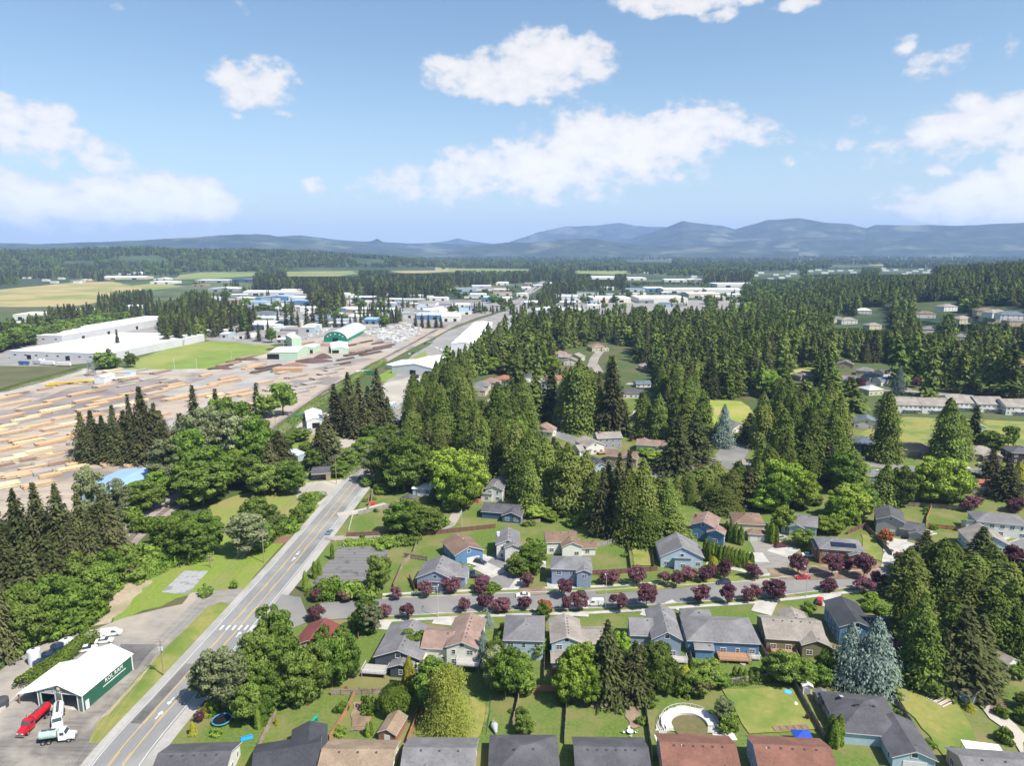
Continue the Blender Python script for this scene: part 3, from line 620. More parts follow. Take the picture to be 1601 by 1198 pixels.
def plant(kind, x, y, h, r=None, far=None, z=0.0):
    """one tree: Empty > trunk, crown (far away: one mesh)"""
    D = math.hypot(x, y); far = D > 430 if far is None else far
    if far and kind in ('cedar', 'fir', 'broad', 'light', 'poplar'):
        me, H0, R0 = random.choice(FAR['broad' if kind == 'poplar' else kind]); s = h/H0; rr = (r/R0) if r else s*random.uniform(.9, 1.15)
        o = inst(KNAME[kind], me, None, (x, y, z), random.uniform(0, 6.28), (rr, rr, s))
    else:
        tm, cm, H0, R0 = random.choice(V_[kind]); s = h/H0; rr = (r/R0) if r else s*random.uniform(.9, 1.12)
        o = empty(KNAME[kind], (x, y, z), random.uniform(0, 6.28)); o.scale = (rr, rr*random.uniform(.9, 1.1), s)
        inst('trunk', tm, o); inst('crown', cm, o)
    TREES.append([o, kind, x, y, h]); return o
def T(kind, px, yb, yt, wpx=None):
    if kind == 'plum': yt += (yb-yt)*random.uniform(0, .30); wpx = wpx*random.uniform(.68, 1.08) if wpx else None
    if kind == 'fir' and wpx and yb > 580: wpx *= 1.22; yt += (yb-yt)*.03
    x, y = G(px, yb); h = top_height(x, y, yt); s = scale_at(x, y, h/2)
    return plant(kind, x, y, max(1.0, h), None if wpx is None else wpx/2/s)
AB = dict(C='cedar', F='fir', D='broad', L='light', P='plum', W='willow', B='blue', A='column', T='poplar', G='gold', K='bush', O='ball', R='rust')
# kind, x, base row, top row, width (read off the photograph; turned into real places and metres)
NEAR = """
F 5 905 775 50;F 38 905 762 60;F 72 900 752 64;F 104 905 752 62;F 135 885 768 54;F 168 875 762 45;F 182 905 785 50;F 150 920 800 52;F 20 965 835 60;F 55 980 845 62;F 88 960 830 60;F 8 1030 890 50;F 118 925 815 56
D 128 940 862 72;D 88 990 890 84;D 55 1012 925 64;D 155 945 878 60;D 192 905 842 44;D 112 965 903 82;D 35 1000 905 60;D 175 920 850 50;D 70 1000 935 50
K 120 985 955 50;K 80 1000 972 44;K 150 962 938 44;K 165 928 905 46;K 215 905 885 50;K 232 890 868 44;K 30 1022 990 40;K 198 902 884 36
T 152 850 718 52;T 190 815 742 40;T 180 840 790 40;D 205 790 760 34;F 150 880 790 50;F 175 860 770 44
F 134 716 642 32;F 150 718 640 36;F 166 720 648 36;F 182 722 632 38;F 198 720 640 40;F 212 722 640 36;F 230 720 602 50;F 246 716 628 40;F 220 724 655 44;F 256 706 640 36;F 206 690 614 24;F 172 722 660 36;F 190 724 665 36;F 142 724 668 34
F 305 668 600 30;F 340 665 606 30;F 284 715 645 40;T 310 745 640 62;T 268 765 678 60;F 290 740 655 46;F 262 735 660 40
D 326 775 698 96;D 318 790 720 90;L 362 760 702 66;L 345 745 700 60;T 352 725 632 62;T 385 740 640 62;D 375 715 622 60;D 345 700 622 50;D 415 655 612 36;D 443 650 596 42;F 403 650 597 26;D 298 760 668 60;T 330 720 628 50;D 400 745 650 60;D 365 700 615 50;D 405 720 640 46
D 235 800 752 56;D 218 785 752 46;K 225 830 805 40;D 250 775 735 44;K 205 815 792 36;D 268 865 800 66;D 300 876 806 76;D 322 868 800 62;K 240 870 846 56;K 262 880 855 50;D 285 850 800 56;K 205 870 848 50;K 222 882 858 50;K 240 880 862 40
T 388 868 796 66;D 412 850 786 58;D 430 838 795 44;K 452 832 808 34;K 466 815 795 32;K 480 800 782 30;D 405 862 810 50
F 440 745 672 52;F 424 765 690 52;D 414 775 724 56;D 456 772 718 50;T 428 725 668 46;D 470 690 668 36;D 395 765 705 50;F 412 740 665 46;D 448 700 680 36;K 486 782 770 36;K 400 800 778 40
D 490 735 698 34;F 512 722 648 50;F 502 730 665 36;D 530 745 720 34;D 560 728 690 44;D 575 715 680 40;D 545 735 700 40;D 520 712 680 34;D 592 700 668 36;D 610 690 660 36;D 478 705 690 26;D 585 690 664 40
F 524 668 598 38;F 548 672 580 40;F 563 668 588 34;F 578 674 602 40;F 592 668 574 44;F 536 678 612 36;F 608 676 620 34;F 556 684 620 36;F 572 684 625 36
T 588 755 692 46;D 602 758 685 54;C 620 762 678 42;D 640 762 672 84;D 632 770 700 60;D 655 765 690 56;K 655 750 735 40;K 575 760 745 24;K 660 740 725 30;K 598 770 757 30
L 712 775 696 84;L 735 785 705 60;L 700 790 722 50;L 722 798 735 52;L 690 760 700 50;C 760 750 655 44;C 745 750 640 48;K 712 798 780 30
D 625 835 785 56;D 650 838 790 60;D 672 832 790 50;D 640 832 778 50;K 690 822 800 36;C 677 785 762 18;D 700 800 780 24
C 890 800 692 64;C 850 785 684 54;C 828 770 672 56;C 808 765 660 54;C 912 795 705 50;C 785 750 655 46;C 870 775 690 50;F 865 778 682 40
C 905 672 562 60;F 862 660 570 50;F 957 675 562 52;C 838 660 575 44;C 818 665 590 40;C 885 668 575 40;C 1010 685 618 40;C 1028 690 615 34;F 1056 738 648 58;F 1085 722 640 54;C 1070 700 620 50;C 1000 660 612 26
B 1130 700 632 36;F 1172 690 645 40;C 1190 700 612 40;C 1100 690 610 40;C 1062 690 632 40
F 965 830 705 46;F 950 825 720 50;C 1002 840 716 56;C 985 845 735 50;C 1040 840 752 50;C 1020 845 790 56;C 1055 850 795 50;C 1035 812 745 50;F 978 840 700 36;C 1000 850 790 50;F 940 835 730 40;C 1095 770 728 56;C 1120 795 755 48;C 1075 775 740 40;C 1115 760 722 46;C 1130 800 760 44;C 1140 790 735 50;C 1155 785 722 50;F 1170 790 730 46;C 1185 790 720 40;F 1150 770 720 40
D 850 810 790 32;D 880 808 780 30;L 838 812 792 30;D 925 815 790 34;K 910 818 802 24;K 895 822 808 26;L 862 815 800 26;K 975 842 830 20;L 855 795 775 40
R 1048 668 655 28;P 1036 650 640 20;R 1040 640 628 24;P 1095 752 722 26;K 1010 712 700 36;L 1035 720 706 46;K 945 680 666 20;P 988 690 680 12
C 1205 780 700 60;C 1225 740 640 56;C 1262 745 640 60;C 1240 700 620 50;C 1300 730 640 50;C 1275 720 625 50;C 1306 712 618 46;F 1295 745 690 50;C 1385 720 612 50;C 1250 760 680 56;C 1285 690 615 46
C 1480 720 622 54;F 1520 700 632 40;D 1545 710 672 50;T 1575 705 660 26;C 1500 716 650 40
L 1215 790 715 62;L 1240 790 722 56;L 1255 795 735 50;D 1210 800 742 54;L 1195 800 760 46;D 1275 790 770 24;L 1325 815 755 66;D 1345 805 755 52;L 1312 825 772 50;D 1350 800 765 50;D 1315 770 700 60;C 1330 760 700 60;C 1380 790 725 44;D 1408 792 722 48;D 1398 790 740 40;L 1470 785 710 80;L 1455 788 720 60;D 1490 780 730 60;D 1480 790 742 50;L 1440 780 725 40
F 1550 750 702 36;F 1575 780 724 52;F 1565 775 735 44;P 1510 798 770 36;P 1590 800 772 36;G 1592 750 722 24;L 1225 830 792 40;L 1295 832 805 54;D 1255 855 825 40;P 1525 795 775 24;P 1582 802 778 24;R 1385 850 828 24;G 1268 860 848 16
F 1440 905 828 60;C 1445 925 850 80;C 1420 935 860 70;C 1465 935 845 70;C 1490 925 850 60;F 1530 905 822 70;C 1545 930 850 80;C 1520 935 865 70;C 1570 950 880 70;C 1595 950 870 60;C 1500 990 890 80;C 1540 1000 900 84;C 1575 1010 905 70;C 1605 1020 920 60
C 1450 1072 976 66;F 1500 1075 945 84;C 1480 1045 940 70;F 1525 1060 960 66;C 1555 1020 930 70;C 1585 1030 950 56;C 1430 1050 925 70;C 1425 1010 900 60;C 1410 1020 910 50;F 1475 1078 985 44;F 1518 1078 1000 50
B 1325 1070 974 66;B 1362 1078 966 80;D 1295 1065 1015 40;P 1386 1045 985 34;P 1380 1030 990 24;L 1395 1065 1042 30;D 1225 1068 1018 56;D 1250 1072 1030 48;D 1210 1062 1020 44;D 1280 1070 1035 40;K 1270 1065 1040 36
P 1115 905 880 24;P 1132 905 872 28;P 1177 905 878 28;P 1247 900 866 32;P 1300 902 862 40;P 1325 895 868 24;P 1350 905 862 36;P 1410 890 858 40;P 1478 895 852 42;P 1582 895 852 50;P 1552 880 855 36;P 1465 890 862 30
P 1210 938 900 38;P 1296 925 902 28;P 1350 928 895 38;P 1382 925 890 32;P 1370 918 893 30;P 1175 942 905 32;P 1137 945 905 32;P 1095 945 910 32;P 1057 920 880 26;P 1075 908 880 30;P 1100 910 882 26;P 1038 915 885 20
P 1010 952 910 40;P 967 955 920 34;P 952 915 884 34;P 995 915 884 30;P 905 955 925 34;P 820 955 925 32;P 785 958 928 36;P 760 955 922 30;P 725 958 930 30;P 825 918 895 30;P 882 935 900 30;P 885 958 930 24
P 705 928 892 38;P 755 922 894 32;P 665 935 905 34;P 620 938 912 28;P 637 970 938 32;P 495 972 945 28;P 540 942 920 24;P 495 942 918 22;P 602 968 940 24;P 560 965 950 20;P 752 930 905 26
D 575 988 935 50;T 580 992 940 40;D 560 985 955 34;R 852 965 938 24;D 848 972 942 26
D 430 1040 940 64;D 410 1075 975 70;D 445 1080 985 76;D 395 1095 1010 56;D 470 1100 1010 70;D 500 1085 1000 60;D 520 1075 985 60;D 545 1060 990 46;T 345 1105 1005 70;T 325 1100 1030 56;T 365 1112 1020 60;D 420 1110 1040 60;D 390 1130 1070 56;D 410 1125 1080 50;D 505 1060 975 44;D 535 1010 975 30;D 480 1060 1010 50;T 380 1080 1010 50;D 450 1100 1050 60;K 335 1118 1095 20
A 412 1135 1100 10;A 404 1140 1108 9;G 640 1080 1026 30;O 617 1115 1072 50;D 680 1105 1030 70;D 672 1088 1028 56;W 700 1140 1040 84;D 790 1090 1010 66;T 778 1080 1010 50;B 756 1040 985 28;B 763 978 958 20;D 640 1022 985 34;D 655 1022 985 34;D 790 1015 988 36;D 838 1025 995 40;D 810 1060 1020 50;D 775 1060 1000 40;D 820 1085 1050 40;K 575 1115 1090 30;A 668 1100 1070 10;A 580 1150 1128 8;A 575 1152 1130 8
L 905 1092 1000 64;L 890 1100 1030 56;L 920 1100 1040 50;L 895 1062 1015 40;F 948 1090 968 68;F 935 1085 1000 50;F 990 1090 1000 60;D 1022 1085 1000 64;D 1045 1085 1025 40;F 1000 1085 1005 50;D 985 1080 1010 40;L 970 1040 985 34;K 1010 1098 1075 36;G 1070 1070 1040 34;D 1105 1072 1030 50;D 1090 1085 1050 44;P 1096 1088 1058 30;L 1085 1068 1048 30;K 1065 1085 1062 36;D 1120 1075 1050 40;T 1132 1130 1090 34;K 1140 1140 1115 36;D 820 1150 1115 38;K 818 1120 1105 24
D 830 895 850 50;D 812 900 865 44;D 835 880 840 40;K 765 925 912 30;D 718 850 838 20;D 710 890 880 30;K 700 910 898 30
D 590 925 865 40;D 600 905 868 30;K 575 935 912 40;K 505 935 910 36;K 520 930 905 44;K 545 935 908 40;K 560 930 908 36;A 520 875 850 7;A 500 900 875 8;A 492 905 878 8;A 478 925 893 9;K 495 938 922 26;K 640 850 838 34;K 620 850 838 40;K 600 855 842 34
K 323 930 914 22;K 367 920 906 14;G 302 1150 1128 14;P 312 1130 1112 18;G 325 1118 1098 22;K 338 1150 1140 20
A 1120 880 850 10;A 1126 882 852 10;A 1132 883 853 10;A 1138 884 854 10;A 1144 885 856 10;A 1150 886 858 10;A 1156 887 859 10;A 1162 888 861 10;A 1168 889 863 10;A 1174 890 864 10;A 1108 878 845 10;A 1114 879 848 10;A 1102 876 842 10
A 1340 822 800 9;A 1206 850 818 12;A 1200 848 820 10;A 1212 851 822 10;A 1135 845 815 9;A 1142 848 815 9;A 1150 850 818 9;A 1158 852 822 9;G 1115 890 870 24;G 1172 890 872 22
C 1452 620 534 36;C 1402 602 525 38;C 1425 598 520 40;C 1500 614 545 36;C 1545 617 540 52;C 1578 622 538 46;C 1330 642 590 42;C 1300 652 585 50;C 1262 656 594 44;C 1383 657 613 32;B 1403 617 571 24;F 1290 600 545 30;C 1475 600 535 36;P 1345 612 588 26;P 1330 604 584 18;P 1432 606 588 20;P 1462 602 580 20;P 1405 606 590 18;P 1490 560 545 14;P 700 640 622 18;P 832 640 622 22;P 815 620 606 16;L 1105 560 538 30;L 1120 556 536 26;P 1212 600 584 16;A 1080 1050 1030 8;A 1148 1062 1042 8;A 1156 1064 1044 8;A 1165 1065 1046 8;A 1173 1066 1048 8;A 1184 1066 1050 8;A 1095 1062 1045 8;A 1298 1162 1118 16;A 1310 1165 1118 16;A 1304 1168 1125 16;A 1072 1062 1040 9
K 1570 1160 1138 28;G 1515 1110 1098 20;K 1565 1120 1105 20;K 790 990 975 20;K 860 1010 990 24;G 1270 860 850 14;K 725 985 970 20;D 1590 1060 1040 30;D 1600 1110 1085 30;K 1600 1130 1110 30
D 1460 1090 1065 30;K 1410 1070 1050 30;K 1330 960 945 20;K 1360 955 940 22;K 1378 960 945 22;L 1362 945 925 24;K 1265 955 942 20
C 170 575 545 24;D 160 578 550 26;D 178 577 552 22;F 185 548 515 16;F 448 512 470 14;F 458 514 465 16;F 466 512 485 12;F 480 513 478 18;F 490 512 476 18;F 502 513 474 18;F 510 512 480 14;F 524 512 488 12;F 535 512 492 10;F 548 512 494 10;F 556 512 486 12;F 564 512 488 12;F 584 481 462 10;F 592 481 458 12;F 600 481 460 12;F 608 481 464 12;F 650 513 492 12;F 660 513 490 12;F 670 513 492 12;F 682 513 494 12;D 600 512 494 20;F 690 513 496 10;F 405 534 505 14;F 420 530 498 12;D 425 536 512 18;F 388 530 512 12;F 435 512 480 10;D 205 575 548 20"""
FIR_HARD = True
def plant_near():
    for row in NEAR.strip().replace('\n', ';').split(';'):
        if row.strip():
            k, *v = row.split(); T(AB[k], *[float(q) for q in v])
plant_near()
# ---- woods: candidate spots inside outlines, kept off everything the photograph shows open
def inside(x, y, poly):
    c = False; j = len(poly)-1
    for i in range(len(poly)):
        xi, yi = poly[i]; xj, yj = poly[j]
        if (yi > y) != (yj > y) and x < (xj-xi)*(y-yi)/(yj-yi)+xi: c = not c
        j = i
    return c
KEEP = []     # photo rectangles that stay open
for r_ in """740 765 645 655;735 590 765 625;815 590 850 620;855 590 885 625;775 585 800 600;920 535 955 555;925 555 945 580;870 548 925 572;890 545 905 565;965 540 990 560;970 600 1010 625;985 630 1025 660;945 610 975 625;970 570 1020 600;870 640 895 670;835 655 870 680;860 675 1000 700;900 690 1010 735;995 680 1045 710;1020 695 1165 745;1095 625 1200 660;1140 648 1168 680;1178 655 1205 685;1165 705 1175 735;1210 560 1215 590;1240 575 1275 605;1235 575 1250 590;1305 560 1330 575;1310 568 1400 625;1390 608 1601 650;1400 575 1440 610;1395 655 1601 700;1330 672 1372 712;1388 685 1465 720;1505 685 1555 725;1300 715 1560 740;1345 480 1390 515;1300 495 1345 512;1430 472 1470 500;1465 470 1500 490;1490 490 1520 505;1530 478 1601 505;1440 508 1470 520;1495 520 1510 530;1585 555 1601 575;1160 600 1175 615;1350 650 1375 660;1240 600 1255 612;1275 715 1300 750;640 745 700 780;735 735 800 815;830 820 950 870""".split(';'):
    a = [float(q) for q in r_.split()]; KEEP.append((a[0], a[1], a[2], a[3]))
def hides(x, y, h, w, pad=0):
    px, yb = PXY(x, y, 0); _, yt = PXY(x, y, h*.93); s = scale_at(x, y); hw = w*s*.5
    for (a, b, c, d) in KEEP:
        if px+hw > a and px-hw < c and yt < d and yb > b: return True
    return False
KV = [tuple(float(v) for v in r_.split()) for r_ in '450 421 560 432;470 418 690 422;610 421 712 427;285 425 400 432;165 430 190 436;0 450 120 475;120 442 230 452;230 441 330 452;700 420 830 422.5;900 424 985 428;1180 424 1250 436;1265 421 1345 428;1375 420 1460 429;560 408 600 411;980 407 1050 410;1300 414 1380 417;100 408 150 411;30 436 130 443;380 456 470 462;330 436 395 442;925 430 960 437;980 432 1100 440;1000 445 1160 460'.split(';')]
def allowed(x, y, w, zb=None):
    zb = right_hill(x, y) if zb is None else zb; px, yb = PXY(x, y, zb); hw = scale_at(x, y)*w*.5; m = 99
    for (a, b, c, d) in (KEEP if y < 1900 else [])+(KV if y > 900 else []):
        if px+hw > a and px-hw < c and yb > b:
            if yb <= d: return 0
            m = min(m, top_height(x, y, d+(1 if y < 900 else 0))-zb)
    return m
FOREST = [[(612,708),(640,655),(690,610),(700,575),(750,545),(860,515),(1100,508),(1140,500),(1205,474),(1330,445),(1601,436),(1900,432),(1900,620),(1480,622),(1350,615),(1300,640),(1330,740),(1200,780),(1050,800),(930,830),(830,815),(800,750),(740,745),(660,742)]]
FO = [G(*p) for p in FOREST[0]]
def right_hill(x, y):
    """gentle rise on the right"""
    a = math.degrees(math.atan2(x, y)); D = math.hypot(x, y)
    f = max(0, min(1, (a-22)/16))*max(0, min(1, (D-700)/900))*max(0, min(1, (3600-D)/1200)); f = f*f*(3-2*f); return 46*f
occ = [(t[2], t[3]) for t in TREES]
occg = {}
def ok_space(x, y, r):
    k = (int(x//12), int(y//12))
    for i in (-1, 0, 1):
        for j in (-1, 0, 1):
            for (a, b) in occg.get((k[0]+i, k[1]+j), ()):
                if (a-x)**2+(b-y)**2 < r*r: return False
    return True
def put(x, y): occg.setdefault((int(x//12), int(y//12)), []).append((x, y))
for t in occ: put(*t)
far_pts = {k: [] for k in ('cedar', 'fir', 'broad', 'light')}
cands = []
def on_road(x, y): return any(abs(p.y-y) < 14 and abs(p.x-x) < 14 for p in HW)
def try_forest():
    xs = [p[0] for p in FO]; ys = [p[1] for p in FO]
    y = min(ys)
    while y < 2300:
        step = 7.6 if y < 520 else 8.6 if y < 900 else 11 if y < 1500 else 14
        w = y*.85+60; x = -60
        while x < w:
            X = x+random.uniform(-.45, .45)*step; Y = y+random.uniform(-.45, .45)*step; x += step
            if not inside(X, Y, FO) or (Y < 1300 and X < 40 and on_road(X, Y)): continue
            n = math.sin(X*.021+1.3)*math.cos(Y*.017)+.5*math.sin(X*.05+Y*.043); q = random.random()
            a_px = PXY(X, Y)[0]
            if 1080 < a_px < 1270 and 950 < Y < 1750 and n > -.6 and q < .75: k = 'light'
            elif n > .8 and q < .6: k = 'light' if q < .25 else 'broad'
            elif q < .10: k = 'broad'
            elif q < .15 and Y > 380: k = 'light'
            elif q < .27: k = 'fir'
            else: k = 'cedar'
            h = random.triangular(17, 36, 29) if k in ('cedar', 'fir') else random.uniform(11, 20)
            if Y > 450 and k in ('cedar',): h *= random.uniform(.95, 1.12)
            if Y < 360: h *= .85
            h = min(h, allowed(X, Y, 7))
            if h < 7: continue
            if not ok_space(X, Y, step*.72): continue
            put(X, Y); cands.append((math.hypot(X, Y), k, X, Y, h))
        y += step
try_forest()
cands.sort()
lim = dict(cedar=298, fir=0, broad=290, light=290)
cnt = {k: sum(1 for t in TREES if t[1] == k) for k in lim}; lim['fir'] = 290
for D, k, X, Y, h in cands:
    near_ok = cnt.get(k, 0) < lim[k] and D < 900
    if near_ok: cnt[k] += 1; plant(k, X, Y, h, h*random.uniform(.19, .30) if k in ('cedar', 'fir') else h*random.uniform(.38, .52), z=right_hill(X, Y), far=D > 760)
    else: far_pts[k].append((X, Y, right_hill(X, Y), h))
# ---- distant woods, belts and blocks (stuff)
def belt(poly, step, kinds, h0, h1, zf=None, jit=.5, gap=0.0, terr=None):
    P = [G(*p) for p in poly]; xs = [p[0] for p in P]; ys = [p[1] for p in P]; y = min(ys)
    while y < max(ys):
        x = min(xs)
        while x < max(xs):
            X = x+random.uniform(-jit, jit)*step; Y = y+random.uniform(-jit, jit)*step; x += step
            if not inside(X, Y, P): continue
            if gap and math.sin(X*.011+Y*.004)+math.sin(Y*.013-X*.006+2)+random.uniform(-.6, .6) < gap*2-2: continue
            hh = min(random.uniform(h0, h1), allowed(X, Y, 8))
            if hh > 6: far_pts[random.choice(kinds)].append((X, Y, terr(X, Y) if terr else 0, hh))
        y += step
CF = ['fir', 'fir', 'cedar']; MX = ['fir', 'cedar', 'fir', 'fir', 'cedar', 'broad']
belt([(395,443),(430,438),(560,433),(640,432),(720,434),(700,462),(640,468),(560,462),(480,462),(400,458)], 15, CF, 22, 34)
belt([(480,476),(500,470),(535,472),(540,488),(505,490)], 12, CF, 26, 36)
belt([(0,447),(60,443),(165,440),(200,436),(170,430),(0,432)], 22, CF, 20, 30)
belt([(-200,432),(0,434),(0,450),(-200,450)], 22, CF, 20, 30)
belt([(250,502),(300,470),(400,500),(398,520),(330,528),(290,540),(255,545)], 12, CF, 20, 30)
belt([(0,535),(80,520),(190,498),(205,504),(120,525),(0,553),(-80,560),(-80,545)], 10, ['broad','broad','cedar'], 13, 19)
belt([(0,520),(40,515),(62,508),(60,520),(0,530)], 12, MX, 16, 24)
belt([(70,508),(100,500),(190,495),(250,485),(250,500),(190,505),(100,515)], 12, CF, 20, 28)
belt([(150,478),(200,470),(240,462),(235,475),(160,490)], 14, CF, 18, 28)
belt([(700,440),(760,436),(880,432),(980,433),(1130,435),(1180,436),(1180,444),(1000,446),(960,440),(900,444),(850,440),(720,450)], 17, CF, 20, 30)
belt([(860,446),(960,442),(985,452),(930,456),(900,462),(870,458)], 15, CF, 18, 26)
belt([(840,485),(850,450),(866,450),(880,470),(850,490)], 11, CF, 12, 20)
belt([(985,444),(1210,446),(1200,452),(1000,450)], 14, ['broad','cedar'], 8, 13)
belt([(1180,438),(1300,436),(1601,428),(1800,428),(1800,436),(1340,445),(1200,470),(1150,470),(1170,450)], 15, MX, 14, 24, terr=right_hill)
belt([(1320,470),(1420,448),(1601,440),(1900,438),(1900,540),(1601,520),(1340,508)], 12, ['cedar','cedar','fir','broad'], 12, 20, terr=right_hill)
belt([(560,490),(615,492),(640,505),(600,508),(560,500)], 14, CF, 14, 22)
for _ in range(150):
    q = random.choice([(300,1180,446,505)]); x_ = random.uniform(q[0], q[1]); y_ = random.uniform(q[2], q[3])
    if 560 < x_ < 800 and y_ > 495: continue
    X, Y = G(x_, y_)
    for k in range(random.randint(1, 5)): far_pts[random.choice(('fir', 'fir', 'cedar', 'broad'))].append((X+random.uniform(-14, 14), Y+random.uniform(-14, 14), 0, random.uniform(9, 20)))
# mid-valley woods: thinned by open land
vz = 0
belt([(-300,422),(0,424),(200,424),(420,420),(450,424),(440,432),(300,431),(200,432),(0,434),(-300,436)], 30, MX, 18, 28, gap=.35)
belt([(430,417),(700,412),(1000,414),(1250,416),(1600,420),(1900,420),(1900,432),(1300,438),(1180,437),(1000,431),(700,430),(620,430),(430,424)], 30, MX, 18, 30, gap=.5)
belt([(-500,408),(0,409),(430,412),(700,407),(1000,408),(1600,409),(2100,409),(2100,420),(1250,417),(1000,414),(700,412),(430,417),(200,424),(-400,423)], 46, MX, 18, 30, gap=.55)
belt([(-900,402),(0,402),(700,401),(1600,401),(2600,401),(2400,409),(1600,409),(700,407),(430,411),(0,408),(-700,408)], 80, MX, 20, 34, gap=.5)
def near_hill():
    """wooded low hill on the left, real terrain"""
    prof = [(-420,386),(-100,388),(60,390),(170,387),(230,384),(300,386),(380,388),(450,391),(520,394),(600,399),(680,408)]
    na, nr = 150, 36; V = []; r0, dep = 4500, 1000
    xs = np.linspace(prof[0][0], prof[-1][0], na); ys = np.interp(xs, [p[0] for p in prof], [p[1] for p in prof])
    HH = np.zeros((nr, na)); XY = np.zeros((nr, na, 2))
    for i in range(na):
        a, e = px_dir(xs[i], ys[i]); c = max(0, CAMH+r0*math.tan(math.radians(e))-22)
        for j in range(nr):
            t = -1+2*j/(nr-1); rr = r0+t*dep; a_ = math.radians(a); x, y = rr*math.sin(a_), rr*math.cos(a_)
            f = max(0, 1-abs(t)**1.5); z = c*f*(1+.10*math.sin(x*.004+y*.003)*math.sin(y*.005))
            HH[j, i] = z if f > 0 else -2; XY[j, i] = (x, y)
    ii = np.arange(na*nr).reshape(nr, na); F = np.stack([ii[:-1,:-1], ii[:-1,1:], ii[1:,1:], ii[1:,:-1]], -1).reshape(-1, 4)
    me = bpy.data.meshes.new('hill'); me.from_pydata(np.concatenate([XY, HH[..., None]+.2], -1).reshape(-1, 3).tolist(), [], F.tolist()); me.materials.append(WOODS2)
    me.polygons.foreach_set('use_smooth', [True]*len(me.polygons)); me.update()
    if me.polygons[10].normal.z < 0: me.flip_normals()
    tag(link(bpy.data.objects.new('hill', me)), kind='structure')
    for _ in range(9000):
        i = random.random()*(na-1.01); j = random.random()**1.2*(nr*.62); i0, j0 = int(i), int(j); u, v = i-i0, j-j0
        b = lambda A: A[j0, i0]*(1-u)*(1-v)+A[j0, i0+1]*u*(1-v)+A[j0+1, i0]*(1-u)*v+A[j0+1, i0+1]*u*v
        p = b(XY); z = b(HH)
        if math.sin(p[0]*.006)+math.sin(p[1]*.007+p[0]*.002) > 1.55: continue
        hh = min(random.uniform(18, 30), allowed(p[0], p[1], 10, z))
        if hh > 8: far_pts[random.choice(MX)].append((p[0], p[1], z, hh))
near_hill()
def hill_right():
    na, nr = 60, 50; V = []
    for j in range(nr):
        for i in range(na):
            a = R(20+30*i/(na-1)); D = 650+3100*j/(nr-1); x, y = D*math.sin(a), D*math.cos(a); h = right_hill(x, y); V.append((x, y, h-.3 if h < .5 else h))
    ii = np.arange(na*nr).reshape(nr, na); F = np.stack([ii[:-1,:-1], ii[:-1,1:], ii[1:,1:], ii[1:,:-1]], -1).reshape(-1, 4)
    me = bpy.data.meshes.new('hill'); me.from_pydata(V, [], F.tolist()); me.materials.append(WOODS2); me.polygons.foreach_set('use_smooth', [True]*len(me.polygons)); me.update()
    if me.polygons[10].normal.z < 0: me.flip_normals()
    tag(link(bpy.data.objects.new('hill', me)), kind='structure')
hill_right()
def scatter(name, pts, src_list):
    """ONE woodland object: points that carry a tree each (geometry nodes)"""
    c = bpy.data.collections.new(name+'_kinds')
    for i, (me, H0, R0) in enumerate(src_list): c.objects.link(bpy.data.objects.new('tree_source', me))
    P = np.array(pts); me = bpy.data.meshes.new(name); me.vertices.add(len(P)); me.vertices.foreach_set('co', P[:, :3].astype(np.float32).ravel())
    sc = me.attributes.new('sc', 'FLOAT_VECTOR', 'POINT'); H0 = src_list[0][1]; k = P[:, 3]/H0; w = k*RNG.uniform(1.0, 1.65, len(k))
    sc.data.foreach_set('vector', np.stack([w, w, k], 1).astype(np.float32).ravel())
    rt = me.attributes.new('rt', 'FLOAT_VECTOR', 'POINT'); rt.data.foreach_set('vector', np.stack([w*0, w*0, RNG.uniform(0, 6.28, len(w))], 1).astype(np.float32).ravel())
    me.update(); o = link(bpy.data.objects.new(name, me)); tag(o, kind='stuff')
    ng = bpy.data.node_groups.new(name, 'GeometryNodeTree'); ng.interface.new_socket('Geometry', in_out='INPUT', socket_type='NodeSocketGeometry'); ng.interface.new_socket('Geometry', in_out='OUTPUT', socket_type='NodeSocketGeometry')
    N = ng.nodes; L = ng.links; gi = N.new('NodeGroupInput'); go = N.new('NodeGroupOutput'); ip = N.new('GeometryNodeInstanceOnPoints'); ci = N.new('GeometryNodeCollectionInfo')
    ci.inputs[0].default_value = c; ci.inputs['Separate Children'].default_value = True; ci.inputs['Reset Children'].default_value = True
    a1 = N.new('GeometryNodeInputNamedAttribute'); a1.data_type = 'FLOAT_VECTOR'; a1.inputs[0].default_value = 'sc'
    a2 = N.new('GeometryNodeInputNamedAttribute'); a2.data_type = 'FLOAT_VECTOR'; a2.inputs[0].default_value = 'rt'
    mp = N.new('GeometryNodeMeshToPoints'); mp.inputs['Radius'].default_value = .01
    L.new(gi.outputs[0], mp.inputs[0]); L.new(mp.outputs[0], ip.inputs['Points']); L.new(ci.outputs[0], ip.inputs['Instance']); ip.inputs['Pick Instance'].default_value = True
    L.new(a1.outputs['Attribute'], ip.inputs['Scale']); L.new(a2.outputs['Attribute'], ip.inputs['Rotation']); L.new(ip.outputs[0], go.inputs[0])
    md = o.modifiers.new('trees', 'NODES'); md.node_group = ng; return o
for k, nm in (('cedar','distant_cedar_wood'), ('fir','distant_fir_wood'), ('broad','distant_broadleaf_wood'), ('light','distant_maple_wood')):
    if far_pts[k]: o = scatter(nm, far_pts[k], FAR[k]); tag(o, 'mass of distant %s trees filling the woods and valley beyond the houses' % dict(cedar='cedar', fir='dark fir', broad='green broadleaf', light='pale green maple')[k], 'forest')
print('TREES', len(TREES), {k: len(v) for k, v in far_pts.items()}, cnt)
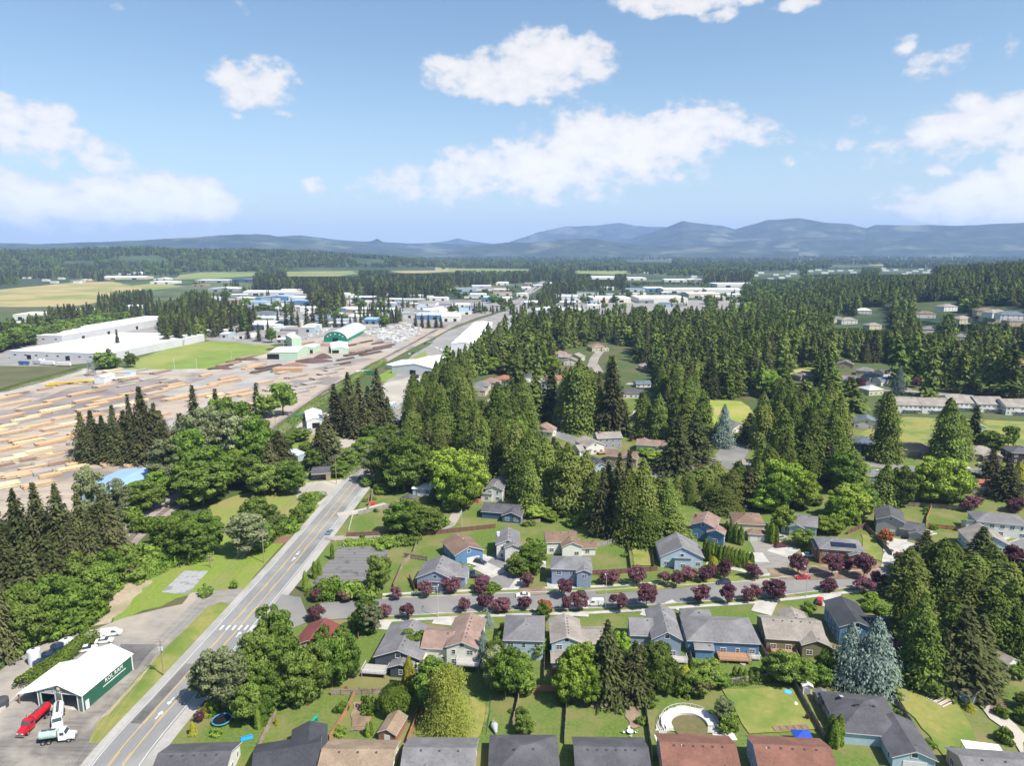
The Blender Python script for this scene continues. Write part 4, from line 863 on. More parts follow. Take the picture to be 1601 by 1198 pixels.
# ================================================================== BUILDINGS
def wallm(n, r, g, b): return mat('siding_'+n, srgb(r, g, b), tuple(c*.88 for c in srgb(r, g, b)[:3])+(1,), .9, rough=.7, wave=('Z', 2.4, tuple(c*.72 for c in srgb(r, g, b)[:3])+(1,), .5))
WALL = dict(white=wallm('white',215,213,205), cream=wallm('cream',200,192,165), pale=wallm('pale_blue',165,185,198), blue=wallm('blue',92,128,165), greyb=wallm('grey_blue',135,148,168),
    char=wallm('charcoal',72,78,88), olive=wallm('olive',128,120,96), beige=wallm('beige',185,165,140), tan=wallm('tan',160,140,118), grey=wallm('grey',150,152,152), navy=wallm('navy',66,90,120), dark=wallm('dark',62,52,48), brick=wallm('brick',150,110,90))
def roofm(n, r, g, b):
    c = srgb(r, g, b); return mat('shingles_'+n, c, tuple(x*.72 for x in c[:3])+(1,), 2.2, rough=.95, c3=tuple(x*1.3 for x in c[:3])+(1,), scale3=.22, bump=.4, bscale=6, lo3=.45, hi3=.75)
ROOF = dict(grey=roofm('grey',116,114,116), dk=roofm('dark_grey',84,83,87), black=roofm('black',64,65,70), brown=roofm('brown',122,100,86), tan=roofm('tan',140,122,104), red=roofm('red_brown',122,86,74), pink=roofm('rose_brown',136,114,104), maroon=roofm('maroon',118,66,60), taupe=roofm('taupe',140,132,124),
    white=mat('metal_white', (.78,.78,.77), (.72,.72,.71), .3, rough=.5), blue=mat('metal_blue', (.28,.42,.60), (.25,.38,.55), .2, rough=.5), slate=roofm('slate',95,104,118), lgrey=mat('metal_grey', (.48,.50,.52), (.42,.44,.46), .2, rough=.5), cream=mat('membrane_cream', (.62,.57,.48), (.56,.51,.43), .1), orange=roofm('orange',150,102,80))
TRIM = mat('trim_white', (.74,.74,.72), (.66,.66,.64), 2); GLASS = mat('window_glass', (.030,.040,.052), (.060,.075,.090), .5, rough=.12, spec=.6)
GDOOR = mat('garage_door', (.66,.65,.62), (.60,.59,.56), 1, wave=('Z', .62, (.30,.30,.29,1), .5)); DOORM = mat('door_paint', (.12,.05,.04), (.10,.04,.03), 2)
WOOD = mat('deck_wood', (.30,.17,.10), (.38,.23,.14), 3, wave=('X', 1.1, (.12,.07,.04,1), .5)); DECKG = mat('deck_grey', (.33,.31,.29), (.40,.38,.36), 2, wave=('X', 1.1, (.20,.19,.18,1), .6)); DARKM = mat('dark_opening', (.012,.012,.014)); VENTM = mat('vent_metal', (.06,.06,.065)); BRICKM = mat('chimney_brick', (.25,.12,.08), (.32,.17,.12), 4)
SOLARM = mat('solar_cells', (.010,.015,.035), (.015,.022,.05), 2, rough=.2, spec=.6)
_m = {}
def win_mesh(w, h):
    k = ('w', round(w, 1), round(h, 1))
    if k not in _m:
        f = MB(); t = .11
        f.box(-w/2-t, w/2+t, -.07, 0, h, h+t).box(-w/2-t, w/2+t, -.09, 0, -t, 0).box(-w/2-t, -w/2, -.065, 0, 0, h).box(w/2, w/2+t, -.065, 0, 0, h)
        n = 2 if w > 1.3 else 1
        for i in range(1, n): f.box(-w/2+w*i/n-.035, -w/2+w*i/n+.035, -.06, 0, 0, h)
        if h > 1.1: f.box(-w/2, w/2, -.055, -.01, h*.5-.03, h*.5+.03)
        _m[k] = (f.mesh('window', TRIM), MB().box(-w/2, w/2, -.035, .02, 0, h).mesh('pane', GLASS))
    return _m[k]
def face_item(root, name, me, x, y, z, ang, child=None):
    o = inst(name, me, root, (x, y, z), ang)
    if child: inst(child[0], child[1], o)
    return o
def side_windows(root, cx, cy, w, d, z0, floors, fh, sides='fblr', gap=3.3, seed=0, skip=0.12, ww=1.5, wh=1.25):
    rg = random.Random(seed)
    for sd in sides:
        L_ = w if sd in 'fb' else d; n = max(1, int(L_/gap))
        for fl in range(floors):
            for i in range(n):
                if rg.random() < skip: continue
                t = -L_/2+L_*(i+.5)/n+rg.uniform(-.2, .2); z = z0+fl*fh+.95; w_ = ww if rg.random() < .6 else .9
                if L_/n < w_+.5: w_ = .9
                me = win_mesh(w_, wh)
                if sd == 'f': a = (cx+t, cy-d/2-.005, z, 0)
                elif sd == 'b': a = (cx+t, cy+d/2+.005, z, math.pi)
                elif sd == 'r': a = (cx+w/2+.005, cy+t, z, math.pi/2)
                else: a = (cx-w/2-.005, cy+t, z, -math.pi/2)
                face_item(root, 'window', me[0], *a, child=('pane', me[1]))
def rot_m(cx, cy, ax): return Matrix.Translation((cx, cy, 0)) @ (Matrix.Rotation(math.pi/2, 4, 'Z') if ax == 'x' else Matrix.Identity(4))
def add_block(wmb, rmb, cx, cy, w, d, h, kind='gable', ax='y', pitch=.42, ov=.45, z0=0.0, t=.17):
    """one box of house with its roof; returns ridge height"""
    M = rot_m(cx, cy, ax); a, b = (w, d) if ax == 'y' else (d, w)      # a: across the ridge, b: along it
    if kind == 'flat':
        wmb.box(-a/2, a/2, -b/2, b/2, z0-.3, h, 0, M)
        rmb.box(-a/2-.15, a/2+.15, -b/2-.15, b/2+.15, h, h+.25, 1, M); rmb.box(-a/2, a/2, -b/2, b/2, h+.25, h+.30, 0, M); return h+.3
    if kind == 'gable':
        rise = pitch*a/2
        wmb.prism([(-a/2, z0-.3), (a/2, z0-.3), (a/2, h), (0, h+rise), (-a/2, h)], -b/2, b/2, 0, M)
        e = 0.02
        for s in (-1, 1):
            x1 = s*(a/2+ov); zl = h-ov*pitch+e; zr = h+rise+e; y0, y1 = -b/2-ov, b/2+ov
            vs = [(0,y0,zr),(x1,y0,zl),(x1,y1,zl),(0,y1,zr),(0,y0,zr+t),(x1,y0,zl+t),(x1,y1,zl+t),(0,y1,zr+t)]
            rmb.add(vs, [(4,5,6,7)], 0, M); rmb.add(vs, [(3,2,1,0),(0,1,5,4),(1,2,6,5),(2,3,7,6)], 1, M)
        return h+rise+t
    if kind == 'hip':
        wmb.box(-a/2, a/2, -b/2, b/2, z0-.3, h, 0, M); A, B = a/2+ov, b/2+ov; rise = pitch*A; r = max(.01, B-A)
        vs = [(-A,-B,h),(A,-B,h),(A,B,h),(-A,B,h),(-A,-B,h+t),(A,-B,h+t),(A,B,h+t),(-A,B,h+t),(0,-r,h+t+rise),(0,r,h+t+rise)]
        rmb.add(vs, [(4,5,8),(5,6,9,8),(6,7,9),(7,4,8,9)], 0, M); rmb.add(vs, [(3,2,1,0),(0,1,5,4),(1,2,6,5),(2,3,7,6),(3,0,4,7)], 1, M); return h+rise
    if kind == 'shed':
        rise = pitch*a
        wmb.prism([(-a/2, z0-.3), (a/2, z0-.3), (a/2, h), (-a/2, h+rise)], -b/2, b/2, 0, M)
        x0, x1 = -a/2-ov, a/2+ov; zl, zr = h+rise+ov*pitch+.02, h-ov*pitch+.02; y0, y1 = -b/2-ov, b/2+ov
        vs = [(x0,y0,zl),(x1,y0,zr),(x1,y1,zr),(x0,y1,zl),(x0,y0,zl+t),(x1,y0,zr+t),(x1,y1,zr+t),(x0,y1,zl+t)]
        rmb.add(vs, [(4,5,6,7)], 0, M); rmb.add(vs, [(3,2,1,0),(0,1,5,4),(1,2,6,5),(2,3,7,6),(3,0,4,7)], 1, M); return h+rise
VM = MB().box(-.22, .22, -.22, .22, -.1, .28).mesh('roof_vent', VENTM); PIPE = MB().cyl((0,0,-.2), (0,0,.6), .09, .09, 8).mesh('vent_pipe', TRIM)
HOUSES = []
def house(label, px, py, w, d, rot, fl, wm, rm, blocks=None, kind='gable', ax='y', pitch=.42, name='house', cat='house', extras=(), vents=3, group=None, wins='fblr', gap=3.4, fh=2.75, z=None):
    """px, py: middle of the main roof in the photo; blocks: further (dx, dy, w, d, floors, kind, ridge axis)"""
    h0 = fl*fh+.25; zc = h0+.9 if z is None else z; x, y = G(px, py, zc); zb = right_hill(x, y)
    if zb > .3: x, y = G(px, py, zc+zb)
    root = empty(name, (x, y, zb), R(rot), label, cat, group); HOUSES.append((root, px, py)); sd = int(px*7+py)
    wmb, rmb = MB(), MB(); allb = [(0, 0, w, d, fl, kind, ax)]+list(blocks or [])
    for i, (cx, cy_, bw, bd, bf, bk, ba) in enumerate(allb):
        h = bf*fh+.25-.013*i; p = pitch if i == 0 else pitch*.97; top = add_block(wmb, rmb, cx, cy_, bw, bd, h, bk, ba, p)
        side_windows(root, cx, cy_, bw, bd, 0, max(1, int(bf)), fh, wins, gap, sd+i)
        if bk == 'gable' and ba == 'y' and bw > 7.5:      # attic light in the front gable
            me = win_mesh(1.2, 1.0); face_item(root, 'window', me[0], cx, cy_-bd/2-.005, h+.1, 0, child=('pane', me[1]))
        if vents and bk != 'flat':
            a, b = (bw, bd) if ba == 'y' else (bd, bw)
            for k in range(vents if i == 0 else 1):
                q = (k+.5)/vents-.5; off = .62; zv = (top-.17-off*p) if bk != 'shed' else h+.5
                u, v = off, q*b*(.8 if bk == 'gable' else .35)
                lx, ly = (u, v) if ba == 'y' else (-v, -u); inst('roof_vent', VM, root, (cx+lx, cy_+ly, zv))
    wmb.build('wall', WALL[wm] if isinstance(wm, str) else wm, root); rmb.build('roof', [ROOF[rm], TRIM], root)
    for e in extras:
        k = e[0]
        if k == 'garage':      # (garage, x, y, width)
            me = _m.setdefault(('g', e[3]), MB().box(-e[3]/2, e[3]/2, -.05, .02, 0, 2.2).mesh('garage_door', GDOOR)); inst('garage_door', me, root, (e[1], e[2]-.01, 0), R(e[4]) if len(e) > 4 else 0)
        elif k == 'door':
            me = _m.setdefault('d', MB().box(-.5, .5, -.06, .02, 0, 2.1).mesh('door', DOORM)); inst('door', me, root, (e[1], e[2]-.01, 0))
        elif k == 'chimney': MB().box(-.45, .45, -.4, .4, 0, e[3]).box(-.52, .52, -.47, .47, e[3], e[3]+.15).build('chimney', BRICKM if len(e) < 5 else TRIM, root).location = (e[1], e[2], 0)
        elif k == 'pipe': inst('vent_pipe', PIPE, root, (e[1], e[2], e[3]))
        elif k == 'deck':      # (deck, x, y, w, d, z, material)
            m_ = MB(); X, Y, DW, DD, DZ = e[1:6]; m_.box(X-DW/2, X+DW/2, Y-DD/2, Y+DD/2, DZ-.2, DZ)
            for sx in (-1, 1):
                for sy in (-1, 1): m_.box(X+sx*(DW/2-.1)-.07, X+sx*(DW/2-.1)+.07, Y+sy*(DD/2-.1)-.07, Y+sy*(DD/2-.1)+.07, -.1, DZ-.21)
            dk = m_.build('deck', DECKG if e[6] is TRIM else e[6], root); r_ = MB()
            for (ax0, ay0, ax1, ay1) in ((X-DW/2, Y-DD/2, X+DW/2, Y-DD/2), (X-DW/2, Y-DD/2, X-DW/2, Y+DD/2), (X+DW/2, Y-DD/2, X+DW/2, Y+DD/2)):
                r_.cyl((ax0, ay0, DZ+.95), (ax1, ay1, DZ+.95), .05, n=4); n_ = int(max(abs(ax1-ax0), abs(ay1-ay0))/.45)
                for i in range(n_+1): t = i/n_; r_.cyl((ax0+(ax1-ax0)*t, ay0+(ay1-ay0)*t, DZ), (ax0+(ax1-ax0)*t, ay0+(ay1-ay0)*t, DZ+.95), .025, n=4, caps=False)
            r_.build('railing', e[6], dk)
        elif k == 'solar':
            X, Y, W_, H_, z_, p_ = e[1:7]; o = MB().box(-W_/2, W_/2, -H_/2, H_/2, 0, .08).build('solar_panel', SOLARM, root); o.location = (X, Y, z_); o.rotation_euler = (math.atan(p_), 0, 0)
        elif k == 'skylight':
            o = MB().box(-.4, .4, -.6, .6, -.05, .14).build('skylight', ROOF['lgrey'], root); o.location = (e[1], e[2], e[3]); o.rotation_euler = (math.atan(e[4]), 0, 0) if e[5] == 'x' else (0, math.atan(e[4]), 0)
        elif k == 'dormer':    # small front gable on the slope
            w2, r2 = MB(), MB(); add_block(w2, r2, e[1], e[2], e[3], e[4], e[5], 'gable', 'y', .62, .35, z0=e[5]-1.2); do = w2.build('dormer', WALL['white'], root); r2.build('dormer_roof', [ROOF[rm], TRIM], do)
    return root
H = house
# ---- row in the near bottom edge
H('dark grey roofed house with white gable end beside the highway verge', 306, 1187, 14.5, 11, 3, 1, 'white', 'dk', ax='x', vents=5)
H('black roofed house of stepped roofs beside a bright lawn with green toy', 450, 1180, 13, 11, 14, 1, 'cream', 'black', [(4.2, 4.6, 7, 8, 1, 'gable', 'y')], ax='x', extras=[('skylight', 2.5, -1.5, 4.6, .42, 'x')])
H('tan brown roofed house with dormer near the garden shed', 561, 1183, 14.8, 11.5, -1, 1, 'cream', 'tan', [(-1, -6, 6, 6, 1, 'gable', 'y')], ax='x', extras=[('pipe', 2, .5, 4.8), ('skylight', 3.6, -.6, 4.9, .42, 'x')])
H('grey roofed house directly below the willow lawn', 688, 1182, 14.8, 12.5, -1, 1, 'beige', 'grey', [(-2.5, -6.2, 7, 6, 1, 'gable', 'y')], ax='x', extras=[('pipe', 2, -1, 4.6)])
H('charcoal hip roofed house between two shed gardens', 819, 1180, 14.2, 13, 0, 1, 'beige', 'dk', [(2, -6, 7, 6, 1, 'hip', 'y')], kind='hip', ax='x', vents=5)
H('long dark grey roofed house below the small fenced lawn', 955, 1180, 15, 12, -1, 1, 'beige', 'dk', [(4.5, -6.2, 5.5, 6, 1, 'gable', 'y')], ax='x', vents=6, extras=[('pipe', .5, -1.2, 4.5)])
H('red brown roofed house with three gables below the curved white deck', 1090, 1172, 15.2, 10.5, -3, 1.5, 'greyb', 'red', [(-5, -5.2, 4, 4, 1.2, 'gable', 'y'), (-.8, -5.2, 4, 4, 1.2, 'gable', 'y'), (5, -5.6, 6, 5, 1.3, 'gable', 'y')], ax='x', vents=6, extras=[('pipe', -3.5, -.8, 6.2)])
H('red brown roofed house by the blue canopy', 1237, 1177, 15.2, 11, -4, 1.5, 'greyb', 'red', [(-5, -5.4, 4, 4, 1.2, 'gable', 'y'), (5, -5.8, 6, 5, 1.3, 'gable', 'y')], ax='x', vents=5, extras=[('pipe', -5.5, -.8, 6.2)])
H('big charcoal roofed house with grey garage door and cypress alongside', 1349, 1112, 14, 14, -8, 1, 'pale', 'dk', [(6.0, -7.5, 8.5, 12, 1, 'gable', 'y')], kind='hip', ax='x', vents=6, wins='lr', extras=[('garage', 6.2, -13.55, 4.9), ('skylight', -4, 3, 5.2, -.42, 'x')])
H('grey roofed house in the lower corner under a white patio cover', 1568, 1196, 17, 10, -6, 1, 'beige', 'grey', ax='x')
# ---- row between the main side street and the back gardens
H('small maroon roofed bungalow with cream gable', 496, 990, 9.5, 11, -8, 1, 'cream', 'maroon')
H('charcoal house with broad grey roof and white corner deck', 634, 1000, 12.5, 15, -7, 1.25, 'char', 'grey', [(1.5, -8.5, 5.5, 4, 1, 'gable', 'y'), (8, 4, 8, 8, 1.2, 'gable', 'x')], pitch=.36, vents=6, extras=[('deck', -5.5, -9.6, 6.5, 4, 1.4, TRIM), ('pipe', 1.5, 3, 4.8)])
H('white two storey house with rose brown stepped roofs', 729, 985, 8.2, 14.5, -6, 2, 'white', 'pink', [(-7.2, -1.5, 7.5, 10, 1.6, 'gable', 'x')], vents=6, pitch=.4, extras=[('deck', 2, -8.8, 6, 3.2, 2.6, TRIM)])
H('pale house with grey hip roof beside the blue spruce', 820, 978, 10.5, 12.5, -3, 2, 'pale', 'grey', kind='hip', vents=5)
H('pale blue gabled house with brown grey roof and dark lean-to', 884, 982, 8, 11.5, -1, 2, 'pale', 'taupe', [(7.2, 1, 8, 8, 1.35, 'gable', 'x'), (0, -8, 8, 5, 1, 'gable', 'x')], pitch=.4, vents=6, wins='flr', extras=[('deck', -2.5, -11.6, 3, 2, .8, mat('red_deck', (.30,.05,.03), (.25,.04,.03), 2))])
H('tall grey blue two storey house with steep grey gable', 1037, 972, 7.6, 15, -4, 2, 'greyb', 'grey', [(-6.3, 0, 6, 9, 1.7, 'gable', 'x')], pitch=.55, vents=4, extras=[('deck', 3, -9, 4.5, 3, .8, TRIM)])
H('wide blue house with grey hip roof and wooden deck of furniture', 1124, 980, 19, 13, -5, 1.35, 'blue', 'grey', [(-5.5, -7.2, 4.5, 3, 1, 'gable', 'x'), (-5, 7.5, 8, 6, 1.3, 'hip', 'y')], kind='hip', ax='x', pitch=.38, vents=6, extras=[('deck', 2.5, -8.7, 8.5, 4, 1.2, WOOD), ('deck', 8, -7.6, 3, 2.2, .7, TRIM)])
H('olive house with taupe roof, front gable and side patio', 1236, 978, 15.5, 12, -7, 1.35, 'olive', 'taupe', [(4.8, -5.5, 7.2, 5, 1.3, 'gable', 'y'), (2.5, 7, 7, 5, 1.3, 'gable', 'y')], ax='x', vents=5, extras=[('deck', -3.5, -8.2, 6.5, 4.2, 1, WOOD), ('skylight', 1, -2.2, 5.0, .42, 'x')])
H('blue house with twin dark grey roofs and red car at its garage', 1327, 957, 8.8, 14, -8, 2, 'blue', 'black', [(8.4, -3, 8.6, 9.5, 1.7, 'gable', 'x')], vents=4, pitch=.4, extras=[('skylight', 9, -4.5, 5.9, .4, 'x')])
# ---- row on the far side of the side street
H('grey blue house with white trimmed gable and plum trees before it', 686, 889, 12, 11, -7, 1.5, 'greyb', 'grey', [(6.3, 1.5, 6, 8, 1.4, 'gable', 'x'), (0, -6, 5.5, 2.2, 1, 'shed', 'x')], pitch=.45)
H('blue sided house with brown roof and white double garage gable', 723, 850, 10.5, 12.5, 26, 1.4, 'blue', 'brown', pitch=.42, wins='lrb', extras=[('garage', 1.5, -6.3, 4.8), ('pipe', .8, 1, 6)])
H('white house with grey roof at the head of the court', 794, 838, 8, 11, 0, 2, 'white', 'grey', [(1.8, -6.5, 5.5, 3.5, 2, 'gable', 'y')], extras=[('garage', 1.8, -8.3, 3.6), ('chimney', -3.5, 1, 7.5, 1)])
H('low slate blue house with dark grey roof beside the gravel lane', 785, 792, 15, 9.5, -12, 1, 'navy', 'dk', [(5.5, -4.5, 7.5, 6, 1, 'gable', 'y')], ax='x', extras=[('pipe', 0, 0, 4)])
H('narrow white two storey house with grey roof at the lane end', 777, 755, 7.5, 12.5, -12, 2, 'white', 'grey', [(-3.2, -4.5, 5, 4.5, 1.3, 'gable', 'x')])
H('white flat roofed cottage with pillared porch', 670, 757, 13, 8.5, -4, 1, 'pale', 'white', ax='x', pitch=.14, extras=[('deck', 0, -5.2, 8, 2, .4, TRIM)])
H('small charcoal roofed outbuilding behind the garden trees', 640, 779, 7.5, 6, 10, 1, 'grey', 'dk', ax='y')
H('white house with brown grey roofs and rear patio roof', 876, 836, 11, 9, 4, 1.6, 'white', 'brown', [(3.2, -5, 7, 6, 1.5, 'gable', 'y'), (9, -4.2, 6, 5, 1, 'gable', 'x')], ax='x')
H('grey blue two storey house with hip roof behind the street plums', 893, 877, 13, 9, -3, 2, 'greyb', 'grey', [(4, -4.8, 4.5, 3.5, 2, 'gable', 'y')], kind='hip', ax='x')
H('pale blue house with broad grey gable and dark shingled peak', 1062, 856, 14.5, 12, -4, 1.4, 'pale', 'grey', [(0, -6.7, 5.5, 2.2, 1.1, 'shed', 'x')], pitch=.5, extras=[('skylight', 4, 0, 5.3, .5, 'y')])
H('blue house with layered tan roofs behind the cypress row', 1103, 812, 9, 11, -24, 2, 'blue', 'pink', [(5, -5, 6, 5, 1.6, 'gable', 'y')], extras=[('chimney', -4, 2, 7.4)])
H('white house with brown hip roof and two garage doors', 1168, 808, 11, 11, -8, 2, 'cream', 'brown', [(3, -6.2, 7.5, 4.5, 1, 'hip', 'x')], kind='hip', ax='x', wins='lrb', extras=[('garage', 1.2, -8.45, 2.6), ('garage', 4.6, -8.45, 2.6)])
H('pale blue house with grey roof behind a round maple', 1250, 810, 12.5, 10.5, -22, 1.5, 'pale', 'grey', [(-1, -5.4, 5, 3, 1.3, 'gable', 'y')], ax='x')
H('beige and blue house with grey hip roof carrying solar panels', 1312, 848, 14.5, 10, -12, 2, 'brick', 'grey', [(4.5, -5.2, 5, 4, 1.7, 'gable', 'y'), (-5.5, 1, 5, 7, 1.6, 'gable', 'y')], kind='hip', ax='x', extras=[('solar', -1.5, -3.2, 4, 2.2, 7.0, .42), ('solar', 2.6, -3.2, 4.4, 2, 7.0, .42), ('garage', -5.5, -2.55, 3)])
H('grey gabled house with dark roof and white garage by the tall fence', 1391, 803, 9.5, 12, -24, 2, 'grey', 'dk', [(7.5, -2.5, 8, 8, 1.2, 'gable', 'x'), (8.6, -7, 4.5, 3.5, 1, 'gable', 'y')], wins='lrb', extras=[('garage', -.2, -6.05, 4.6)])
H('long white house with grey roof at the right frame edge', 1560, 808, 17, 10, -16, 2, 'white', 'grey', [(-9.6, -1, 4, 5.5, 1, 'shed', 'x')], kind='hip', ax='x')
H('house with grey brown roof and dark shingled peak behind plum trees', 1540, 838, 13, 12, -14, 1.5, 'pale', 'taupe', [(0, -6.8, 5.5, 2.2, 1, 'shed', 'x')], pitch=.5, extras=[('skylight', 3.5, 0, 5.6, .5, 'y')])
# ---- upper band of homes
H('charcoal two storey house beside a tall cedar above the upper street', 1351, 688, 12, 12, -8, 2, 'char', 'slate', [(3, -6, 7, 4.5, 1, 'gable', 'y')], kind='hip', extras=[('garage', 3, -8.3, 4.8), ('chimney', 5, 3, 8)])
H('long tan hip roofed ranch house on the straw coloured field', 1424, 698, 22, 13, -6, 1, 'tan', 'tan', [(7, -5, 9, 7, 1, 'gable', 'y'), (-6, -4.6, 5, 5, 1, 'gable', 'y')], kind='hip', ax='x')
H('taupe roofed house with white garage doors beside parked cars', 1532, 703, 15, 13, -12, 1.2, 'tan', 'taupe', [(3, -6, 9, 5, 1.1, 'gable', 'y')], kind='hip', ax='x', extras=[('garage', 3, -8.55, 5)])
H('orange brown roofed house behind the dark spruces', 1535, 754, 15, 10, -10, 1.2, 'tan', 'orange', [(4, -4, 7, 7, 1.2, 'gable', 'x')], ax='x')
H('dark roofed house cut by the right frame edge', 1594, 702, 12, 11, -10, 2, 'dark', 'dk', kind='hip')
H('grey house with solar coloured roof under the tall cedars', 1293, 732, 14, 8, -6, 1, 'tan', 'slate', ax='x')
H('flat topped garage terrace beside the upper street', 1370, 738, 18, 8, -6, 1, 'greyb', 'grey', ax='x')
for i, (x_, y_, l_) in enumerate([(1412, 627, 'leftmost townhouse of the grey roofed row on the green'), (1455, 628, 'second townhouse of the grey roofed row from the left'), (1498, 624, 'middle townhouse of the grey roofed row with white balconies'), (1540, 626, 'fourth townhouse of the grey roofed row from the left'), (1584, 630, 'rightmost townhouse of the grey roofed row at the frame edge')]):
    H(l_, x_, y_, 18, 17, -5, 2, 'white', 'taupe', [(-6, -3, 5, 8, 1.8, 'gable', 'y')], name='townhouse', cat='townhouse', ax='x', group='townhouses facing the straw field', extras=[('deck', 2.5, -9.8, 11, 2.2, 2.6, TRIM), ('chimney', 5, 1, 8.6, 1)], gap=2.6)
H('dark blue roofed house hidden between two big cedars', 884, 652, 11, 10, 12, 2, 'navy', 'slate', ax='x')
H('white garage house with pinkish roof left of the wooden fence', 850, 668, 13, 9, -24, 1, 'white', 'pink', [(5, -3, 6, 6, 1, 'gable', 'x')], ax='y')
H('cream house with pale taupe roof by the red wood fence', 922, 690, 11, 13, 22, 1.6, 'white', 'taupe', [(-6, -2, 7, 9, 1, 'gable', 'x')], extras=[('deck', 4, -8, 6, 3, 1, WOOD)])
H('grey house with brown chimney behind the cream house', 950, 679, 14, 10, 8, 2, 'grey', 'taupe', ax='x', extras=[('chimney', -5, -1, 8.5)])
H('brown roofed beige house among the cedars', 973, 708, 15, 10, -20, 1.5, 'tan', 'brown', [(5, -4, 7, 6, 1.5, 'gable', 'y')], ax='x')
H('pale blue walled house with black roof left of the tan house', 930, 722, 10, 13, 14, 1.6, 'pale', 'black', [(4.5, -4, 6, 6, 1.4, 'gable', 'x')])
H('white and blue house with brown slate roof by the bright hedge', 1021, 691, 17, 9, -14, 1.4, 'white', 'pink', [(5, -3.5, 5, 5, 1.2, 'gable', 'y'), (-5, 3, 6, 6, 1.4, 'gable', 'y')], ax='x')
H('brown grey roofed hut in the shadow beneath the cedars', 1027, 757, 9, 8, 10, 1, 'beige', 'taupe')
H('white roofed wing beside the parked car by the turning circle', 1175, 722, 9, 8, -10, 1, 'pale', 'taupe', ax='x')
H('low white house right of the silver fir', 1150, 664, 13, 9, 24, 1, 'white', 'grey', ax='y')
H('white house with slate hip roof below the golf green', 1192, 667, 13, 11, -10, 1.4, 'white', 'slate', kind='hip')
H('charcoal roofed bungalow with white gable near the russet tree', 990, 611, 15, 10, -6, 1.3, 'white', 'dk', ax='x')
H('cream roofed house beyond the russet tree', 1010, 646, 15, 8, -25, 1, 'cream', 'cream', ax='x')
H('tan hip roofed house at the top of the wood clearing', 934, 541, 18, 16, 14, 1.3, 'cream', 'pink', [(6, -5, 8, 8, 1.3, 'gable', 'y')], kind='hip')
H('small teal roofed house beside the clearing road', 1004, 597, 12, 9, 6, 1, 'white', 'slate', ax='x')
for a in ((876,551,'pink'),(884,556,'taupe'),(893,562,'pink'),(901,556,'taupe'),(866,590,'orange'),(872,616,'dk'),(878,610,'orange'),(832,587,'dk'),(752,600,'grey'),(745,607,'grey'),(768,595,'pink'),(845,603,'slate'),(790,590,'orange'),(862,641,'pink'),(795,624,'dk'),(725,608,'orange'),(972,532,'grey'),(1012,570,'taupe'),(1213,578,'taupe'),
          (1258,585,'grey'),(1322,567,'grey'),(1352,577,'grey'),(1365,588,'slate'),(1335,592,'slate'),(1350,598,'dk'),(1382,592,'slate'),(1362,606,'lgrey'),(1385,580,'dk'),(1420,585,'brown'),(1315,590,'grey'),(1355,656,'slate'),(1520,590,'taupe')):
    H(None, a[0], a[1], random.uniform(12, 16), random.uniform(9, 12), random.choice((-12, 0, 14, -25)), 1.4, random.choice(('white', 'cream', 'grey', 'beige')), a[2], kind=random.choice(('gable', 'hip')), ax=random.choice('xy'), vents=0, wins='fr', group='homes showing between the trees')
for a in ((1364,507,'taupe'),(1325,499,'taupe'),(1350,484,'white'),(1446,489,'brown'),(1480,478,'taupe'),(1504,497,'taupe'),(1540,484,'brown'),(1556,487,'taupe'),(1548,494,'slate'),(1580,490,'slate'),(1535,497,'pink'),(1452,513,'grey'),(1590,500,'grey'),(1510,525,'grey'),(1595,565,'orange'),(1400,475,'grey'),(1308,497,'grey')):
    H(None, a[0], a[1], random.uniform(18, 26), random.uniform(12, 16), random.choice((-12, 0, 14)), 2, random.choice(('white', 'cream', 'beige')), a[2], kind='hip', ax='x', vents=0, wins='f', gap=5, group='hillside homes beyond the wood')
# ---- garden sheds
def shed(label, px, py, w, d, rot, wm, rm, h=2.2, ax='y', pitch=.5, door=True):
    x, y = G(px, py, h); r = empty('garden_shed', (x, y, 0), R(rot), label, 'shed'); a, b = MB(), MB(); add_block(a, b, 0, 0, w, d, h, 'gable', ax, pitch, .25)
    a.build('wall', WALL[wm], r); b.build('roof', [ROOF[rm], TRIM], r)
    if door: MB().box(-.7, .7, -d/2-.05, -d/2, 0, 1.8).build('door', TRIM if wm != 'white' else WALL['grey'], r)
    return r
shed('tan roofed garden shed with rows of skylight tiles beside vegetable beds', 614, 1133, 4.2, 6.5, -14, 'brick', 'tan')
shed('white playhouse shed below the blue spruces', 1261, 1070, 2.2, 2.2, -5, 'white', 'white')
shed('white barn shaped shed among tall cedars by the back fence', 1567, 1028, 4.5, 5.5, 25, 'white', 'taupe')
shed('small pale shed with brown roof beside a winding path', 1511, 1080, 3.6, 4.5, 28, 'pale', 'brown')
shed('grey roofed lean-to at the gable of a charcoal house', 1285, 1085, 2.4, 2.4, -8, 'grey', 'grey')
shed('small pale blue shed beside the grey gable house fence', 1532, 668, 5, 4, 0, 'pale', 'white')
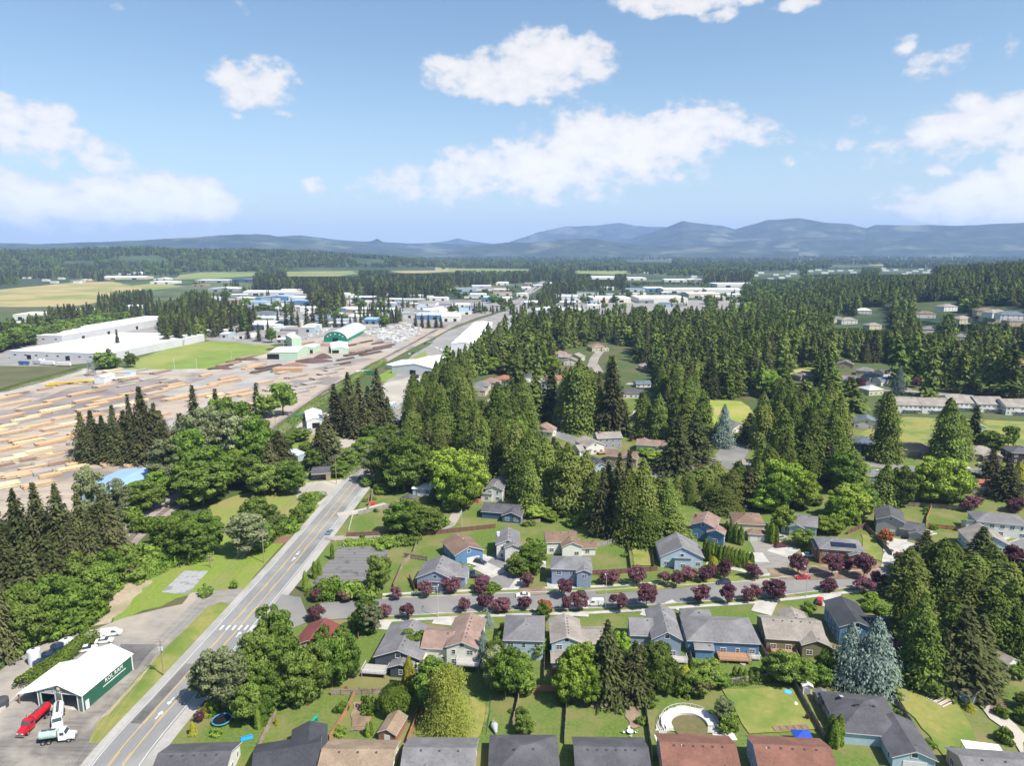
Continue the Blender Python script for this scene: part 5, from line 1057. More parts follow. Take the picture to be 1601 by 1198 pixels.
# ================================================================== BLOCKS OF THE INDUSTRIAL LAND
def frame3(p0, p1, p2, side=False):
    a, b, c = (Vector(G(*p)) for p in (p0, p1, p2)); u = (b-a); w = u.length; d = (c-b).length
    if side: v = (c-b).normalized(); u = Vector((v.y, -v.x)); w = abs((b-a).dot(u)); a = b-u*w
    else: u.normalize(); v = Vector((-u.y, u.x)); d = (c-b).dot(v)
    return a, u, v, w, d, math.atan2(u.y, u.x)
def bigbox(label, p0, p1, p2, h, wm, rm, kind='gable', ax='y', pitch=.12, name='warehouse', cat='warehouse', doors=(), group=None, wins=0, shared=None):
    """building from its two near ground corners and the far right one"""
    a, u, v, w, d, ang = frame3(p0, p1, p2, 'rear flat' in label or 'long white' in label); c = a+u*w/2+v*abs(d)/2; d = abs(d)
    r = empty(name, (c.x, c.y, right_hill(c.x, c.y)), ang, label, cat, group); A, B = MB(), MB(); add_block(A, B, 0, 0, w, d, h, kind, ax, pitch, .3)
    A.build('wall', wm, r); B.build('roof', [rm, TRIM], r)
    for (x, s, dw, dh) in doors:
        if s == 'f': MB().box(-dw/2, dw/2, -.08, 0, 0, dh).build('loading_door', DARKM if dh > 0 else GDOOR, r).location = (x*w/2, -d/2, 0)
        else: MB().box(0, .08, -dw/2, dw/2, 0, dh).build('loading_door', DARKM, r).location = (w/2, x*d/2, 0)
    for i in range(wins):
        t = -w/2+w*(i+.5)/wins; MB().box(t-1.4, t+1.4, -d/2-.06, -d/2, h*.45, h*.45+1.3).build('window', GLASS, r)
    return r, w, d
def wh(px0, px1, yb, depth, h, rm, wm='white', rot=0, kind='gable', ax='x', pitch=.08, group='warehouses of the industrial estate', label=None, doors=2):
    x0, y0 = G(px0, yb); x1, _ = G(px1, yb); w = x1-x0; r = empty('warehouse', ((x0+x1)/2, y0+depth/2, 0), R(rot), label, 'warehouse', group)
    A, B = MB(), MB(); add_block(A, B, 0, 0, w, depth, h, kind, ax, pitch, .3); A.build('wall', WALL[wm] if isinstance(wm, str) else wm, r); B.build('roof', [ROOF.get(rm, ROOF['slate']), TRIM], r)
    for i in range(doors):
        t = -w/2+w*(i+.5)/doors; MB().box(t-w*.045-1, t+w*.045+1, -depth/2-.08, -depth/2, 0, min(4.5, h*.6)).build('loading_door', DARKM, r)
    return r
MW = mat('metal_wall_white', (.66,.67,.67), (.60,.61,.61), .5, rough=.6, wave=('X', 1.2, (.45,.46,.46,1), .5)); MG = mat('metal_wall_green', (.020,.105,.065), (.030,.125,.078), .6, rough=.5, wave=('Y', 1.5, (.012,.06,.04,1), .6))
MGF = mat('metal_wall_sage', (.12,.155,.125), (.15,.185,.150), .6, rough=.6); MINT = mat('metal_wall_mint', (.42,.56,.42), (.38,.51,.38), .3, rough=.6); GREEN2 = mat('barn_green', (.012,.17,.105), (.016,.19,.12), .3, rough=.6)
# the green-sided workshop with white roof, lower left
def text_mesh(name, s, size, m, parent, loc, rot, depth=.02):
    c = bpy.data.curves.new(name, 'FONT'); c.body = s; c.size = size; c.extrude = depth; c.align_x = 'CENTER'; c.resolution_u = 2; tmp = bpy.data.objects.new(name, c); me = bpy.data.meshes.new_from_object(tmp); bpy.data.objects.remove(tmp); me.materials.clear(); me.materials.append(m)
    o = bpy.data.objects.new(name, me); o.location = loc; o.rotation_euler = rot; return link(o, parent)
def workshop():
    a, u, v, w, d, ang = frame3((62, 1106), (131, 1114), (200, 1047)); d = abs(d); h = top_height(*G(131, 1114), 1088); c = a+u*w/2+v*d/2
    r = empty('workshop', (c.x, c.y, 0), ang, 'green sided workshop with white metal roof and two open truck bays', 'workshop'); rise = .36*w/2
    A = MB(); A.box(w/2-.25, w/2, -d/2, d/2, -.2, h); A.box(-w/2, -w/2+.25, -d/2, d/2, -.2, h); A.box(-w/2, w/2, d/2-.25, d/2, -.2, h); A.build('wall', MG, r)
    bays = ((-w*.27, 4.0, 4.0), (w*.22, 4.2, 4.3)); F = MB(); y0, y1 = -d/2, -d/2+.25
    xs = [-w/2+.25]+[q for b in bays for q in (b[0]-b[1]/2, b[0]+b[1]/2)]+[w/2-.25]
    for i in range(0, len(xs), 2): F.box(xs[i], xs[i+1], y0, y1, -.2, h)
    for b in bays: F.box(b[0]-b[1]/2, b[0]+b[1]/2, y0, y1, b[2], h)
    F.prism([(-w/2, h), (w/2, h), (0, h+rise)], y0, y1); F.prism([(-w/2, h), (w/2, h), (0, h+rise)], d/2-.25, d/2-.01); F.build('front_wall', MGF, r)
    T_ = MB()
    for b in bays:
        for s in (-1, 1): T_.box(b[0]+s*b[1]/2-.12, b[0]+s*b[1]/2+.12, y0-.05, y0, 0, b[2]+.15)
        T_.box(b[0]-b[1]/2, b[0]+b[1]/2, y0-.045, y0, b[2], b[2]+.18)
    for s in (-1, 1): T_.box(s*(w/2+.02)-.12, s*(w/2+.02)+.12, y0-.07, y0+.1, 0, h); 
    T_.box(w/2+.0, w/2+.12, d/2-.2, d/2+.08, 0, h); T_.build('trim', TRIM, r)
    MB().box(-w/2+.3, w/2-.3, -d/2+.3, d/2-.3, -.05, .05).build('floor', CONC, r)
    Rr = MB()
    for s in (-1, 1):
        x1 = s*(w/2+.35); zl = h-.35*.36+.03; zr = h+rise+.03; ya, yb = -d/2-.4, d/2+.4; t = .14
        vs = [(0,ya,zr),(x1,ya,zl),(x1,yb,zl),(0,yb,zr),(0,ya,zr+t),(x1,ya,zl+t),(x1,yb,zl+t),(0,yb,zr+t)]
        Rr.add(vs, [(4,5,6,7),(3,2,1,0),(0,1,5,4),(1,2,6,5),(2,3,7,6)], 0)
    Rr.build('roof', mat('metal_roof_white', (.80,.80,.78), (.74,.74,.72), .4, rough=.45, wave=('Y', .9, (.62,.62,.61,1), .35)), r)
    L_ = MB(); zr = h-.3; x0, x1 = -w/2-.3, -w/2-6.2                                                    # lean-to on the left
    L_.add([(x0,-d/2,zr),(x1,-d/2,zr-1.6),(x1,d*.28,zr-1.6),(x0,d*.28,zr),(x0,-d/2,zr+.12),(x1,-d/2,zr-1.48),(x1,d*.28,zr-1.48),(x0,d*.28,zr+.12)], [(4,5,6,7),(3,2,1,0),(0,1,5,4),(1,2,6,5),(2,3,7,6)])
    L_.build('lean_to_roof', MATS['metal_roof_white'], r)
    for yy in (-d/2+.3, -d*.25, 0, d*.24): MB().box(x1-.12+.4, x1+.12+.4, yy-.12, yy+.12, 0, zr-1.45).build('post', mat('post_wood', (.22,.13,.08), (.28,.17,.11), 3), r)
    MB().box(x1+.5, x0, d*.27, d*.27+.1, 0, zr-1.5).build('back_panel', mat('tarp_blue', (.015,.03,.10)), r)
    lett = mat('sign_letters', (.72,.74,.74))
    text_mesh('sign_lettering', 'ROL RAM\nSEPTIC SERVICES INC', .95, lett, r, (-w*.25, -d/2-.06, 5.25), (math.pi/2, 0, 0)).scale = (.85, 1, 1)
    text_mesh('sign_lettering', 'ROL RAM', 1.5, lett, r, (w/2+.03, d*.12, h*.62), (math.pi/2, 0, math.pi/2)); MB().box(w/2, w/2+.05, d*.12-4, d*.12+4, h*.62-.75, h*.62-.55).build('sign_stripe', lett, r)
    MB().box(w/2, w/2+.06, -d/2+.8, -d/2+1.9, 0, 2.3).build('door', TRIM, r); MB().box(-.35, .35, -.25, 0, 0, .7).build('gable_light', mat('lamp_cream', (.65,.55,.42)), r).location = (0, -d/2-.02, h+.9*rise-1.1)
    return r
workshop()
bigbox('blue metal roofed shed beside the log yard among poplars', (124,785), (198,790), (185,752), 6, mat('metal_wall_blue', (.30,.40,.52), (.27,.36,.47), .5), ROOF['blue'], pitch=.1, name='metal_shed', cat='shed')
def arch_barn():
    a, u, v, w, d, ang = frame3((512, 532), (543, 535), (573, 519), True); d = abs(d); c = a+u*w/2+v*d/2; r = empty('arched_barn', (c.x, c.y, 0), ang, 'arched barn with green ends and pale curved roof in the lumber yard', 'barn')
    hh = top_height(*G(528, 534), 518); n = 14; pr = [(math.cos(math.pi*i/n)*w/2, max(0, math.sin(math.pi*i/n))**.8*hh) for i in range(n+1)]
    MB().prism([(x*.985, z*.985) for x, z in pr], -d/2, d/2).build('wall', GREEN2, r); q = MB(); ou = [(x*1.01, z*1.01+.1) for x, z in pr]
    for i in range(1, n-1): q.add([(ou[i][0], -d/2-.3, ou[i][1]), (ou[i+1][0], -d/2-.3, ou[i+1][1]), (ou[i+1][0], d/2+.3, ou[i+1][1]), (ou[i][0], d/2+.3, ou[i][1])], [(0,1,2,3)])
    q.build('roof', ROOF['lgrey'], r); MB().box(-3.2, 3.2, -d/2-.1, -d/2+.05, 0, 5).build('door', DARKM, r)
    for x, z in ((-9, 6.5), (-5.5, 8.5), (0, 9.5), (5.5, 8.5), (9, 6.5)): MB().box(x-.9, x+.9, -d/2-.08, -d/2, z*hh/12-.5, z*hh/12+.5).build('window', TRIM, r)
    for i in range(9): t = -d/2+d*(i+.5)/9; MB().box(w/2*.93, w/2*.93+.5, t-1.2, t+1.2, 1.8, 2.9).build('window', TRIM, r)
arch_barn()
B_ = bigbox
B_('broad white warehouse with two grey doors behind the tall firs', (613,584), (686,590), (700,570), 6.5, MW, ROOF['white'], pitch=.16, doors=((-.1,'f',6,4.5),(.55,'f',6,4.5)), ax='y')
B_('white annex left of the broad white warehouse', (604,577), (622,580), (640,566), 4, MW, ROOF['white'], pitch=.1, ax='x')
B_('long white roofed warehouse partly behind the cedar wood', (708,545), (742,548), (770,512), 7, MW, ROOF['white'], pitch=.14)
B_('white barn with dark doorway behind the railway verge', (480,671), (506,669), (545,650), 5, MW, ROOF['white'], pitch=.35, doors=((.1,'f',4.5,3.5),))
B_('pale green mill building with dark open end', (422,562), (465,562), (478,552), 7, MINT, ROOF['cream'], pitch=.1, ax='x', doors=((-.75,'f',12,5.5),))
B_('tall pale green tower block behind the mill', (457,546), (472,545), (478,538), 12, MINT, ROOF['cream'], kind='flat')
B_('pale green mill office with blue door', (470,553), (490,553), (498,547), 6, MINT, ROOF['cream'], pitch=.1, doors=((.7,'f',3,4),))
B_('white mint saw shed by the curved yard road', (518,553), (545,552), (565,541), 5, MINT, ROOF['white'], ax='y', pitch=.15, doors=((-.5,'f',7,3.5),))
B_('nearest flat white warehouse of the long pair', (16,561), (168,566), (262,532), 8, mat('tiltup_grey', (.52,.52,.53), (.46,.46,.47), .1), ROOF['white'], kind='flat', wins=9, doors=((-.6,'f',5,4.5),(.2,'f',5,4.5),(.8,'f',5,4.5)))
B_('rear flat white warehouse of the long pair', (52,534), (98,537), (275,504), 9, MATS['tiltup_grey'], ROOF['white'], kind='flat', wins=3, doors=((-.7,'r',5,4.5),(-.3,'r',5,4.5),(.2,'r',5,4.5),(.6,'r',5,4.5)))
B_('white shed at the log sorting deck', (148,600), (163,600), (164,594), 5, MW, ROOF['white'], ax='y', pitch=.3, name='sorting_shed', cat='shed')
B_('small white cabin on the sorting deck', (194,590), (204,590), (204,587), 4, MW, ROOF['blue'], ax='x', name='yard_cabin', cat='cabin')
B_('open carport house with charcoal roof beside the gravel turnout', (488,752), (517,750), (530,738), 3.2, WALL['tan'], ROOF['dk'], pitch=.22, ax='x', name='carport_house', cat='house', doors=((-.3,'f',7,2.6),))
B_('little white roofed cabin on the lawn beyond the big deciduous tree', (588,643), (608,644), (610,636), 3.2, WALL['pale'], ROOF['white'], ax='x', name='cabin', cat='cabin', wins=2)
B_('pale green roofed hut hidden by trees left of the carport', (466,722), (482,718), (498,702), 3, WALL['pale'], ROOF['lgrey'], ax='y', name='hut', cat='hut')
for a in ((285,312,0),):
    pass
WL = """380 462 462 60 8 white white;400 470 470 50 6 blue blue;440 498 478 60 7 blue blue;452 486 471 40 8 cream white;395 440 484 40 6 lgrey white;383 415 477 40 6 blue pale;400 452 490 40 6 white white;420 470 484 30 5 cream tan;383 430 496 35 6 slate grey;395 432 504 40 6 lgrey grey;
380 425 516 60 7 white navy;425 440 512 40 7 dk navy;512 560 488 30 5 white blue;560 617 488 30 5 white blue;545 578 500 40 5 white white;570 590 507 35 7 blue blue;546 566 470 40 7 white grey;565 584 470 40 7 white char;542 582 476 26 6 cream white;520 545 463 30 6 cream white;
617 662 474 36 7 lgrey grey;660 705 492 60 6 white white;705 735 492 60 6 blue white;650 690 500 50 7 lgrey blue;690 718 503 50 8 white white;640 660 466 26 6 white white;600 640 463 26 5 cream white;672 700 470 26 6 white white;712 745 456 40 8 taupe pink;745 790 455 40 7 pink white;757 778 472 50 9 lgrey blue;
780 800 471 40 7 white white;770 800 462 40 6 pink cream;735 760 464 30 6 white white;820 842 478 40 6 white grey;808 825 464 40 6 cream white;775 795 446 50 7 white white;820 832 447 40 7 taupe tan;
838 912 494 60 9 lgrey grey;862 925 497 50 6 white white;825 875 510 60 8 lgrey white;845 892 517 45 7 white grey;866 905 470 70 8 lgrey white;905 925 470 60 7 taupe grey;925 985 473 70 9 white white;998 1075 474 90 10 cream white;940 960 454 40 8 white white;855 898 448 60 8 white white;
1010 1040 456 60 9 white blue;1035 1105 458 60 9 cream white;1075 1125 466 60 9 cream cream;1105 1160 459 70 9 white white;1120 1190 449 80 9 white white;1100 1135 470 40 8 cream cream;925 960 437 60 8 white white;980 1010 438 60 8 white white;1040 1075 441 60 8 white white;1078 1100 441 60 8 white grey;
20 60 500 50 8 white white;60 118 505 50 8 white white;105 150 492 40 7 white white;180 205 486 40 7 white white;0 25 516 50 7 white grey;160 225 437 70 8 white cream;235 270 444 60 7 white white;305 355 442 60 8 white grey;360 392 441 60 8 navy navy;325 370 456 50 7 white grey;
305 340 470 50 6 white white;320 350 484 40 6 blue blue;185 220 430 80 8 white white;110 140 441 40 6 cream tan;240 262 438 40 6 white white;300 320 448 40 6 brown tan;352 385 492 40 6 lgrey white;360 385 508 36 6 white white;432 452 536 16 4 white grey;478 500 515 30 6 white white"""
for row in WL.replace('\n', '').split(';'):
    q = row.split()
    if len(q) < 7: continue
    wh(float(q[0]), float(q[1]), float(q[2]), float(q[3]), float(q[4]), q[5], q[6] if q[6] in WALL else 'pale', rot=random.uniform(-5, 5), ax=random.choice('xxy'), kind=random.choice(('gable', 'gable', 'flat')))
IPOLY = [[(300,530),(330,490),(370,462),(560,450),(700,452),(830,444),(845,450),(800,474),(700,500),(640,498),(600,502),(500,520),(420,535)], [(850,500),(860,465),(930,452),(1100,456),(1180,462),(1100,482),(960,486)], [(620,600),(650,590),(720,560),(760,530),(790,505),(800,520),(740,560),(700,598)]]
occw = [((float(r_.split()[0])+float(r_.split()[1]))/2, float(r_.split()[2])) for r_ in WL.replace('\n', '').split(';') if len(r_.split()) > 6]+[(540,520),(450,555),(650,575)]
for _ in range(900):
    ip = IPOLY[0 if random.random() < .75 else 1]; x_, y_ = random.uniform(300, 1180), random.uniform(444, 532)
    if not inside(x_, y_, ip) or (560 < x_ < 760 and y_ > 500) or min(math.hypot(a-x_, (b-y_)*3.2) for a, b in occw) < 15 or len(occw) > 175: continue
    occw.append((x_, y_)); w_ = random.uniform(5, 17); wh(x_-w_, x_+w_, y_, random.uniform(14, 34), random.uniform(4.5, 7.5), random.choice(('white', 'white', 'cream', 'lgrey', 'blue', 'slate', 'taupe', 'white')), random.choice(('white', 'pale', 'grey', 'tan', 'white')), rot=random.uniform(-12, 12), group='small sheds of the industrial estate', doors=1)
# far white specks of homes in the valley
spk = [(x, y) for x, y in [(1205,438),(1212,431),(1222,436),(1232,433),(1240,429),(1268,425),(1280,423),(1290,428),(1300,425),(1315,424),(1330,424),(1335,427),(1380,421),(1385,424),(1400,423),(1415,430),(1422,427),(1432,425),(1440,422),(1448,427),(1455,424),(1180,432),(1172,437),(1190,428),(1165,436),(1155,440),(70,440),(82,443),(95,437),(130,441),(40,436),(120,443),(700,437),(742,443),(760,440),(770,436),(790,440),(1010,428),(960,434),(560,437),(470,440),(430,408),(485,404),(20,392),(1120,432),(1085,434),(620,440),(675,441)]]
for x_, y_ in spk: wh(x_-random.uniform(3, 6), x_+random.uniform(3, 6), y_, 16, 6, random.choice(('white', 'cream', 'lgrey', 'taupe')), 'white', group='far homes dotted through the valley', doors=0)
# ================================================================== LOG YARD
LOGC = [mat('peeled_logs', (.46,.33,.20), (.55,.42,.27), 1.5), mat('tan_logs', (.37,.26,.17), (.46,.34,.23), 1.5), mat('brown_logs', (.24,.165,.12), (.32,.23,.17), 1.5), mat('grey_poles', (.26,.23,.21), (.34,.31,.28), 1.5), mat('treated_logs', (.085,.055,.045), (.14,.095,.075), 1.5), mat('orange_logs', (.42,.265,.15), (.49,.33,.20), 1.5), mat('yellow_logs', (.53,.43,.26), (.60,.50,.32), 1.5)]
ENDM = mat('log_ends', (.20,.12,.08), (.12,.07,.05), 2)
def pile_mesh(seed, n=15, layers=3, L_=18.0):
    rg = random.Random(seed); mb = MB()
    for l in range(layers):
        for i in range(n-l):
            r = rg.uniform(.20, .30); y = (i-(n-l)/2)*.56+rg.uniform(-.06, .06); z = .30+l*.46+rg.uniform(-.05, .05); a = -L_/2+rg.uniform(-1.6, 1.2); b = L_/2+rg.uniform(-1.5, 1.5)
            k = len(mb.f); mb.cyl((a, y, z), (b, y+rg.uniform(-.25, .25), z+rg.uniform(-.04, .05)), r, r*.72, 7); mb.m[k+7] = mb.m[k+8] = 1
    for s in (-1, 1): mb.box(s*L_*.3-.2, s*L_*.3+.2, -n*.30, n*.30, -.1, .08, 1)
    return mb
PM = {}
def log_pile(px, py, lpx, wd, c, rz=None):
    key = (c, random.randint(0, 2), wd)
    if key not in PM: PM[key] = pile_mesh(len(PM), int(wd/.56), 3 if wd > 4 else 2).mesh('log_pile', [LOGC[c], ENDM])
    x, y = G(px, py, 1); p = Vector(G(px-lpx*.49, py+lpx*.095, 1)); q = Vector(G(px+lpx*.49, py-lpx*.095, 1)); d = q-p
    o = inst('log_pile', PM[key], None, (x, y, .05), math.atan2(d.y, d.x) if rz is None else R(rz), (d.length/18, 1, random.uniform(.9, 1.2)))
    return tag(o, None, 'log pile', 'log piles in the timber yard')
PLST = """11 621 40 6 1;27 615 34 5 2;86 625 30 6 1;125 615 36 6 5;136 625 40 7 1;171 624 46 7 5;204 615 34 5 1;242 603 34 5 1;53 636 50 7 1;88 639 46 7 6;16 650 40 6 1;40 654 42 5 6;9 665 34 5 6;59 665 44 6 5;103 652 40 6 1;136 639 34 6 1;22 675 46 7 1;88 668 44 7 1;110 661 34 5 6;37 686 44 6 5;46 690 44 5 6;11 701 40 6 5;79 691 44 6 5;105 684 36 5 5;118 677 24 5 5;22 716 44 7 6;60 704 40 6 6;
77 722 46 8 3;95 721 40 8 2;125 723 40 6 5;180 723 40 8 1;211 724 34 8 5;24 742 40 9 1;46 739 40 9 1;66 737 30 8 3;79 742 34 5 5;217 745 30 8 1;13 757 34 8 6;-8 745 30 8 1;244 613 34 6 1;268 606 30 6 1;274 601 24 5 5;272 622 34 5 5;264 595 24 5 3;217 579 28 5 3;251 581 28 6 2;176 579 26 5 6;
276 604 34 5 5;276 622 34 6 5;288 617 30 5 5;322 605 36 5 1;343 598 34 5 5;356 590 26 5 5;362 594 24 5 5;320 617 34 6 1;372 612 34 6 5;356 620 34 6 1;413 597 24 6 1;400 571 28 5 1;394 574 28 5 5;420 573 34 6 4;411 579 34 5 4;451 580 34 7 1;463 588 30 7 3;487 598 24 8 3;500 590 24 8 3;512 583 24 8 3;522 577 24 8 3;440 604 34 9 3;430 607 30 8 3;474 606 30 8 3;466 612 26 8 3;426 622 26 7 1;400 630 24 6 1;388 616 26 6 5;336 618 26 5 6;
345 573 34 6 4;358 568 34 6 2;372 563 30 6 4;386 558 28 6 2;430 544 22 5 4;440 541 20 5 4;322 586 18 5 5;150 592 20 4 6;130 597 18 4 6;540 561 24 5 4;556 553 30 6 4;565 548 30 6 2;592 545 34 7 4;600 541 30 6 4;580 552 30 6 4;536 568 22 5 4;520 573 20 5 3;530 545 22 6 2;545 540 22 5 4;572 534 20 5 4;556 537 24 5 2;590 536 16 5 4;500 540 22 5 3;480 536 20 5 2;70 607 20 4 2;60 648 40 5 1;140 650 40 5 5;70 679 40 4 1;0 690 30 5 1;40 708 36 4 6;200 601 30 4 3;236 591 30 4 3;222 608 26 4 1;150 611 30 4 2;100 600 24 4 2"""
for row in PLST.replace('\n', '').split(';'):
    q = [float(v) for v in row.split()]; log_pile(q[0], q[1], q[2], q[3], int(q[4]))
EX = [tuple(float(v) for v in r_.split()[:2]) for r_ in PLST.replace('\n', '').split(';')]
for k in range(15):
    y0 = 606+13.5*k+random.uniform(-2, 2); x = -30+random.uniform(0, 30); c0 = random.choice((1, 5, 6, 0, 2, 3))
    while x < 300:
        y_ = y0-x*.20-max(0, x-180)*.05; lp = max(22, 46-(740-y_)*.13)
        if y_ > 592 and inside(x, y_, [(-80,625), (60,608), (150,590), (260,596), (300,600), (250,650), (190,700), (150,705), (120,735), (60,760), (-80,770)]) and min(math.hypot(a-x, (b-y_)*3.2) for a, b in EX) > 24 and random.random() < .8:
            log_pile(x, y_, lp, random.choice((5, 6, 7)), random.choice((c0, c0, 1, 5, 2, 3))); EX.append((x, y_))
        x += lp*.55+random.uniform(0, 12)
def heap(label, px, py, wpx, h, m):
    x, y = G(px, py); s = scale_at(x, y); r = wpx/s/2; mb = MB(); n, k = 18, 5; vs = []
    for j in range(k+1):
        for i in range(n): a = 6.283*i/n; q = (1-j/k); rr = r*q*(1+.18*math.sin(3*a+px)+random.uniform(-.08, .08)); vs.append((rr*math.cos(a), rr*.5*math.sin(a), h*(1-q**1.5)+random.uniform(-.1, .1)*(j > 0)-.1*(j == 0)))
    mb.add(vs, [(j*n+i, j*n+(i+1) % n, (j+1)*n+(i+1) % n, (j+1)*n+i) for j in range(k) for i in range(n)]+[tuple(k*n+i for i in range(n))])
    o = mb.build('bark_heap', m); o.location = (x, y, 0); return tag(o, label, 'heap')
heap('long dark bark heap left of the mill', 490, 566, 60, 4, mat('bark_dark', (.085,.05,.045), (.13,.08,.07), 1)); heap('dark bark heap at the mill yard centre', 506, 560, 30, 5, MATS['bark_dark']); heap('brown chip heap beside the orange pole rack', 462, 572, 44, 3, mat('bark_red', (.20,.11,.08), (.26,.15,.11), 1))
heap('dark heap along the gravel road edge', 348, 577, 30, 3, MATS['bark_dark']); heap('pile of black mulch at the yard junction', 390, 563, 30, 3, MATS['bark_dark']); heap('sawdust heap near the arched barn', 505, 541, 22, 3, MATS['bark_red'])
# orange rack with green end
def rack():
    x, y = G(450, 582); r = empty('pole_rack', (x, y, 0), R(8), 'orange stacked pole rack with green end frame', 'rack')
    for i in range(14): pass
    mb = MB()
    for l in range(7):
        for i in range(4): mb.cyl((-13, i*.7-1.2, .4+l*.55), (13, i*.7-1.2, .4+l*.55), .26, n=6)
    mb.build('poles', LOGC[5], r)['kind'] = 'stuff'; MB().box(-13.8, -13.3, -2, 2, 0, 4.6).build('end_frame', GREEN2, r)
rack()
WRAP = mat('lumber_wrap', (.66,.66,.65), (.34,.33,.31), .12, rough=.5); WRAPB = MB().box(-3, 3, -1.2, 1.2, .1, 1.3).box(-2.9, 2.9, -1.15, 1.15, 1.34, 2.5).box(-2.2, -2, -1.1, 1.1, 0, .1).box(2, 2.2, -1.1, 1.1, 0, .1).mesh('wrapped_lumber', WRAP)
WPX = [(x, y) for x in range(572, 660, 6) for y in range(508, 540, 3) if inside(x, y, [(570, 520), (590, 512), (640, 507), (662, 516), (625, 538), (600, 534)])]+[(x, 521+(500-x)*.42) for x in range(478, 522, 5)]+[(x, 517+(500-x)*.42) for x in range(484, 526, 6)]
for x_, y_ in WPX:
    X, Y = G(x_+random.uniform(-2, 2), y_+random.uniform(-1, 1)); o = inst('wrapped_lumber', WRAPB, None, (X, Y, 0), R(random.choice((76, 78, 80, 78, -12))), (random.uniform(.9, 1.7), random.uniform(1.2, 2.2), random.uniform(.5, 1.2))); tag(o, None, 'lumber stack', 'white wrapped lumber stacks in the yard')
# sorting deck machinery
def conveyor(label, p0, p1, w, h, m):
    a = Vector(G(*p0)).to_3d(); b = Vector(G(*p1)).to_3d(); r = empty('log_conveyor', a, 0, label, 'conveyor'); d = b-a; mb = MB(); ang = math.atan2(d.y, d.x); L_ = d.length; M = Matrix.Rotation(ang, 4, 'Z')
    mb.box(0, L_, -w/2, w/2, h, h+.5, 0, M).box(0, L_, -w/2-.15, -w/2, h+.5, h+1.0, 0, M).box(0, L_, w/2, w/2+.15, h+.5, h+1.0, 0, M).build('trough', m, r); n = max(2, int(L_/8))
    for i in range(n+1): t = L_*i/n*.98+.1; MB().box(t-.15, t+.15, -w/2, w/2, 0, h, 0, M).build('trestle', mat('rust_steel', (.28,.13,.07), (.34,.17,.10), 2), r)
YEL = mat('machine_yellow', (.62,.45,.04), (.55,.38,.05), 1, rough=.5)
conveyor('yellow ended sorting conveyor left of the white shed', (76,604), (148,598), 2, 1.5, YEL); conveyor('pale conveyor right of the white shed', (166,597), (206,592), 2, 1.5, mat('belt_cream', (.6,.57,.48))); conveyor('short yellow feed deck at the far left of the sorting line', (72,604), (92,602), 7, .6, YEL)
def lattice(label, px, py, ytop, w, m, name='lattice_tower', cat='tower'):
    x, y = G(px, py); h = top_height(x, y, ytop); r = empty(name, (x, y, 0), .3, label, cat); mb = MB(); c = [(-w, -w), (w, -w), (w, w), (-w, w)]
    for q in c: mb.cyl((q[0], q[1], -.2), (q[0]*.5, q[1]*.5, h), .22, .15, 5)
    n = 6
    for k in range(n):
        a, b = k/n, (k+1)/n; fa, fb = 1-.5*a, 1-.5*b
        for i in range(4): p, q = c[i], c[(i+1) % 4]; mb.cyl((p[0]*fa, p[1]*fa, h*a), (q[0]*fb, q[1]*fb, h*b), .1, n=4); mb.cyl((p[0]*fb, p[1]*fb, h*b), (q[0]*fb, q[1]*fb, h*b), .1, n=4)
    mb.build('lattice', m, r); MB().box(-w*.7, w*.7, -w*.7, w*.7, h, h+2).build('cabin', mat('tower_grey', (.25,.27,.29)), r); return r
lattice('grey lattice crane tower at the head of the log yard', 143, 588, 566, 3, mat('tower_steel', (.20,.22,.24), rough=.5))
# ================================================================== VEHICLES
PAINT = {n: mat('paint_'+n, c, tuple(x*.93 for x in c), 1, rough=.28, spec=.6) for n, c in dict(white=(.72,.73,.74), red=(.45,.012,.02), black=(.015,.016,.02), navy=(.02,.035,.07), silver=(.38,.39,.40), maroon=(.10,.012,.018), bluegrey=(.15,.22,.30), grey=(.12,.125,.13), green=(.02,.12,.07), blue=(.03,.10,.30), tan=(.35,.30,.22)).items()}
TYRE = mat('tyre_rubber', (.014,.014,.015)); RIM = mat('wheel_rim', (.42,.42,.43), rough=.35, metal=.6); LAMP = mat('headlamp', (.72,.72,.66), rough=.2); TAIL = mat('tail_lamp', (.35,.01,.01), rough=.3); CHROME = mat('chrome', (.55,.56,.58), rough=.18, metal=.9)
def wheel_mesh(r, w):
    k = ('wheel', r, w)
    if k not in _m: _m[k] = (MB().cyl((0, -w/2, 0), (0, w/2, 0), r, n=16).mesh('wheel', TYRE), MB().cyl((0, -w/2-.02, 0), (0, w/2+.02, 0), r*.56, n=12).mesh('rim', RIM))
    return _m[k]
def taper(prof, wb, wt, zb, zt):
    """side outline skinned to a body narrower towards the top"""
    mb = MB(); n = len(prof); vs = []
    for s in (-1, 1):
        for x, z in prof: t = max(0, min(1, (z-zb)/(zt-zb))); vs.append((x, s*(wb+(wt-wb)*t)/2, z))
    mb.add(vs, [(i, (i+1) % n, n+(i+1) % n, n+i) for i in range(n)]); return mb, n
def body_mb(prof, wb, wt, zb, zt):
    mb, n = taper(prof, wb, wt, zb, zt); mb.add([mb.v[i] for i in range(n)], [tuple(range(n))[::-1]]); mb.add([mb.v[n+i] for i in range(n)], [tuple(range(n))]); return mb
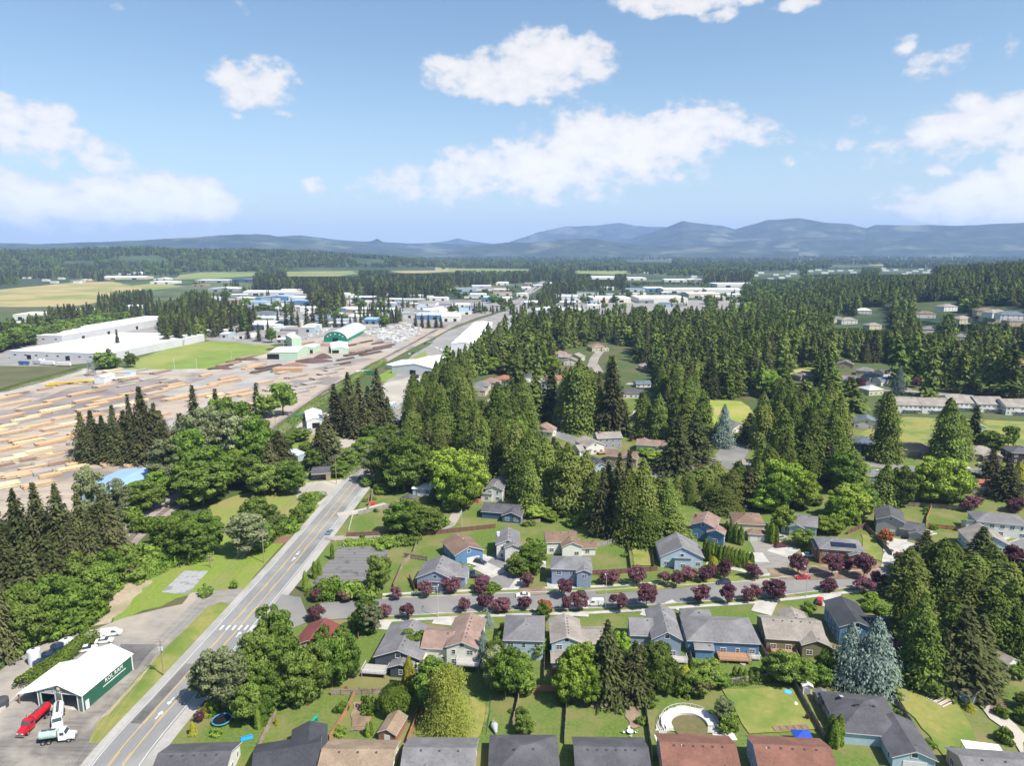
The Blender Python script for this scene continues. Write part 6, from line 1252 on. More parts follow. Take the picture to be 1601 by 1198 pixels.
CARS = dict(sedan=dict(L=4.6, body=[(-2.3,.35),(-2.28,.85),(-1.6,.98),(-1.0,1.0),(.95,1.0),(1.1,.96),(2.15,.78),(2.3,.55),(2.28,.3)], cab=[(-1.55,.97),(-.95,1.40),(.25,1.42),(1.05,.97)]),
    suv=dict(L=4.7, body=[(-2.3,.4),(-2.32,1.05),(-2.2,1.08),(1.0,1.08),(2.15,.95),(2.32,.7),(2.3,.38)], cab=[(-2.2,1.07),(-1.95,1.66),(.3,1.68),(1.05,1.07)]),
    pickup=dict(L=5.6, body=[(-2.8,.5),(-2.8,1.1),(-.75,1.1),(1.35,1.12),(2.6,1.02),(2.8,.8),(2.78,.45)], cab=[(-.75,1.1),(-.6,1.75),(.65,1.77),(1.4,1.1)]),
    van=dict(L=5.6, body=[(-2.75,.4),(-2.8,1.35),(-2.72,2.05),(.95,2.08),(1.9,1.25),(2.65,1.05),(2.8,.75),(2.78,.38)], cab=[(.2,1.3),(.25,1.9),(.93,1.92),(1.75,1.28)]))
def car(label, typ, col, px, py, hd, group=None, far=False, z=0.0):
    C = CARS[typ]; x, y = G(px, py, z+.6); x, y = x, y; r = empty('parked_'+('car' if typ in ('sedan', 'suv') else typ), (x, y, z+right_hill(x, y)), R(hd), label, dict(sedan='car', suv='car', pickup='pickup', van='van')[typ], group)
    k = (typ, col)
    if k not in _m:
        bd = body_mb(C['body'], 1.82, 1.66, .3, 1.2 if typ != 'van' else 2.1); cb = body_mb(C['cab'], 1.62, 1.28, C['cab'][0][1], C['cab'][1][1])
        cx0, cx1 = C['cab'][1][0], C['cab'][2][0]; zt = C['cab'][1][1]
        rf = MB().box(cx0+.02, cx1-.02, -.65, .65, zt-.01, zt+.035)
        for s in (-1, 1): rf.add([(0,0,0)], [])
        _m[k] = (bd.mesh('body', PAINT[col]), (cb if typ != 'van' else body_mb(C['cab'], 1.78, 1.70, 1.3, 1.95)).mesh('cabin_glass', GLASS), rf.mesh('roof_panel', PAINT[col]))
    inst('body', _m[k][0], r); inst('cabin_glass', _m[k][1], r)
    if typ != 'van': inst('roof_panel', _m[k][2], r)
    if far: return r
    if typ == 'pickup': MB().box(-2.7, -.85, -.75, .75, 1.08, 1.115).build('cargo_bed', mat('bed_liner', (.03,.03,.032)), r)
    wr = .36 if typ in ('pickup', 'van', 'suv') else .32; wm, rm_ = wheel_mesh(wr, .24); xw = C['L']*.31
    for sx in (-1, 1):
        for sy in (-1, 1): w_ = inst('wheel', wm, r, (sx*xw, sy*.82, wr)); inst('rim', rm_, w_)
    hl = _m.setdefault('hl', MB().box(-.04, .04, -.2, .2, -.09, .09).mesh('headlight', LAMP)); tl = _m.setdefault('tl', MB().box(-.04, .04, -.16, .16, -.13, .13).mesh('tail_light', TAIL))
    for s in (-1, 1): inst('headlight', hl, r, (C['L']/2-.03, s*.62, .72)); inst('tail_light', tl, r, (-C['L']/2+.0, s*.68, .85))
    return r
car('white work van parked on the side street by a lamp post', 'van', 'white', 930, 944, 182)
car('bright red sports car parked on the side street', 'sedan', 'red', 1255, 903, 184)
car('dark navy car driving past the plum trees on the side street', 'suv', 'navy', 1131, 911, 186)
car('white car half hidden by plum trees on the side street', 'sedan', 'white', 818, 931, 180)
car('black car tucked behind the plum trees on the side street', 'suv', 'black', 905, 930, 183)
car('navy car on the highway beside the lane mouth', 'sedan', 'bluegrey', 515, 832, 85)
car('silver blue pickup heading away on the highway shade', 'pickup', 'bluegrey', 564, 749, 84)
car('black car on the driveway of the brown roofed house', 'suv', 'navy', 751, 879, -30)
car('dark pickup by the grey blue house garden', 'pickup', 'black', 730, 895, -10)
car('dark car behind the plum beside the black pickup', 'sedan', 'black', 742, 901, -8)
car('black car at the mouth of the court', 'sedan', 'black', 794, 887, 100)
car('black car in front of the cypress row', 'suv', 'black', 1121, 866, -8)
car('silver car behind the black car at the cypress row', 'sedan', 'grey', 1102, 863, -8)
car('white suv on the cul-de-sac driveway', 'suv', 'white', 1188, 842, -65)
car('maroon suv on the pale blue house driveway', 'suv', 'maroon', 1220, 854, 12)
car('grey car at the pale blue house wall', 'suv', 'silver', 1221, 841, 20)
car('white car beside the solar panel house', 'sedan', 'white', 1264, 868, -12)
car('red car at the garage of the twin roofed blue house', 'suv', 'red', 1282, 940, 60)
car('white sedan parked across the upper street forecourt', 'suv', 'white', 1509, 732, -3)
car('silver car at the taupe roofed house garage', 'suv', 'silver', 1531, 727, 60)
car('navy car below the white sedan forecourt', 'sedan', 'navy', 1524, 742, -20)
car('blue car at the charcoal two storey house garage', 'suv', 'blue', 1352, 715, 70)
car('black car under the upper street carport', 'suv', 'black', 1282, 731, 10)
car('white car beside the garage terrace', 'sedan', 'white', 1371, 737, 90)
car('dark car beside the garage terrace', 'suv', 'black', 1380, 740, 90)
car('white car near the turning circle driveway', 'sedan', 'white', 1130, 740, 10)
car('pale car at the kerb of the curved upper street', 'sedan', 'silver', 1089, 722, 20)
car('white pickup parked beside the narrow white house', 'pickup', 'white', 745, 762, 8)
car('grey pickup parked below the white pickup', 'pickup', 'grey', 751, 767, 8)
car('navy car under the open carport', 'suv', 'navy', 478, 747, 30)
car('dark car parked before the pinkish roofed garage', 'sedan', 'black', 861, 678, 10)
car('white pickup nearest the workshop hedge end', 'pickup', 'white', 134, 1016, 24)
car('white sedan parked between two white work vehicles', 'sedan', 'white', 163, 1002, 14)
car('long white van farthest from the workshop', 'van', 'white', 174, 991, 15)
car('small silver car beside the white barn by the railway', 'sedan', 'silver', 484, 672, 0)
for i, (x_, y_, t_, c_) in enumerate([(640,553,'sedan','white'),(646,552,'suv','navy'),(665,537,'suv','navy'),(672,535,'sedan','silver'),(678,534,'pickup','white'),(683,545,'van','white'),(690,548,'van','white'),(694,550,'pickup','silver'),(697,543,'van','white'),(655,551,'sedan','silver'),(463,607,'pickup','navy'),
    (505,627,'sedan','navy'),(510,624,'pickup','bluegrey'),(515,621,'sedan','silver'),(520,618,'suv','navy'),(525,614,'sedan','blue'),(433,636,'suv','black'),(428,626,'van','silver'),(438,548,'suv','white'),(100,560,'pickup','white'),(116,561,'suv','black'),(66,563,'van','white'),(60,561,'van','white'),(78,560,'van','white'),
    (440,530,'suv','white'),(446,527,'sedan','silver'),(452,523,'sedan','white'),(370,523,'sedan','white'),(380,521,'suv','silver'),(1262,612,'sedan','white'),(1420,609,'suv','silver'),(1512,612,'sedan','silver'),(1320,611,'sedan','black'),(1345,613,'suv','navy'),(560,490,'van','white'),(572,491,'van','white'),(584,492,'van','white'),(596,491,'van','white'),(530,492,'van','white'),(540,493,'van','white')]):
    car(None, t_, c_, x_, y_, random.choice((10, 20, 80, 95)), 'vehicles parked around the industrial lots', far=True)
for i in range(46):      # dealer lot rows
    rx, ry = [(705+i*2.4, 471.5) if i < 22 else (700+(i-22)*2.8, 479.5) if i < 36 else (666+(i-36)*3, 483)][0]
    car(None, random.choice(('suv', 'sedan', 'pickup')), random.choice(('navy', 'black', 'red', 'grey', 'maroon')), rx, ry, 80, 'cars lined up on the distant dealer lot', far=True)
def trailer(label, px, py, hd, col, L_=13, H_=2.7):
    x, y = G(px, py); r = empty('trailer', (x, y, 0), R(hd), label, 'trailer'); MB().box(-L_/2, L_/2, -1.25, 1.25, 1.1, 1.1+H_).build('box', PAINT[col], r); wm, rm_ = wheel_mesh(.5, .3)
    for sx in (-L_*.4, -L_*.3):
        for s in (-1, 1): w_ = inst('wheel', wm, r, (sx, s*1.05, .5)); inst('rim', rm_, w_)
    MB().box(L_*.35, L_*.35+.2, -.8, .8, 0, 1.1).build('landing_leg', TYRE, r); return r
for a in (('white semi trailer on the pale lot below the broad warehouse', 655, 600, 8, 'white', 14),('dark trailer on the pale lot beside the white trailer', 648, 594, 60, 'black', 9),('leftmost white trailer before the flat warehouse', 75, 571, -8, 'white', 14),('blue trailer in the warehouse yard row', 38, 571, -8, 'blue', 10),('second white trailer before the flat warehouse', 100, 573, -8, 'white', 14),('silver trailer at the warehouse corner', 60, 570, -8, 'silver', 10),
          ('green container by the railway verge', 460, 660, 55, 'green', 8),('smaller green container beside the railway verge', 467, 657, 55, 'green', 7),('green container on the lot behind the firs', 580, 586, 12, 'green', 12),('white container on the lot behind the firs', 566, 586, 12, 'white', 10)): trailer(*a)
# tank trucks at the workshop
def tank_truck(label, px, py, hd, cabcol, tank, L_=8.5, nose=1.7, lettering=None):
    x, y = G(px, py, 1); r = empty('tank_truck', (x, y, 0), R(hd), label, 'tanker truck'); xt = -L_/2; xc = L_/2-nose-1.6
    MB().box(xt, L_/2-nose*.2, -.45, .45, .75, 1.0).build('chassis', TYRE, r)
    t = MB(); n = 16; TL = xc-.3-xt; rr = 1.08
    secs = [(xt, .55), (xt+.18, .9), (xt+.45, 1), (xc-.75, 1), (xc-.48, .9), (xc-.3, .55)]; vs = []
    for sx, f in secs:
        for i in range(n): a = 6.283*i/n; vs.append((sx, math.cos(a)*rr*f*1.05, 2.05+math.sin(a)*rr*f*.9))
    t.add(vs, [(j*n+i, (j+1)*n+i, (j+1)*n+(i+1) % n, j*n+(i+1) % n) for j in range(len(secs)-1) for i in range(n)]+[tuple(range(n)), tuple((len(secs)-1)*n+i for i in range(n))[::-1]])
    tk_ = t.build('tank', tank, r); MB().cyl((xt+TL*.5, 0, 2.95), (xt+TL*.5, 0, 3.25), .35, n=12).build('hatch', CHROME, tk_); MB().box(xt+.6, xc-.8, -.3, .3, 3.0, 3.05).build('walkway', VENTM, tk_)
    if lettering: text_mesh('lettering', lettering, .8, mat('tank_lettering', (.75,.72,.70)), r, (xt+TL*.5, -rr*1.07, 2.0), (math.pi/2, 0, 0), .01)
    P_ = PAINT[cabcol]; body_mb([(xc-.1,.7),(xc-.1,2.75),(xc+.15,2.9),(xc+1.1,2.85),(xc+1.55,1.95),(xc+1.6,.7)], 2.2, 2.0, .7, 2.9).build('cab', P_, r)
    body_mb([(xc+1.55,.7),(xc+1.55,1.9),(L_/2-.25,1.65),(L_/2,1.35),(L_/2,.65)], 1.7, 1.35, .7, 1.9).build('hood', P_, r)
    MB().add([(xc+1.14,-.9,2.72),(xc+1.14,.9,2.72),(xc+1.55,.95,2.0),(xc+1.55,-.95,2.0),(xc+1.10,-.9,2.70),(xc+1.10,.9,2.70),(xc+1.50,.95,1.98),(xc+1.50,-.95,1.98)], [(0,1,2,3),(7,6,5,4),(0,4,5,1),(3,2,6,7),(0,3,7,4),(1,5,6,2)]).build('windshield', GLASS, r).location = (.03, 0, .02)
    for s in (-1, 1):
        MB().box(xc+.3, xc+1.1, s*1.06-.02, s*1.06+.02, 1.95, 2.6).build('side_window', GLASS, r); MB().box(L_/2-1.6, L_/2-.5, s*.95-.2, s*.95+.2, .95, 1.15).build('fender', P_, r)
        MB().box(-.05, .05, -.18, .18, -.12, .12).build('headlight', LAMP, r).location = (L_/2+.03, s*.6, 1.05); MB().cyl((xc-.25, s*.9, 1.2), (xc-.25, s*.9, 3.3), .08, n=8).build('exhaust_stack', CHROME, r)
    MB().box(L_/2, L_/2+.06, -.42, .42, .75, 1.4).build('grille', CHROME, r); MB().box(L_/2+.02, L_/2+.2, -1.1, 1.1, .5, .7).build('bumper', CHROME, r)
    wm, rm_ = wheel_mesh(.52, .34)
    for wx in (L_/2-1.05, xt+1.1, xt+2.3):
        for s in (-1, 1): w_ = inst('wheel', wm, r, (wx, s*.98, .52)); inst('rim', rm_, w_)
    return r
TW = mat('tank_white', (.66,.68,.70), (.58,.60,.62), 1, rough=.3); TR = mat('tank_red', (.45,.012,.02), (.38,.01,.02), 1, rough=.3); TG = mat('tank_sage', (.30,.42,.36), (.36,.48,.42), 1, rough=.35)
tank_truck('red tanker truck parked nose out of the workshop bay', 54, 1128, -93, 'red', TR, 9.2, 1.7, 'ROL RAM'); tank_truck('white tanker truck backed up to the workshop bay', 91, 1124, -60, 'white', TW, 9.4, 1.7); tank_truck('green tanked white truck parked across the lot', 90, 1153, 12, 'white', TG, 7.4, 1.5)
# loader inside the right bay
def tanks():
    for lb, px, py, w, h, m in (('tall white plastic tank left of the hedge', 55, 1038, 3.0, 4.0, TW), ('black rubber tank nearest the tall white one', 62, 1041, 2.9, 1.5, PAINT['navy']), ('middle black rubber tank behind the hedge', 75, 1029, 2.9, 1.5, PAINT['navy']), ('far black rubber tank behind the hedge', 90, 1017, 3.3, 1.6, PAINT['navy']), ('low white tank at the far end of the hedge', 104, 1008, 3.4, 1.4, TW), ('dark culvert drum at the lot edge', 2, 1106, 3.4, 2.0, VENTM)):
        x, y = G(px, py); r = empty('storage_tank', (x, y, 0), 0, lb, 'tank'); MB().cyl((0,0,-.1), (0,0,h), w/2, n=24).cyl((0,0,h), (0,0,h+.35), w/2, w*.18, 24).build('shell', m, r); MB().cyl((0,0,h+.35), (0,0,h+.5), w*.14, n=12).build('lid', VENTM, r)
tanks()
# clipped hedge of the workshop
def hedge_run(label, P, w, h, m, name='hedge', n_per=60, z0=0.0):
    path = spline([G(*p) for p in P], 1.0); out = []
    for p in path:
        k = n_per; a = RNG.random(k)*math.pi; q = 1+.12*math.sin(p.x*1.3)+RNG.normal(0, .05, k); yy = RNG.uniform(-.6, .6, k)
        i = path.index(p); t = (path[min(i+1, len(path)-1)]-path[max(0, i-1)]).normalized(); nn = Vector((-t.y, t.x))
        cx = np.cos(a)*w/2*q; cz = np.abs(np.sin(a))**.6*h*q*np.where(RNG.random(k) < .25, RNG.random(k), 1)
        P_ = np.stack([p.x+nn.x*cx+t.x*yy, p.y+nn.y*cx+t.y*yy, z0+cz], 1); N_ = np.stack([nn.x*np.cos(a), nn.y*np.cos(a), np.sin(a)], 1)
        out.append(quads(P_, N_, .42*(.6+.7*RNG.random(k)), .5+.3*np.sin(p.x*2+a*3)+RNG.normal(0, .12, k), 1.3))
    o = link(bpy.data.objects.new(name, leaf_mesh(name, out, m))); return tag(o, label, 'hedge')
hedge_run('long clipped yellow green hedge alongside the workshop', [(38,1078), (75,1050), (110,1025), (142,1000)], 5.0, 3.0, LM['column'], n_per=190)
hedge_run('shrubby hedge at the south edge of the striped slab', [(488,928), (520,934), (552,932), (560,926)], 6, 3.2, LM['bush'], n_per=110)
hedge_run('dark brush seam along the railway below the log yard', [(425,690), (480,645), (520,618), (560,590), (600,566)], 9, 3.6, LM['bush'], n_per=110)
hedge_run('roadside brush strip right of the carport', [(528,750), (560,728), (600,700)], 8, 3.5, LM['bush'], n_per=100)
hedge_run('meadow brush edge along the highway shoulder', [(400,862), (440,832), (480,795), (502,775)], 5, 1.8, LM['bush'], n_per=90)
hedge_run('brush strip above the striped slab', [(540,852), (580,850), (620,846), (652,838)], 4.5, 1.8, LM['light'], n_per=80)
hedge_run('tangled undergrowth along the railway cutting', [(215,905), (262,884), (300,876), (330,870)], 9, 3.5, LM['bush'], n_per=110)
hedge_run('ragged undergrowth at the foot of the lower left wood', [(0,1030), (60,990), (105,968), (148,945), (186,903)], 8, 3.5, LM['bush'], n_per=110)
hedge_run('dark hedgerow along the gravel road by the dark field', [(0,614), (60,598), (125,579)], 6, 3, LM['broad'], n_per=70)
hedge_run('bright hedge beside the white and blue house', [(1000,706), (1020,716), (1045,722)], 5, 2.6, LM['light'], n_per=90)
hedge_run('low planting under the garden trees by the curved fence', [(600,842), (640,838), (690,832)], 3, 1.4, LM['bush'], n_per=60)
hedge_run('scrub bank behind the row two gardens', [(1130,1068), (1180,1064), (1230,1056)], 4, 1.6, LM['bush'], n_per=60)
hedge_run('mixed shrubs behind the white fence garden', [(845,800), (880,806), (930,812)], 6, 2.2, LM['bush'], n_per=90)
hedge_run('dark shrub bank below the blue spruces', [(1210,1058), (1260,1062), (1300,1064)], 7, 3.2, LM['broad'], n_per=90)
# ================================================================== FENCES
FW = mat('fence_wood', (.20,.15,.115), (.27,.21,.165), 2, c3=(.33,.27,.21), scale3=.3); FWO = mat('fence_cedar', (.34,.17,.085), (.42,.23,.12), 2); FWG = mat('fence_grey', (.24,.225,.21), (.30,.285,.265), 2); FWW = mat('fence_white', (.62,.62,.60)); FBK = mat('fence_black', (.02,.02,.022)); FRB = mat('fence_red_brown', (.15,.075,.06), (.20,.105,.085), 2)
def fence(label, P, m=FW, h=1.8, open_=False):
    pts = [Vector(G(*p)) for p in P]; r = empty('fence', (pts[0].x, pts[0].y, 0), 0, label, 'fence'); o = pts[0]; bd = MB(); rl = MB(); ps = MB()
    for i in range(len(pts)-1):
        a, b = pts[i]-o, pts[i+1]-o; L_ = (b-a).length; M = Matrix.Translation((a.x, a.y, 0)) @ Matrix.Rotation(math.atan2(b.y-a.y, b.x-a.x), 4, 'Z')
        if open_:
            n = max(1, int(L_/.9))
            for k in range(n+1): bd.box(L_*k/n-.02, L_*k/n+.02, -.02, .02, 0, h, 0, M)
            rl.box(0, L_, -.03, .03, h-.05, h, 0, M).box(0, L_, -.03, .03, .15, .2, 0, M)
        else:
            n = max(1, int(L_/.6))
            for k in range(n): dz = random.uniform(-.03, .03); y0 = random.uniform(0, .012); bd.box(L_*k/n+.012, L_*(k+1)/n-.012, .03+y0, .055+y0, .02, h+dz, 0, M)
            rl.box(0, L_, -.02, .03, .4, .5, 0, M).box(0, L_, -.02, .03, h-.35, h-.25, 0, M)
        n = max(1, int(L_/2.4))
        for k in range(n): ps.box(L_*k/n-.06, L_*k/n+.06, -.12, -.02, -.1, h+.06, 0, M)
    for i in range(len(pts)-1):
        L_ = (pts[i+1]-pts[i]).length; nn = (pts[i+1]-pts[i]).normalized(); nn = Vector((-nn.y, nn.x))
        for k in range(int(L_/4)):
            if random.random() < .42 and m not in (FBK, FWW): q = pts[i].lerp(pts[i+1], (k+random.random())/max(1, L_/4))+nn*random.choice((-1.3, 1.3)); plant(random.choice(('bush', 'bush', 'bush', 'rust', 'gold', 'plum')) if random.random() < .5 else 'bush', q.x, q.y, random.uniform(.8, 2.2))
    bd.build('boards', m, r); rl.build('rails', m, r); ps.build('posts', m, r)['kind'] = 'stuff'; return r
F_ = [("wooden fence closing the garden of the charcoal house", [(518,1088), (550,1088), (600,1086)], FW), ("brown fence between the bright lawn and vegetable garden", [(555,1086), (540,1120), (515,1160)], FWO), ("fence along the left side of the bright lawn", [(432,1120), (415,1150), (398,1185)], FW), ("fence between the shed garden and the willow lawn", [(656,1105), (648,1135), (636,1165)], FWO),
("cedar fence behind the small fenced lawn", [(800,1080), (830,1082), (880,1082)], FWO), ("fence on the left side of the small fenced lawn", [(813,1082), (808,1110), (800,1140)], FW), ("tall fence dividing the two small lawns", [(886,1090), (885,1120), (882,1165)], FWG), ("fence between the bark lawn and curved deck garden", [(1006,1090), (1012,1130), (1020,1190)], FWG), ("green wire fence beside the willow lawn", [(768,1085), (765,1120), (760,1150)], PAINT['green']),
("fence between the pale house and the pin marked house", [(853,980), (852,1020), (850,1065)], FW), ("long fence between the grey blue and wide blue houses", [(1062,960), (1072,1000), (1085,1052)], FWG), ("grey fence behind the wide blue house lawn", [(1136,1072), (1180,1066), (1215,1062)], FWG), ("fence between the wide blue and olive houses", [(1180,990), (1192,1020), (1205,1040)], FW), ("fence on the right of the dry lawn", [(1240,1070), (1262,1110), (1290,1160)], FW), ("curved patio screen left of the big charcoal house", [(1278,1085), (1284,1110), (1296,1125)], FW), ("long fence on the right of the big charcoal house", [(1382,1075), (1420,1130), (1460,1195)], FWG),
("pale back fence below the barn shaped shed", [(1545,1056), (1601,1060), (1660,1062)], FW), ("fence above the curved lane garden", [(542,840), (590,838), (620,834), (695,822)], FRB), ("white rail fence on the left of the curved lane garden", [(545,832), (552,805)], FWW), ("pale fence between gravel drive and lane garden", [(560,806), (600,796), (640,790)], FWG), ("red brown fence along the upper lane lawn", [(660,838), (710,833), (775,826)], FRB), ("curving fence of the cottage lawn", [(575,785), (585,768), (600,762), (640,760)], FW),
("fence beside the striped slab and long lawn", [(655,842), (645,870), (630,885), (615,920)], FW), ("fence behind the grey blue house lawn", [(632,872), (668,878)], FW), ("grey fence from the court to the square lawn", [(905,862), (950,852), (980,842)], FWG), ("fence between the green and straw square lawns", [(979,843), (983,870), (987,900)], FW), ("brown fence behind the straw square lawn", [(982,842), (1025,846)], FW), ("reddish fence in front of the two square lawns", [(920,900), (960,898), (1028,893)], FRB), ("fence left of the pale blue gable house", [(1018,850), (1022,890)], FW),
("fence joining the court houses", [(815,822), (845,818)], FW), ("red wood fence above the cream house", [(866,665), (885,672), (905,668)], FWO), ("cedar deck fence beside the cream house", [(930,710), (948,706)], FWO), ("tall fence from the dark roofed house to the street", [(1352,825), (1375,848), (1394,870)], FW), ("reddish fence behind the straw side yard", [(1325,836), (1353,824)], FRB), ("sunlit cedar fence running between two back lawns", [(1456,795), (1448,815), (1446,835)], FWO), ("cedar fence along the far edge of the curved bed lawn", [(1450,825), (1480,828), (1512,832)], FWO), ("fence along the upper back gardens", [(1420,792), (1470,795), (1510,798)], FW),
("black gate fence of the striped slab", [(554,915), (570,918), (590,922)], FBK), ("wire fence along the top of the striped slab", [(530,854), (570,853), (608,853)], FBK), ("fence along the left of the lane garden", [(575,800), (580,790), (582,770)], FWG), ("short fence by the narrow white house", [(738,788), (752,786)], FWO), ("fence beside the maroon bungalow", [(560,1000), (565,985)], FWO), ("fence beside the house with the black roof lawn", [(640,905), (648,925)], FWO)]
for lb, P, m in F_: fence(lb, P, m, 1.8 if m is not FWW else 1.1, open_=m in (FBK, FWW) or m is PAINT['green'])
# ================================================================== POLES, LAMPS, WIRES
POLEW = mat('pole_wood', (.24,.185,.14), (.32,.25,.19), 2); STEEL = mat('galvanised', (.50,.51,.52), (.44,.45,.46), 1, rough=.5); CABLE = mat('cable', (.10,.10,.105), rough=.6)
POLES = []
def util_pole(label, px, yb, yt, rz=0, trans=False):
    x, y = G(px, yb); h = top_height(x, y, yt); r = empty('utility_pole', (x, y, 0), R(rz), label, 'utility pole', 'wooden utility poles'); MB().cyl((0,0,-.3), (0,0,h), .17, .12, 10).build('pole', POLEW, r)
    for z in (h-.5, h-1.5): c = MB().box(-1.3, 1.3, -.06, .06, z-.06, z+.06).build('crossarm', POLEW, r); [MB().cyl((q, 0, z+.06), (q, 0, z+.26), .05, n=6).build('insulator', TRIM, c) for q in (-1.2, -.6, .6, 1.2)]
    if trans: [MB().cyl((q, -.35, h-2.8), (q, -.35, h-1.9), .28, n=12).build('transformer', STEEL, r) for q in (-.4, .4)]
    POLES.append((x, y, h, rz)); return r
util_pole('power pole with two transformers on the verge by the workshop', 256, 1057, 1001, 0, True); util_pole('power pole on the meadow left of the highway', 413, 880, 827, 0); util_pole('power pole beside the gravel turnout carport', 526, 757, 712, 0); util_pole('tilted thin pole on the meadow above the gravel pad', 330, 888, 868, 20); util_pole('power pole half hidden at the highway bend', 640, 712, 665)
util_pole('dark power pole beside the railway bend', 432, 683, 652); util_pole('power pole hidden under the lower left wood', 9, 1030, 960)
for a in (('pale pole on the green field edge', 362, 562, 550), ('pole at the log yard gate', 308, 580, 562), ('thin dark pole at the field corner', 273, 578, 562), ('light pole near the mill gate', 444, 550, 538)):
    x, y = G(a[1], a[2]); h = top_height(x, y, a[3]); r = empty('yard_light_pole', (x, y, 0), 0, a[0], 'light pole'); MB().cyl((0,0,-.2), (0,0,h), .18, .12, 8).build('pole', STEEL, r); MB().box(-.5, .5, -.2, .2, h, h+.2).build('lamp_head', TRIM, r)
def wire(a, b, off, zo, sag=1.2):
    (x0, y0, h0, _), (x1, y1, h1, _) = a, b; n = 14; pts = []
    for i in range(n+1): t = i/n; pts.append((x0+(x1-x0)*t+off, y0+(y1-y0)*t, h0+(h1-h0)*t+zo-sag*4*t*(1-t)))
    return pts
def cable(label, pts, r=.025):
    mb = MB()
    for p, q in zip(pts, pts[1:]): mb.cyl(p, q, r, n=4, caps=False)
    return tag(mb.build('overhead_wire', CABLE), label, 'overhead wire', 'overhead wires strung along the highway verge')
lead = (POLES[0][0]+9, 60.0, POLES[0][2], 0)
for off in (-1.2, -.6, .6, 1.2):
    for i, (a, b) in enumerate(((lead, POLES[0]), (POLES[0], POLES[1]), (POLES[1], POLES[2]), (POLES[2], POLES[4]))): cable(('power wire from the frame edge to the transformer pole', 'power wire between the transformer pole and the meadow pole', 'power wire between the meadow pole and the carport pole', 'power wire from the carport pole to the highway bend')[i], wire(a, b, off, -.25), .028)
def street_lamp(label, px, yb, yt, side=1, rz=0):
    x, y = G(px, yb); h = top_height(x, y, yt); r = empty('street_lamp', (x, y, 0), R(rz), label, 'street lamp', 'tall grey street lamps'); MB().cyl((0,0,-.2), (0,0,h), .11, .07, 10).build('pole', STEEL, r); MB().cyl((0,0,-.1), (0,0,.3), .2, n=10).build('base', CONC, r)
    a = MB(); p = Vector((0,0,h-.1)); 
    for t in (1, 2, 3): q = Vector((0, side*t*.75, h-.1+.28*math.sin(t*.9))); a.cyl(p, q, .045, n=6); p = q
    ar = a.build('arm', STEEL, r); MB().box(-.15, .15, side*2.2, side*2.95 if side > 0 else side*2.2+.01, h+.0, h+.14).build('lamp_head', STEEL, ar) if side > 0 else MB().box(-.15, .15, -2.95, -2.2, h, h+.14).build('lamp_head', STEEL, ar)
street_lamp('street lamp before the white two storey house', 685, 967, 922, 1); street_lamp('street lamp beside the parked work van', 947, 953, 905, 1); street_lamp('street lamp near the red sports car', 1260, 935, 892, 1); street_lamp('street lamp at the right end of the side street', 1583, 900, 873, -1, 60); street_lamp('thin lamp at the highway lane mouth', 524, 848, 818, 1, 90); street_lamp('small lamp on the gravel lane bend', 722, 822, 797, -1)
# ================================================================== GARDEN THINGS
def simple(name, label, cat, px, py, parts, rz=0, group=None):
    x, y = G(px, py); r = empty(name, (x, y, 0), R(rz), label, cat, group)
    for n, mb, m in parts: mb.build(n, m, r)
    return r
n = 24; ring = MB(); mt = MB(); mt.add([(2*math.cos(6.283*i/n), 2*math.sin(6.283*i/n), .75) for i in range(n)]+[(2*math.cos(6.283*i/n), 2*math.sin(6.283*i/n), .72) for i in range(n)], [tuple(range(n)), tuple(range(n, 2*n))[::-1]])
for i in range(n): a, b = 6.283*i/n, 6.283*(i+1)/n; ring.cyl((2.15*math.cos(a), 2.15*math.sin(a), .78), (2.15*math.cos(b), 2.15*math.sin(b), .78), .16, n=6)
simple('trampoline', 'round blue edged trampoline on the lawn by the highway', 'trampoline', 347, 1130, [('mat', mt, PAINT['black']), ('rim', ring, mat('pad_blue', (.06,.25,.40)))]+[('leg', MB().cyl((1.9*math.cos(q), 1.9*math.sin(q), 0), (1.9*math.cos(q), 1.9*math.sin(q), .75), .04, n=6), STEEL) for q in (0, 1.57, 3.14, 4.71)]+[('net_pole', MB().cyl((2.1*math.cos(q), 2.1*math.sin(q), 0), (2.1*math.cos(q), 2.1*math.sin(q), 2.1), .03, n=6), VENTM) for q in (.8, 2.35, 3.9, 5.5)])
simple('slide', 'turquoise toy slide on the bright lawn', 'slide', 489, 1131, [('chute', MB().add([(-1.2,-.4,.05),(1.2,-.4,1.3),(1.2,.4,1.3),(-1.2,.4,.05),(-1.2,-.4,-.0),(1.2,-.4,1.2),(1.2,.4,1.2),(-1.2,.4,-.0)], [(0,1,2,3),(7,6,5,4),(0,4,5,1),(3,2,6,7)]), mat('toy_teal', (.01,.35,.28))), ('ladder', MB().box(1.2, 1.3, -.4, -.3, 0, 1.6).box(1.2, 1.3, .3, .4, 0, 1.6).box(1.2, 1.3, -.3, .3, .5, .6).box(1.2, 1.3, -.3, .3, 1, 1.1), MATS['toy_teal'])], 40)
simple('slide', 'bright blue toy slide lying by the trampoline lawn', 'slide', 386, 1157, [('chute', MB().box(-1.3, 1.3, -.5, .5, .1, .3), mat('toy_blue', (.02,.28,.60))), ('side', MB().box(-1.3, 1.3, .5, .6, .1, .6), MATS['toy_blue'])], 20)
simple('paddling_pool', 'small blue paddling pool on the dry lawn', 'pool', 1232, 1084, [('wall', MB().cyl((0,0,0), (0,0,.3), 1.0, n=20), MATS['toy_blue']), ('water', MB().cyl((0,0,.3), (0,0,.31), .85, n=20), mat('pool_water', (.10,.45,.65), rough=.1))])
